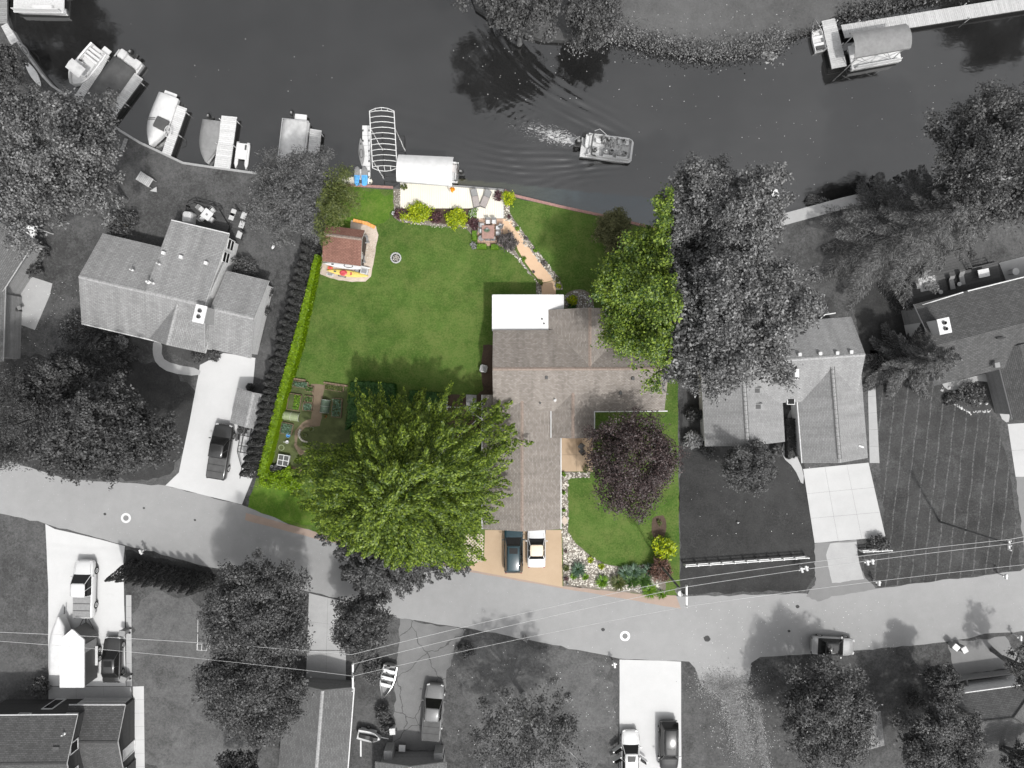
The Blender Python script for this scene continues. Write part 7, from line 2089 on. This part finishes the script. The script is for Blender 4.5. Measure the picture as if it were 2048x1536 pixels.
# fire pit
c = at(792, 516)
t = thing('fire_pit', 'round stone fire pit sunk in the lawn', 'fire pit', (c.x, c.y, 0))
mb = MB(); mb.lathe([(.40, .012), (.40, .03), (.0, .03)], (0, 0, 0), 16); mb.build('ash', MT['mulch_grey'], t, world=False)
for k in range(16):
    a = 2*PI*k/16; mb = MB(); mb.box((.48*math.cos(a), .48*math.sin(a), .09), (.13, .17, .18+.02*(k % 3)), a, bev=.03); mb.build('stone', MT['stone_grey'], t, world=False)
for k in range(14):
    a = 2.4*k; r_ = .33*math.sqrt((k+.5)/14); mb = MB(); mb.box((r_*math.cos(a), r_*math.sin(a), .07), (.13, .10, .09), a*1.7, bev=.03); mb.build('stone', MT['stone'], t, world=False)
# adirondack chairs by the shed
def adirondack(px, py, ang, label, m='mgrey'):
    c = at(px, py, .3); t = thing('adirondack_chair', label, 'chair', (c.x, c.y, .014), R(ang))
    for k in range(5):
        x = -.20+.10*k
        mb = MB(); secs = [[(x-.043, y, z), (x+.043, y, z), (x+.043, y, z+.03), (x-.043, y, z+.03)] for y, z in ((-.10, .28), (-.42, .95-.06*abs(k-2)))]; loft(mb, secs); mb.build('back_slat', MT[m], t, world=False)
        mb = MB(); mb.box((0, -.05+.115*k, .29+.025*k), (.52, .10, .025)); mb.build('seat_slat', MT[m], t, world=False)
    for s in (-1, 1):
        mb = MB(); mb.box((s*.33, .1, .55), (.13, .72, .03)); mb.build('armrest', MT[m], t, world=False)
        mb = MB(); mb.box((s*.28, .42, .27), (.05, .1, .54)); mb.build('front_leg', MT[m], t, world=False)
        mb = MB(); secs = [[(s*.25-.02, y, z), (s*.25+.02, y, z), (s*.25+.02, y, z+.09), (s*.25-.02, y, z+.09)] for y, z in ((-.55, .0), (.44, .28))]; loft(mb, secs); mb.build('side_rail', MT[m], t, world=False)
adirondack(728, 481, -75, 'dark adirondack chair at the wooded end of the brown shed')
adirondack(721, 520, -80, 'dark adirondack chair at the kayak end of the brown shed')
for k, (x, y) in enumerate(((723, 494), (721, 505))):
    c = at(x, y, .4); t = thing('bench', ('narrow grey bench beside the shed wall, next to the wooded end chair', 'narrow grey bench beside the shed wall, next to the kayak end chair')[k], 'bench', (c.x, c.y, .014), R(-8))
    mb = MB(); mb.box((0, 0, .42), (.45, .42, .05), bev=.01); mb.build('seat', MT['mgrey'], t, world=False)
    for sx in (-1, 1):
        mb = MB(); mb.box((sx*.17, 0, .2), (.05, .38, .4)); mb.build('leg', MT['mgrey'], t, world=False)
for x, y, d, mat, lab, nm in ((728, 542, (.75, .6, .35), 'lgrey', 'pale grey crate beside the white kayak', 'crate'), (714, 541, (.5, .35, .18), 'dgrey', 'dark mat box between the kayaks', 'storage_box'), (660, 536, (.5, .3, .2), 'orange', 'orange life vest bag beside the white kayak', 'life_vest'), (787, 426, (.36, .36, .3), 'white', 'small white lantern box at the gravel corner', 'lantern'), (967, 737, (.75, .75, .8), 'lgrey', 'grey air conditioner beside the brown house', 'air_conditioner'), (660, 549, (.7, .25, .12), 'lgrey', 'grey paddle bag below the yellow kayak', 'paddle_bag'), (684, 552, (.8, .2, .1), 'dgrey', 'dark paddle bag below the yellow kayak', 'paddle_bag')):
    c = at(x, y, d[2]); t = thing(nm, lab, nm.replace('_', ' '), (c.x, c.y, .015), R(-12))
    mb = MB(); mb.box((0, 0, d[2]/2), d, bev=min(d)*.18); mb.build('body', MT[mat], t, world=False)
    mb = MB(); mb.box((0, 0, d[2]+.006), (d[0]*.7, d[1]*.7, .02), bev=.005); mb.build('lid', MT['mgrey' if mat != 'orange' else 'red'], t, world=False)
mb = MB(); ribbon([P2(707, 441), P2(733, 447), P2(750, 455)], .32, 0, .14, mb); o = mb.build('timber_edging', MT['wood_orange']); tag(o, 'orange timber edging at the head of the shed gravel', 'edging')
# ------------------------------------------------------------------ vegetable garden
def raised_bed(x0, y0, x1, y1, label, rz=-8, plants=None, n=120, part=1.0, ls=.12):
    a, b = P(x0, y0), P(x1, y1); c = (a+b)/2; w, d = abs(b.x-a.x), abs(b.y-a.y)
    t = thing('raised_bed', label, 'garden bed', (c.x, c.y, .012), R(rz))
    for dx, dy, ww, dd in ((0, d/2, w, .06), (0, -d/2, w, .06), (w/2, 0, .06, d-.07), (-w/2, 0, .06, d-.07)):
        mb = MB(); mb.box((dx, dy, .11), (ww, dd, .24)); mb.build('board', MT['wood_brown'] if rz != 1 else MT['wood_pale'], t, world=False)
    mb = MB(); mb.box((0, 0, .07), (w-.06, d-.06, .14)); mb.build('soil', MT['soil'], t, world=False)
    if plants:
        rg = rng(); pos = np.column_stack([rg.uniform(w/2-w*part, w/2-.05, n), rg.uniform(-d*.45, d*.45, n), rg.uniform(.16, .38, n)])
        v = quads_from(pos, np.array([0, 0, 1.0])+rg.normal(size=(n, 3))*.5, ls*rg.uniform(.7, 1.4, n), .7, rg)
        foliage('vegetables', v, MT[plants], t, (0, 0, 0))['kind'] = 'stuff'
raised_bed(577, 788, 602, 820, 'large timber raised bed half planted with bright greens', -9, 'lf_bright', 160, .5, .14)
raised_bed(611, 792, 627, 804, 'small timber bed with low seedlings', -6, 'lf_green', 60)
raised_bed(607, 806, 625, 821, 'timber bed of blue green cabbages', -6, 'lf_bluegreen', 110, .9, .16)
raised_bed(650, 770, 688, 781, 'long timber bed of yellow green vegetables along the lawn edging', -9, 'lf_olive2', 150, .95, .15)
raised_bed(586, 763, 617, 775, 'timber bed of grey green leeks in the garden corner', -8, 'lf_bluegreen', 170, .95, .16)
raised_bed(612, 773, 628, 783, 'small bed of low green salad', -8, 'lf_green', 80, .95)
raised_bed(665, 797, 684, 834, 'bed of staked tomatoes beside the dark hedge', -4, 'lf_bluegreen', 190, .95, .18)
raised_bed(563, 846, 586, 868, 'bed of feathery grey green plants below the cloche', -12, 'lf_bluegreen', 260, .95, .15)
def hoop_cover(x0, y0, x1, y1, rz, label, mat, h=.55):
    a, b = P(x0, y0), P(x1, y1); c = (a+b)/2; w, d = abs(b.x-a.x), abs(b.y-a.y)
    t = thing('cloche', label, 'cloche', (c.x, c.y, .012), R(rz))
    mb = MB(); n = 9
    mb.grid([[(-w/2+w*i/10, d/2*math.cos(PI*j/(n-1)), h*math.sin(PI*j/(n-1))*(1+.02*math.sin(i*2.1))) for j in range(n)] for i in range(11)]); mb.build('fleece', MT[mat], t, world=False, smooth=True)
    for i in range(3):
        x = -w/2+w*i/2; mb = MB(); mb.tube([(x, (d/2+.012)*math.cos(PI*j/12), (h+.012)*math.sin(PI*j/12)) for j in range(13)], .012, 5); mb.build('hoop', MT['lgrey'], t, world=False)
hoop_cover(567, 823, 600, 841, -9, 'pale green fleece cloche over a garden bed', 'net')
hoop_cover(638, 803, 664, 821, 82, 'green mesh covered bed beside the dirt path', 'net_dark', .7)
for px, py, mat, lab, nm, r_, h_ in ((576, 871, 'blue', 'bright blue bucket in the vegetable garden', 'bucket', .2, .3), (574, 884, 'white', 'white watering can in the vegetable garden', 'watering_can', .17, .3), (650, 833, 'orange', 'terracotta pot beside the dirt path', 'flower_pot', .16, .28), (623, 858, 'net', 'green planter at the circular stone bed', 'planter', .24, .3), (609, 871, 'net', 'lime planted tub inside the circular stone bed', 'planter', .22, .3)):
    c = at(px, py, h_); t = thing(nm, lab, nm.replace('_', ' '), (c.x, c.y, .016))
    mb = MB(); mb.lathe([(r_*.75, 0), (r_, h_), (r_*.88, h_), (r_*.7, h_*.35)], (0, 0, 0), 14); mb.build('tub', MT[mat], t, world=False)
    mb = MB()
    if nm in ('bucket', 'watering_can'):
        mb.tube([(r_*math.cos(PI*k/8), r_*.2, h_+.14*math.sin(PI*k/8)) for k in range(9)], .012, 5)
        if nm == 'watering_can': mb.tube([(-r_*.8, 0, .1), (-r_*2.0, 0, h_+.02)], .025, 6)
        mb.build('handle', MT[mat], t, world=False)
    else:
        rg = rng(); v, _ = crown_round((c.x, c.y, .016+h_+.1), r_*1.1, r_*1.1, .2, 90, .11, rg, 12, .8, .3, .35); foliage('plant', v, MT['lf_olive2'], t, t.location)
c = at(563, 895, .02); t = thing('hose_ring', 'coiled pale garden hose lying in a ring', 'hose', (c.x, c.y, .02))
for k in range(3):
    mb = MB(); mb.tube([((.24+.025*k)*math.cos(2*PI*j/18), (.24+.025*k)*math.sin(2*PI*j/18), .02+.012*k) for j in range(19)], .016, 5); mb.build('coil', MT['net'], t, world=False)
c = at(566, 921, .5); t = thing('cold_frame', 'white framed glazed cold frame in the garden corner', 'cold frame', (c.x, c.y, .012), R(-10))
mb = MB(); mb.box((0, 0, .2), (1.08, 1.08, .4)); mb.build('box', MT['wood_grey'], t, world=False)
for sx in (-1, 1):
    for sy in (-1, 1):
        mb = MB(); mb.box((sx*.26, sy*.26, .425), (.46, .46, .02)); o = mb.build('pane', MT['glass_mid'], t, world=False)
mb = MB()
for k in (-.53, 0, .53): mb.box((k, 0, .43), (.06, 1.12, .05)); mb.box((0, k, .437), (1.12, .06, .05))
mb.build('frame', MT['white'], t, world=False)
c = at(549, 936, .3); t = thing('tarp_heap', 'heap of black tarpaulin and pots at the hedge end', 'heap', (c.x, c.y, .012))
rg = rng(); mb = MB(); n = 10
mb.grid([[(k*.95*math.cos(2*PI*j/n)*rg.uniform(.85, 1.1), k*.45*math.sin(2*PI*j/n)*rg.uniform(.85, 1.1), z*rg.uniform(.7, 1.3)) for j in range(n)] for k, z in ((1, .0), (.85, .28), (.5, .42), (.12, .45))], 0, True, True); mb.build('tarp', MT['black'], t, world=False)
for x, y, m_ in ((-.55, .35, 'orange'), (-.2, .2, 'mgrey'), (.2, .25, 'dgrey'), (.5, .0, 'dgrey')):
    mb = MB(); mb.lathe([(.09, .3), (.12, .5), (.09, .5), (.08, .4)], (x, y, 0), 9); mb.build('pot', MT[m_], t, world=False)
for k in range(4):
    c = at(590+4*k, 936+3*k, .1); mb = MB(); mb.box((c.x, c.y, .05+.035*k), (1.0, .12, .04), R(-18+6*k)); o = mb.build('plank', MT['wood_brown']); tag(o, 'loose brown plank lying under the maple beside the black heap', 'plank', 'planks beside the black heap')
mb = MB(); ribbon([P2(585, 757), P2(612, 761)], .16, 0, .22, mb); o = mb.build('timber_edging', MT['wood_brown']); tag(o, 'timber edging between hedge and garden path', 'edging')
mb = MB(); ribbon([P2(648, 765), P2(696, 772)], .16, 0, .22, mb); o = mb.build('timber_edging', MT['wood_brown']); tag(o, 'timber edging between garden path and dark hedge', 'edging')
for k in range(9):
    a = R(150 + k*14); rock(616+18*math.cos(a), 868-16*math.sin(a), 2.6, 'rough stone ringing the circular garden bed', 'stone', 'stones of the circular bed')
# white garden arch with picket gate
c = at(940, 815); t = thing('garden_arch', 'white garden fence and arch beside the brown house', 'fence', (c.x, c.y, 0))
mb = MB(); ribbon([P2(894, 814, 2.2), P2(985, 817, 2.2)], .10, 2.1, 2.2, mb); mb.build('top_beam', MT['trim'], t)
for x in (894, 917, 931, 953, 984):
    p = P(x, 814+3*(x-894)/91, 2.2); mb = MB(); mb.box((p.x, p.y, 1.05), (.10, .10, 2.1)); mb.build('post', MT['trim'], t)
mb = MB(); ribbon([P2(894, 803, 2.2), P2(894, 822, 2.2)], .08, 2.1, 2.19, mb); mb.build('side_beam', MT['trim'], t)
# lattice pavers beside the drive
c = at(947, 1105); t = thing('lattice_pavers', 'diamond lattice turf pavers beside the tan drive', 'pavers', (c.x, c.y, .008))
quad = [P(932, 1068), P(967, 1068), P(967, 1127), P(925, 1119)]
mb = MB(); mb.face([(p.x, p.y, .009) for p in quad][::-1]); mb.build('grass_joint', MT['grass_lime'], t)
inside = lambda x, y: (quad[3].x < x < quad[1].x) and (P(0, 1122).y < y < quad[0].y)
x0, x1, y0, y1 = P(928, 0).x, P(967, 0).x, P(0, 1124).y, P(0, 1068).y
s_ = .34; k = 0
for i in range(-12, 24):
    for sg in (1, -1):
        # diagonal bars clipped to the rectangle
        cpt = x0 + i*s_
        pts = []
        ya, yb = y0, y1
        xa, xb = (cpt, cpt+(yb-ya)) if sg > 0 else (cpt+(yb-ya), cpt)
        t0, t1 = 0.0, 1.0
        dx = xb-xa
        lo_, hi_ = sorted(((x0-xa)/dx, (x1-xa)/dx)); t0, t1 = max(0, lo_), min(1, hi_)
        if t1-t0 < .02: continue
        pa = (xa+dx*t0, ya+(yb-ya)*t0); pb_ = (xa+dx*t1, ya+(yb-ya)*t1)
        mb = MB(); ribbon([pa, pb_], .10, .01, .03+.003*(sg > 0), mb); mb.build('lattice_bar', MT['wood_pale'] if False else MT['gravel'], t)
chair(1162, 893, 140, 'dark chair under the purple tree on the entry patio', seat='dgrey', frame='dgrey')
chair(1164, 903, 40, 'dark chair facing another on the entry patio', seat='dgrey', frame='dgrey')
# ------------------------------------------------------------------ decks of the neighbours
def plank_deck(name, label, px, z, mat, ang, pw=.28):
    """raised deck cut into boards running at angle ang"""
    pts = [Vector(P2(x, y, z)) for x, y in px]
    cx = sum(p.x for p in pts)/len(pts); cy = sum(p.y for p in pts)/len(pts)
    t = thing(name, label, 'deck', (cx, cy, 0))
    u = Vector((math.cos(R(ang)), math.sin(R(ang)))); n = Vector((-u.y, u.x))
    tt = [p.dot(n) for p in pts]; a = min(tt); m_ = len(pts)
    while a < max(tt):
        b = a + pw - .02
        def clip(poly, lim, keep):
            out_ = []
            for i in range(len(poly)):
                p, q = poly[i], poly[(i+1) % len(poly)]; dp, dq = (p.dot(n)-lim)*keep, (q.dot(n)-lim)*keep
                if dp >= 0: out_.append(p)
                if dp*dq < 0: out_.append(p + (q-p)*(dp/(dp-dq)))
            return out_
        poly = clip(clip(pts, a, 1), b, -1)
        if len(poly) >= 3:
            mb = MB(); mb.prism([(p.x, p.y) for p in poly], z-.05, z+random.uniform(-.003, .003)); mb.build('board', MT[mat], t)
        a += pw
    mb = MB(); mb.prism([(cx+(p.x-cx)*.96, cy+(p.y-cy)*.96) for p in pts], 0, z-.06); mb.build('base', MT['wood_dark'], t)
    return t
def railing(t, pts, z, h=.9, mat='wood_dark'):
    w = [P(x, y, z+h) for x, y in pts]
    mb = MB()
    for a, b in zip(w[:-1], w[1:]): mb.tube([a, b], .05, 5); mb.tube([a-Vector((0, 0, h*.55)), b-Vector((0, 0, h*.55))], .03, 4)
    mb.build('rail', MT[mat], t)
    for a, b in zip(w[:-1], w[1:]):
        k = max(1, int((b-a).length/1.3))
        for i in range(k+1):
            p = a.lerp(b, i/k); mb = MB(); mb.box((p.x, p.y, z+h/2), (.09, .09, h)); mb.build('baluster_post', MT[mat], t)
t = plank_deck('deck', 'dark raised deck with dining set behind the grey gabled house', [(370, 411), (386, 403), (436, 416), (458, 452), (452, 476), (366, 452)], .5, 'wood_dark', -14)
railing(t, [(366, 440), (371, 410), (386, 402), (436, 415)], .5)
t = plank_deck('deck_steps', 'dark stepped landing with stone treads beside the raised deck', [(462, 420), (492, 424), (482, 480), (458, 476)], .35, 'wood_dark', -14)
for x, y in ((468, 426), (465, 434), (489, 432), (485, 450), (480, 470)):
    c = at(x, y, .2); mb = MB(); mb.box((c.x, c.y, .39), (.5, .7, .06), R(-20), bev=.02); mb.build('tread_stone', MT['stone_grey'], t)
for x, y in ((470, 416), (490, 422), (482, 462)):
    c = at(x, y, 1.0); mb = MB(); mb.box((c.x, c.y, .55), (.16, .16, 1.1)); mb.build('post', MT['wood_dark'], t)
c = at(414, 429, 1.2); t = thing('patio_table', 'square white table on the dark raised deck', 'table', (c.x, c.y, .5), R(-37))
mb = MB(); mb.box((0, 0, .72), (.95, .95, .05), bev=.02); mb.build('tabletop', MT['white'], t, world=False)
mb = MB(); mb.box((0, 0, .76), (.2, .2, .03)); mb.build('tray', MT['mgrey'], t, world=False)
mb = MB(); mb.tube([(0, 0, 0), (0, 0, .7)], .05, 6); mb.tube([(-.3, 0, .03), (.3, 0, .03)], .04, 5); mb.tube([(0, -.3, .03), (0, .3, .03)], .04, 5); mb.build('pedestal', MT['mgrey'], t, world=False)
for x, y, a in ((402, 418, -130), (425, 421, 140), (404, 437, -45), (424, 440, 50)): chair(x, y, a, 'grey deck chair at the square white table on the dark deck', 'chairs on the dark deck', 'lgrey', 'mgrey', 1.0, .5)
c = at(376, 434, 1.2); t = thing('covered_grill', 'barbecue under a pale cover on the dark deck', 'grill', (c.x, c.y, .5), R(-5))
mb = MB(); secs = [[(sx*.48*k, sy*.55*k, z) for sx, sy in ((-1, -.9), (-.8, -1), (.8, -1), (1, -.9), (1, .7), (.6, 1), (-.6, 1), (-1, .7))] for z, k in ((0, 1), (.7, .98), (.95, .85), (1.02, .5))]; loft(mb, secs); mb.build('cover', MT['mid_cloth'], t, world=False)
mb = MB(); mb.tube([(-.4, -.2, 1.0), (.4, -.2, 1.0)], .03, 5); mb.build('handle', MT['mid_cloth'], t, world=False)
t = plank_deck('deck', 'wide weathered timber deck behind the dark roofed house', [(1812, 566), (1872, 514), (1925, 496), (1944, 536), (1995, 524), (2003, 563), (1850, 608), (1828, 620), (1820, 600)], .35, 'wood_deck', 14)
railing(t, [(1816, 600), (1812, 567), (1830, 548)], .35, .85, 'wood_deck'); railing(t, [(1925, 496), (1944, 536), (1995, 524)], .35, .85, 'wood_deck')
c = at(1856, 567, .4); mb = MB(); mb.box((c.x, c.y, .362), (1.7, 1.35, .012), R(12)); o = mb.build('rug', MT['mid_cloth']); tag(o, 'pale rug on the weathered timber deck', 'rug')
def low_table(px, py, ang, w, d, h, z, mat, label, round_=False):
    c = at(px, py, z+h); t = thing('low_table', label, 'table', (c.x, c.y, z), R(ang))
    mb = MB()
    if round_: mb.lathe([(w/2, h-.05), (w/2, h), (0, h)], (0, 0, 0), 16)
    else: mb.box((0, 0, h-.03), (w, d, .06), bev=.02)
    mb.build('tabletop', MT[mat], t, world=False)
    for sx in (-1, 1):
        for sy in (-1, 1):
            mb = MB(); mb.tube([(sx*w*.3, sy*d*.3, 0), (sx*w*.3, sy*d*.3, h-.05)], .025, 5); mb.build('leg', MT['dgrey'], t, world=False)
low_table(1860, 572, 12, .85, .5, .42, .37, 'grey_cloth', 'grey coffee table on the pale rug')
low_table(1882, 584, 0, .42, .42, .45, .35, 'mid_cloth', 'round pale side table near the dark wall', True)
low_table(1919, 568, 0, .42, .42, .45, .35, 'mid_cloth', 'round pale side table beside the deck loungers', True)
low_table(1968, 546, 12, 1.1, .8, .7, .36, 'white', 'white fire table on the timber deck')
low_table(2032, 543, 0, .7, .7, .7, .02, 'white', 'round white table on the slab behind the dark roofed house', True)
for x, y, a, lab in ((1904, 565, 12, 'brown deck lounger by the round side table'), (1924, 556, 12, 'brown deck lounger nearer the white fire table')):
    c = at(x, y, .7); t = thing('deck_lounger', lab, 'lounger', (c.x, c.y, .35), R(a))
    mb = MB(); mb.box((0, -.2, .3), (.5, .95, .1), bev=.03); mb.build('seat', MT['taupe' if False else 'mgrey'], t, world=False)
    mb = MB(); loft(mb, [[(-.25, y_, z), (.25, y_, z), (.25, y_, z+.08), (-.25, y_, z+.08)] for y_, z in ((.28, .3), (.6, .6))]); mb.build('backrest', MT['mgrey'], t, world=False)
    for sx in (-1, 1):
        mb = MB(); mb.box((sx*.22, -.1, .12), (.05, 1.1, .24)); mb.build('leg', MT['dgrey'], t, world=False)
chair(1852, 549, 180, 'grey deck chair above the pale rug', seat='grey_cloth', zc=.35); chair(1835, 572, -80, 'grey deck chair at the railing beside the rug', seat='grey_cloth', zc=.35)
sheet('patio_slab', [(1998, 526), (2100, 500), (2110, 552), (2012, 562)], .02, MT['concrete_mid'])
# bench in the yard, white duck-like ornament, small yard things
c = at(291, 362, .4); t = thing('garden_swing', 'slatted grey wooden lounge seat on the lawn under the large pale tree', 'bench', (c.x, c.y, 0), R(-32))
for k in range(9):
    mb = MB(); mb.box((-.85+.17*k, .1, .4), (.13, .95, .04)); mb.build('slat', MT['wood_grey'], t, world=False)
for sy in (-.3, .5):
    mb = MB(); mb.box((0, sy, .2), (1.5, .07, .34)); mb.build('rail', MT['wood_mid'], t, world=False)
mb = MB(); mb.prism([(.85, -.6), (1.5, -.35), (1.2, .1)], .3, .36); mb.build('foot_board', MT['wood_grey'], t, world=False)
c = at(546, 493, .3); t = thing('garden_ornament', 'small white goose ornament on the lawn by the fine leafed tree', 'ornament', (c.x, c.y, 0), R(60))
mb = MB(); mb.tube([(-.28, 0, .2), (-.15, 0, .22), (.1, 0, .24), (.22, 0, .3)], [.03, .13, .14, .05], 8); mb.build('body', MT['white'], t, world=False, smooth=True)
mb = MB(); mb.tube([(.18, 0, .3), (.25, 0, .45), (.34, 0, .5)], [.05, .04, .05], 7); mb.build('neck', MT['white'], t, world=False, smooth=True)
# bins, mailboxes, fences
def bin_(px, py, ang, label, mat, lid='white', z=.02):
    c = at(px, py, .9); t = thing('wheelie_bin', label, 'bin', (c.x, c.y, z), R(ang))
    mb = MB(); loft(mb, [[(-.24*k, -.28*k, z_), (.24*k, -.28*k, z_), (.24*k, .28*k, z_), (-.24*k, .28*k, z_)] for z_, k in ((.05, .82), (.95, 1.0))]); mb.build('tub', MT[mat], t, world=False)
    mb = MB(); mb.box((0, 0, .99), (.56, .64, .08), bev=.03); mb.build('lid', MT[lid], t, world=False)
    for s in (-1, 1): mb = MB(); mb.tube([(s*.2, -.3, .1), (s*.27, -.3, .1)], .1, 10); mb.build('wheel', MT['rubber'], t, world=False)
bin_(245, 1266, 80, 'grey bin beside the walk near the white pickup', 'mgrey', 'mgrey'); bin_(247, 1358, 70, 'grey bin beside the black sedan', 'mgrey', 'mgrey')
bin_(1911, 1294, 50, 'bin with a white lid at the kerb', 'mgrey', 'white'); bin_(1928, 1299, 30, 'pale bin with patterned lid beside the white lidded bin', 'mgrey', 'lgrey')
bin_(785, 1462, 5, 'pale grey bin beside the stone piers', 'lgrey', 'lgrey'); low_table(804, 1497, -4, .65, .65, .7, .02, 'white', 'square white table before the stone piers')
def mailbox(px, py, ang, label, n=1):
    c = at(px, py, 1.1); t = thing('mailbox', label, 'mailbox', (c.x, c.y, 0), R(ang))
    mb = MB(); mb.box((0, 0, .5), (.1, .1, 1.0)); mb.box((0, .0, 1.0), (.5*n, .1, .08)); mb.build('post', MT['white'], t, world=False)
    for k in range(n):
        x = (k-(n-1)/2)*.5
        mb = MB(); mb.grid([[(x+.11*math.cos(PI*j/8), y, 1.15+.11*math.sin(PI*j/8)+(.0)) for j in range(9)] + [(x-.11, y, 1.04), (x+.11, y, 1.04)] for y in (-.25, .25)], 0, True, True); mb.build('box', MT['white'], t, world=False)
mailbox(1608, 1138, 20, 'white double mailbox at the lawn with the rail fence', 2); mailbox(1740, 1124, 10, 'white double mailbox below the wide grey bush', 2)
mailbox(1758, 1166, 0, 'single white mailbox at the road edge of the mown lawn'); mailbox(2012, 1153, 0, 'single white mailbox at the far corner of the mown lawn'); mailbox(2041, 1276, 0, 'white mailbox across the street by the small tree')
mailbox(282, 1104, 30, 'dark mailbox at the verge by the arborvitae row'); mailbox(1229, 1330, 10, 'mailbox beside the white drive')
def rail_fence(a, b, label, n):
    p0, p1 = P(*a, .9), P(*b, .9); c = (p0+p1)/2; t = thing('rail_fence', label, 'fence', (c.x, c.y, 0))
    for i in range(n+1):
        p = p0.lerp(p1, i/n); mb = MB(); mb.box((p.x, p.y, .5), (.12, .12, 1.0)); mb.build('post', MT['white'], t)
    for z in (.35, .88):
        mb = MB(); ribbon([(p0.x, p0.y), (p1.x, p1.y)], .07, z-.07, z+.07, mb); mb.build('rail', MT['white'], t)
rail_fence((1372, 1133), (1617, 1116), 'long white rail fence across the dark front lawn', 10); rail_fence((1727, 1104), (1783, 1101), 'short white fence before the wide grey bush', 3)
t = thing('wire_frame', 'thin metal garden frame on the pale lawn beside the street tree', 'frame', P(405, 1275))
for q in ([(396, 1240), (395, 1300)], [(423, 1240), (419, 1297)], [(394, 1288), (415, 1289), (413, 1301), (393, 1300), (394, 1288)], [(404, 1288), (403, 1301)]):
    mb = MB(); mb.tube([P(x, y, .5) for x, y in q], .03, 5); mb.tube([P(q[0][0], q[0][1], .5), P(q[0][0], q[0][1], .5)-Vector((0, 0, .5))], .03, 5); mb.build('bar', MT['lgrey'], t)
c = at(720, 1500, .1); mb = MB(); ribbon([P2(722, 1480), P2(722, 1512)], .14, .0, .12, mb); o = mb.build('post_timber', MT['white']); tag(o, 'white timber lying in the grass beside the long garage', 'timber')
c = at(1131, 1172, .4); mb = MB(); mb.lathe([(.10, 0), (.12, .35), (.06, .5), (.02, .52)], (c.x+.2, c.y+.2, .012), 10); o = mb.build('marker_post', MT['mgrey']); tag(o, 'small grey marker post at the corner of the rock garden', 'post')
c = at(1125, 1042, .3); t = thing('downspout', 'diamond shaped pale paver at the gravel strip', 'paver', (c.x+.2, c.y, .03)); mb = MB(); mb.prism([(-.3, 0), (0, .5), (.42, -.05), (0, -.5)], 0, .06); mb.build('slab', MT['gravel'], t, world=False)
c = at(1475, 1045, .1); t = thing('sprinkler', 'small white lawn sprinkler in the dark front lawn', 'sprinkler', (c.x, c.y, 0)); mb = MB(); mb.lathe([(.05, 0), (.05, .25), (.07, .27), (.02, .3)], (0, 0, 0), 8); mb.build('riser', MT['white'], t, world=False); mb = MB(); mb.tube([(0, 0, .27), (.12, .05, .32)], .02, 5); mb.build('nozzle', MT['white'], t, world=False)
# grill by the patio slab
c = at(25, 619, .9); t = thing('grill', 'small dark barbecue beside the worn patio slab', 'grill', (c.x, c.y, .016), R(20))
mb = MB(); mb.box((0, 0, .75), (.7, .5, .3), bev=.06); mb.build('lid', MT['dgrey'], t, world=False)
mb = MB(); mb.box((.55, 0, .7), (.35, .4, .04)); mb.box((-.55, 0, .7), (.35, .4, .04)); mb.build('shelf', MT['mgrey'], t, world=False)
mb = MB(); mb.box((0, 0, .3), (.6, .42, .6)); mb.build('cabinet', MT['black'], t, world=False)
# ------------------------------------------------------------------ utility poles and wires
def pole(label, top, arm_a, arm_b, h=10.0, transformer=None):
    c = P(*top, h); t = thing('utility_pole', label, 'utility pole', (c.x, c.y, 0))
    mb = MB(); mb.tube([(c.x, c.y, -.4), (c.x, c.y, h)], [.12, .09], 9); mb.build('pole', MT['bark'], t)
    if arm_a:
        a, b = P(*arm_a, h-.25), P(*arm_b, h-.25)
        mb = MB(); d = (b-a); mb.box(tuple((a+b)/2), (d.length, .14, .14), math.atan2(d.y, d.x)); mb.build('crossarm', MT['white'], t)
        for f in (.03, .5, .97):
            p = a.lerp(b, f); mb = MB(); mb.lathe([(.04, .07), (.07, .14), (.05, .2), (.07, .26), (.02, .3)], tuple(p), 8); mb.build('insulator', MT['lgrey'], t)
    if transformer:
        p = P(*transformer, 8.6); mb = MB(); mb.lathe([(.26, -.5), (.29, -.45), (.29, .38), (.25, .45), (.0, .47)], tuple(p), 14); o = mb.build('transformer', MT['lgrey'], t)
        mb = MB(); mb.lathe([(.04, .45), (.06, .55), (.03, .7)], tuple(p+Vector((.12, .05, 0))), 7); mb.build('bushing', MT['white'], o)
pole('utility pole with a grey transformer drum at the edge of the rock garden', (1370, 1190), (1373, 1170), (1373, 1214), 10.0, (1359, 1184))
pole('utility pole with a white crossarm above the long garage', (706, 1350), (706, 1326), (706, 1381), 10.0)
pole('utility pole with white insulators at the corner of the mown lawn', (2018, 1088), (2018, 1080), (2018, 1100), 9.5)
def wire(pts, label, r=.019, z=9.9, sag=.5):
    w = []
    for i in range(len(pts)-1):
        a, b = P(*pts[i], z), P(*pts[i+1], z)
        for k in range(14):
            f = k/14; p = a.lerp(b, f); p.z -= sag*4*f*(1-f); w.append(p)
    w.append(P(*pts[-1], z))
    mb = MB(); mb.tube(w, r, 4); o = mb.build('power_line', MT['alu'] if False else MT['lgrey']); tag(o, label, 'wire')
wire([(-60, 1262), (704, 1309), (1340, 1163), (2018, 1079), (2300, 1042)], 'upper power line running along the street above the parked cars')
wire([(706, 1328), (1372, 1174), (2018, 1088), (2300, 1052)], 'middle power line between the transformer pole and the lawn corner pole')
wire([(-60, 1278), (706, 1352), (1373, 1213), (2120, 1122)], 'lower power line from crossarm to crossarm over the road', .016)
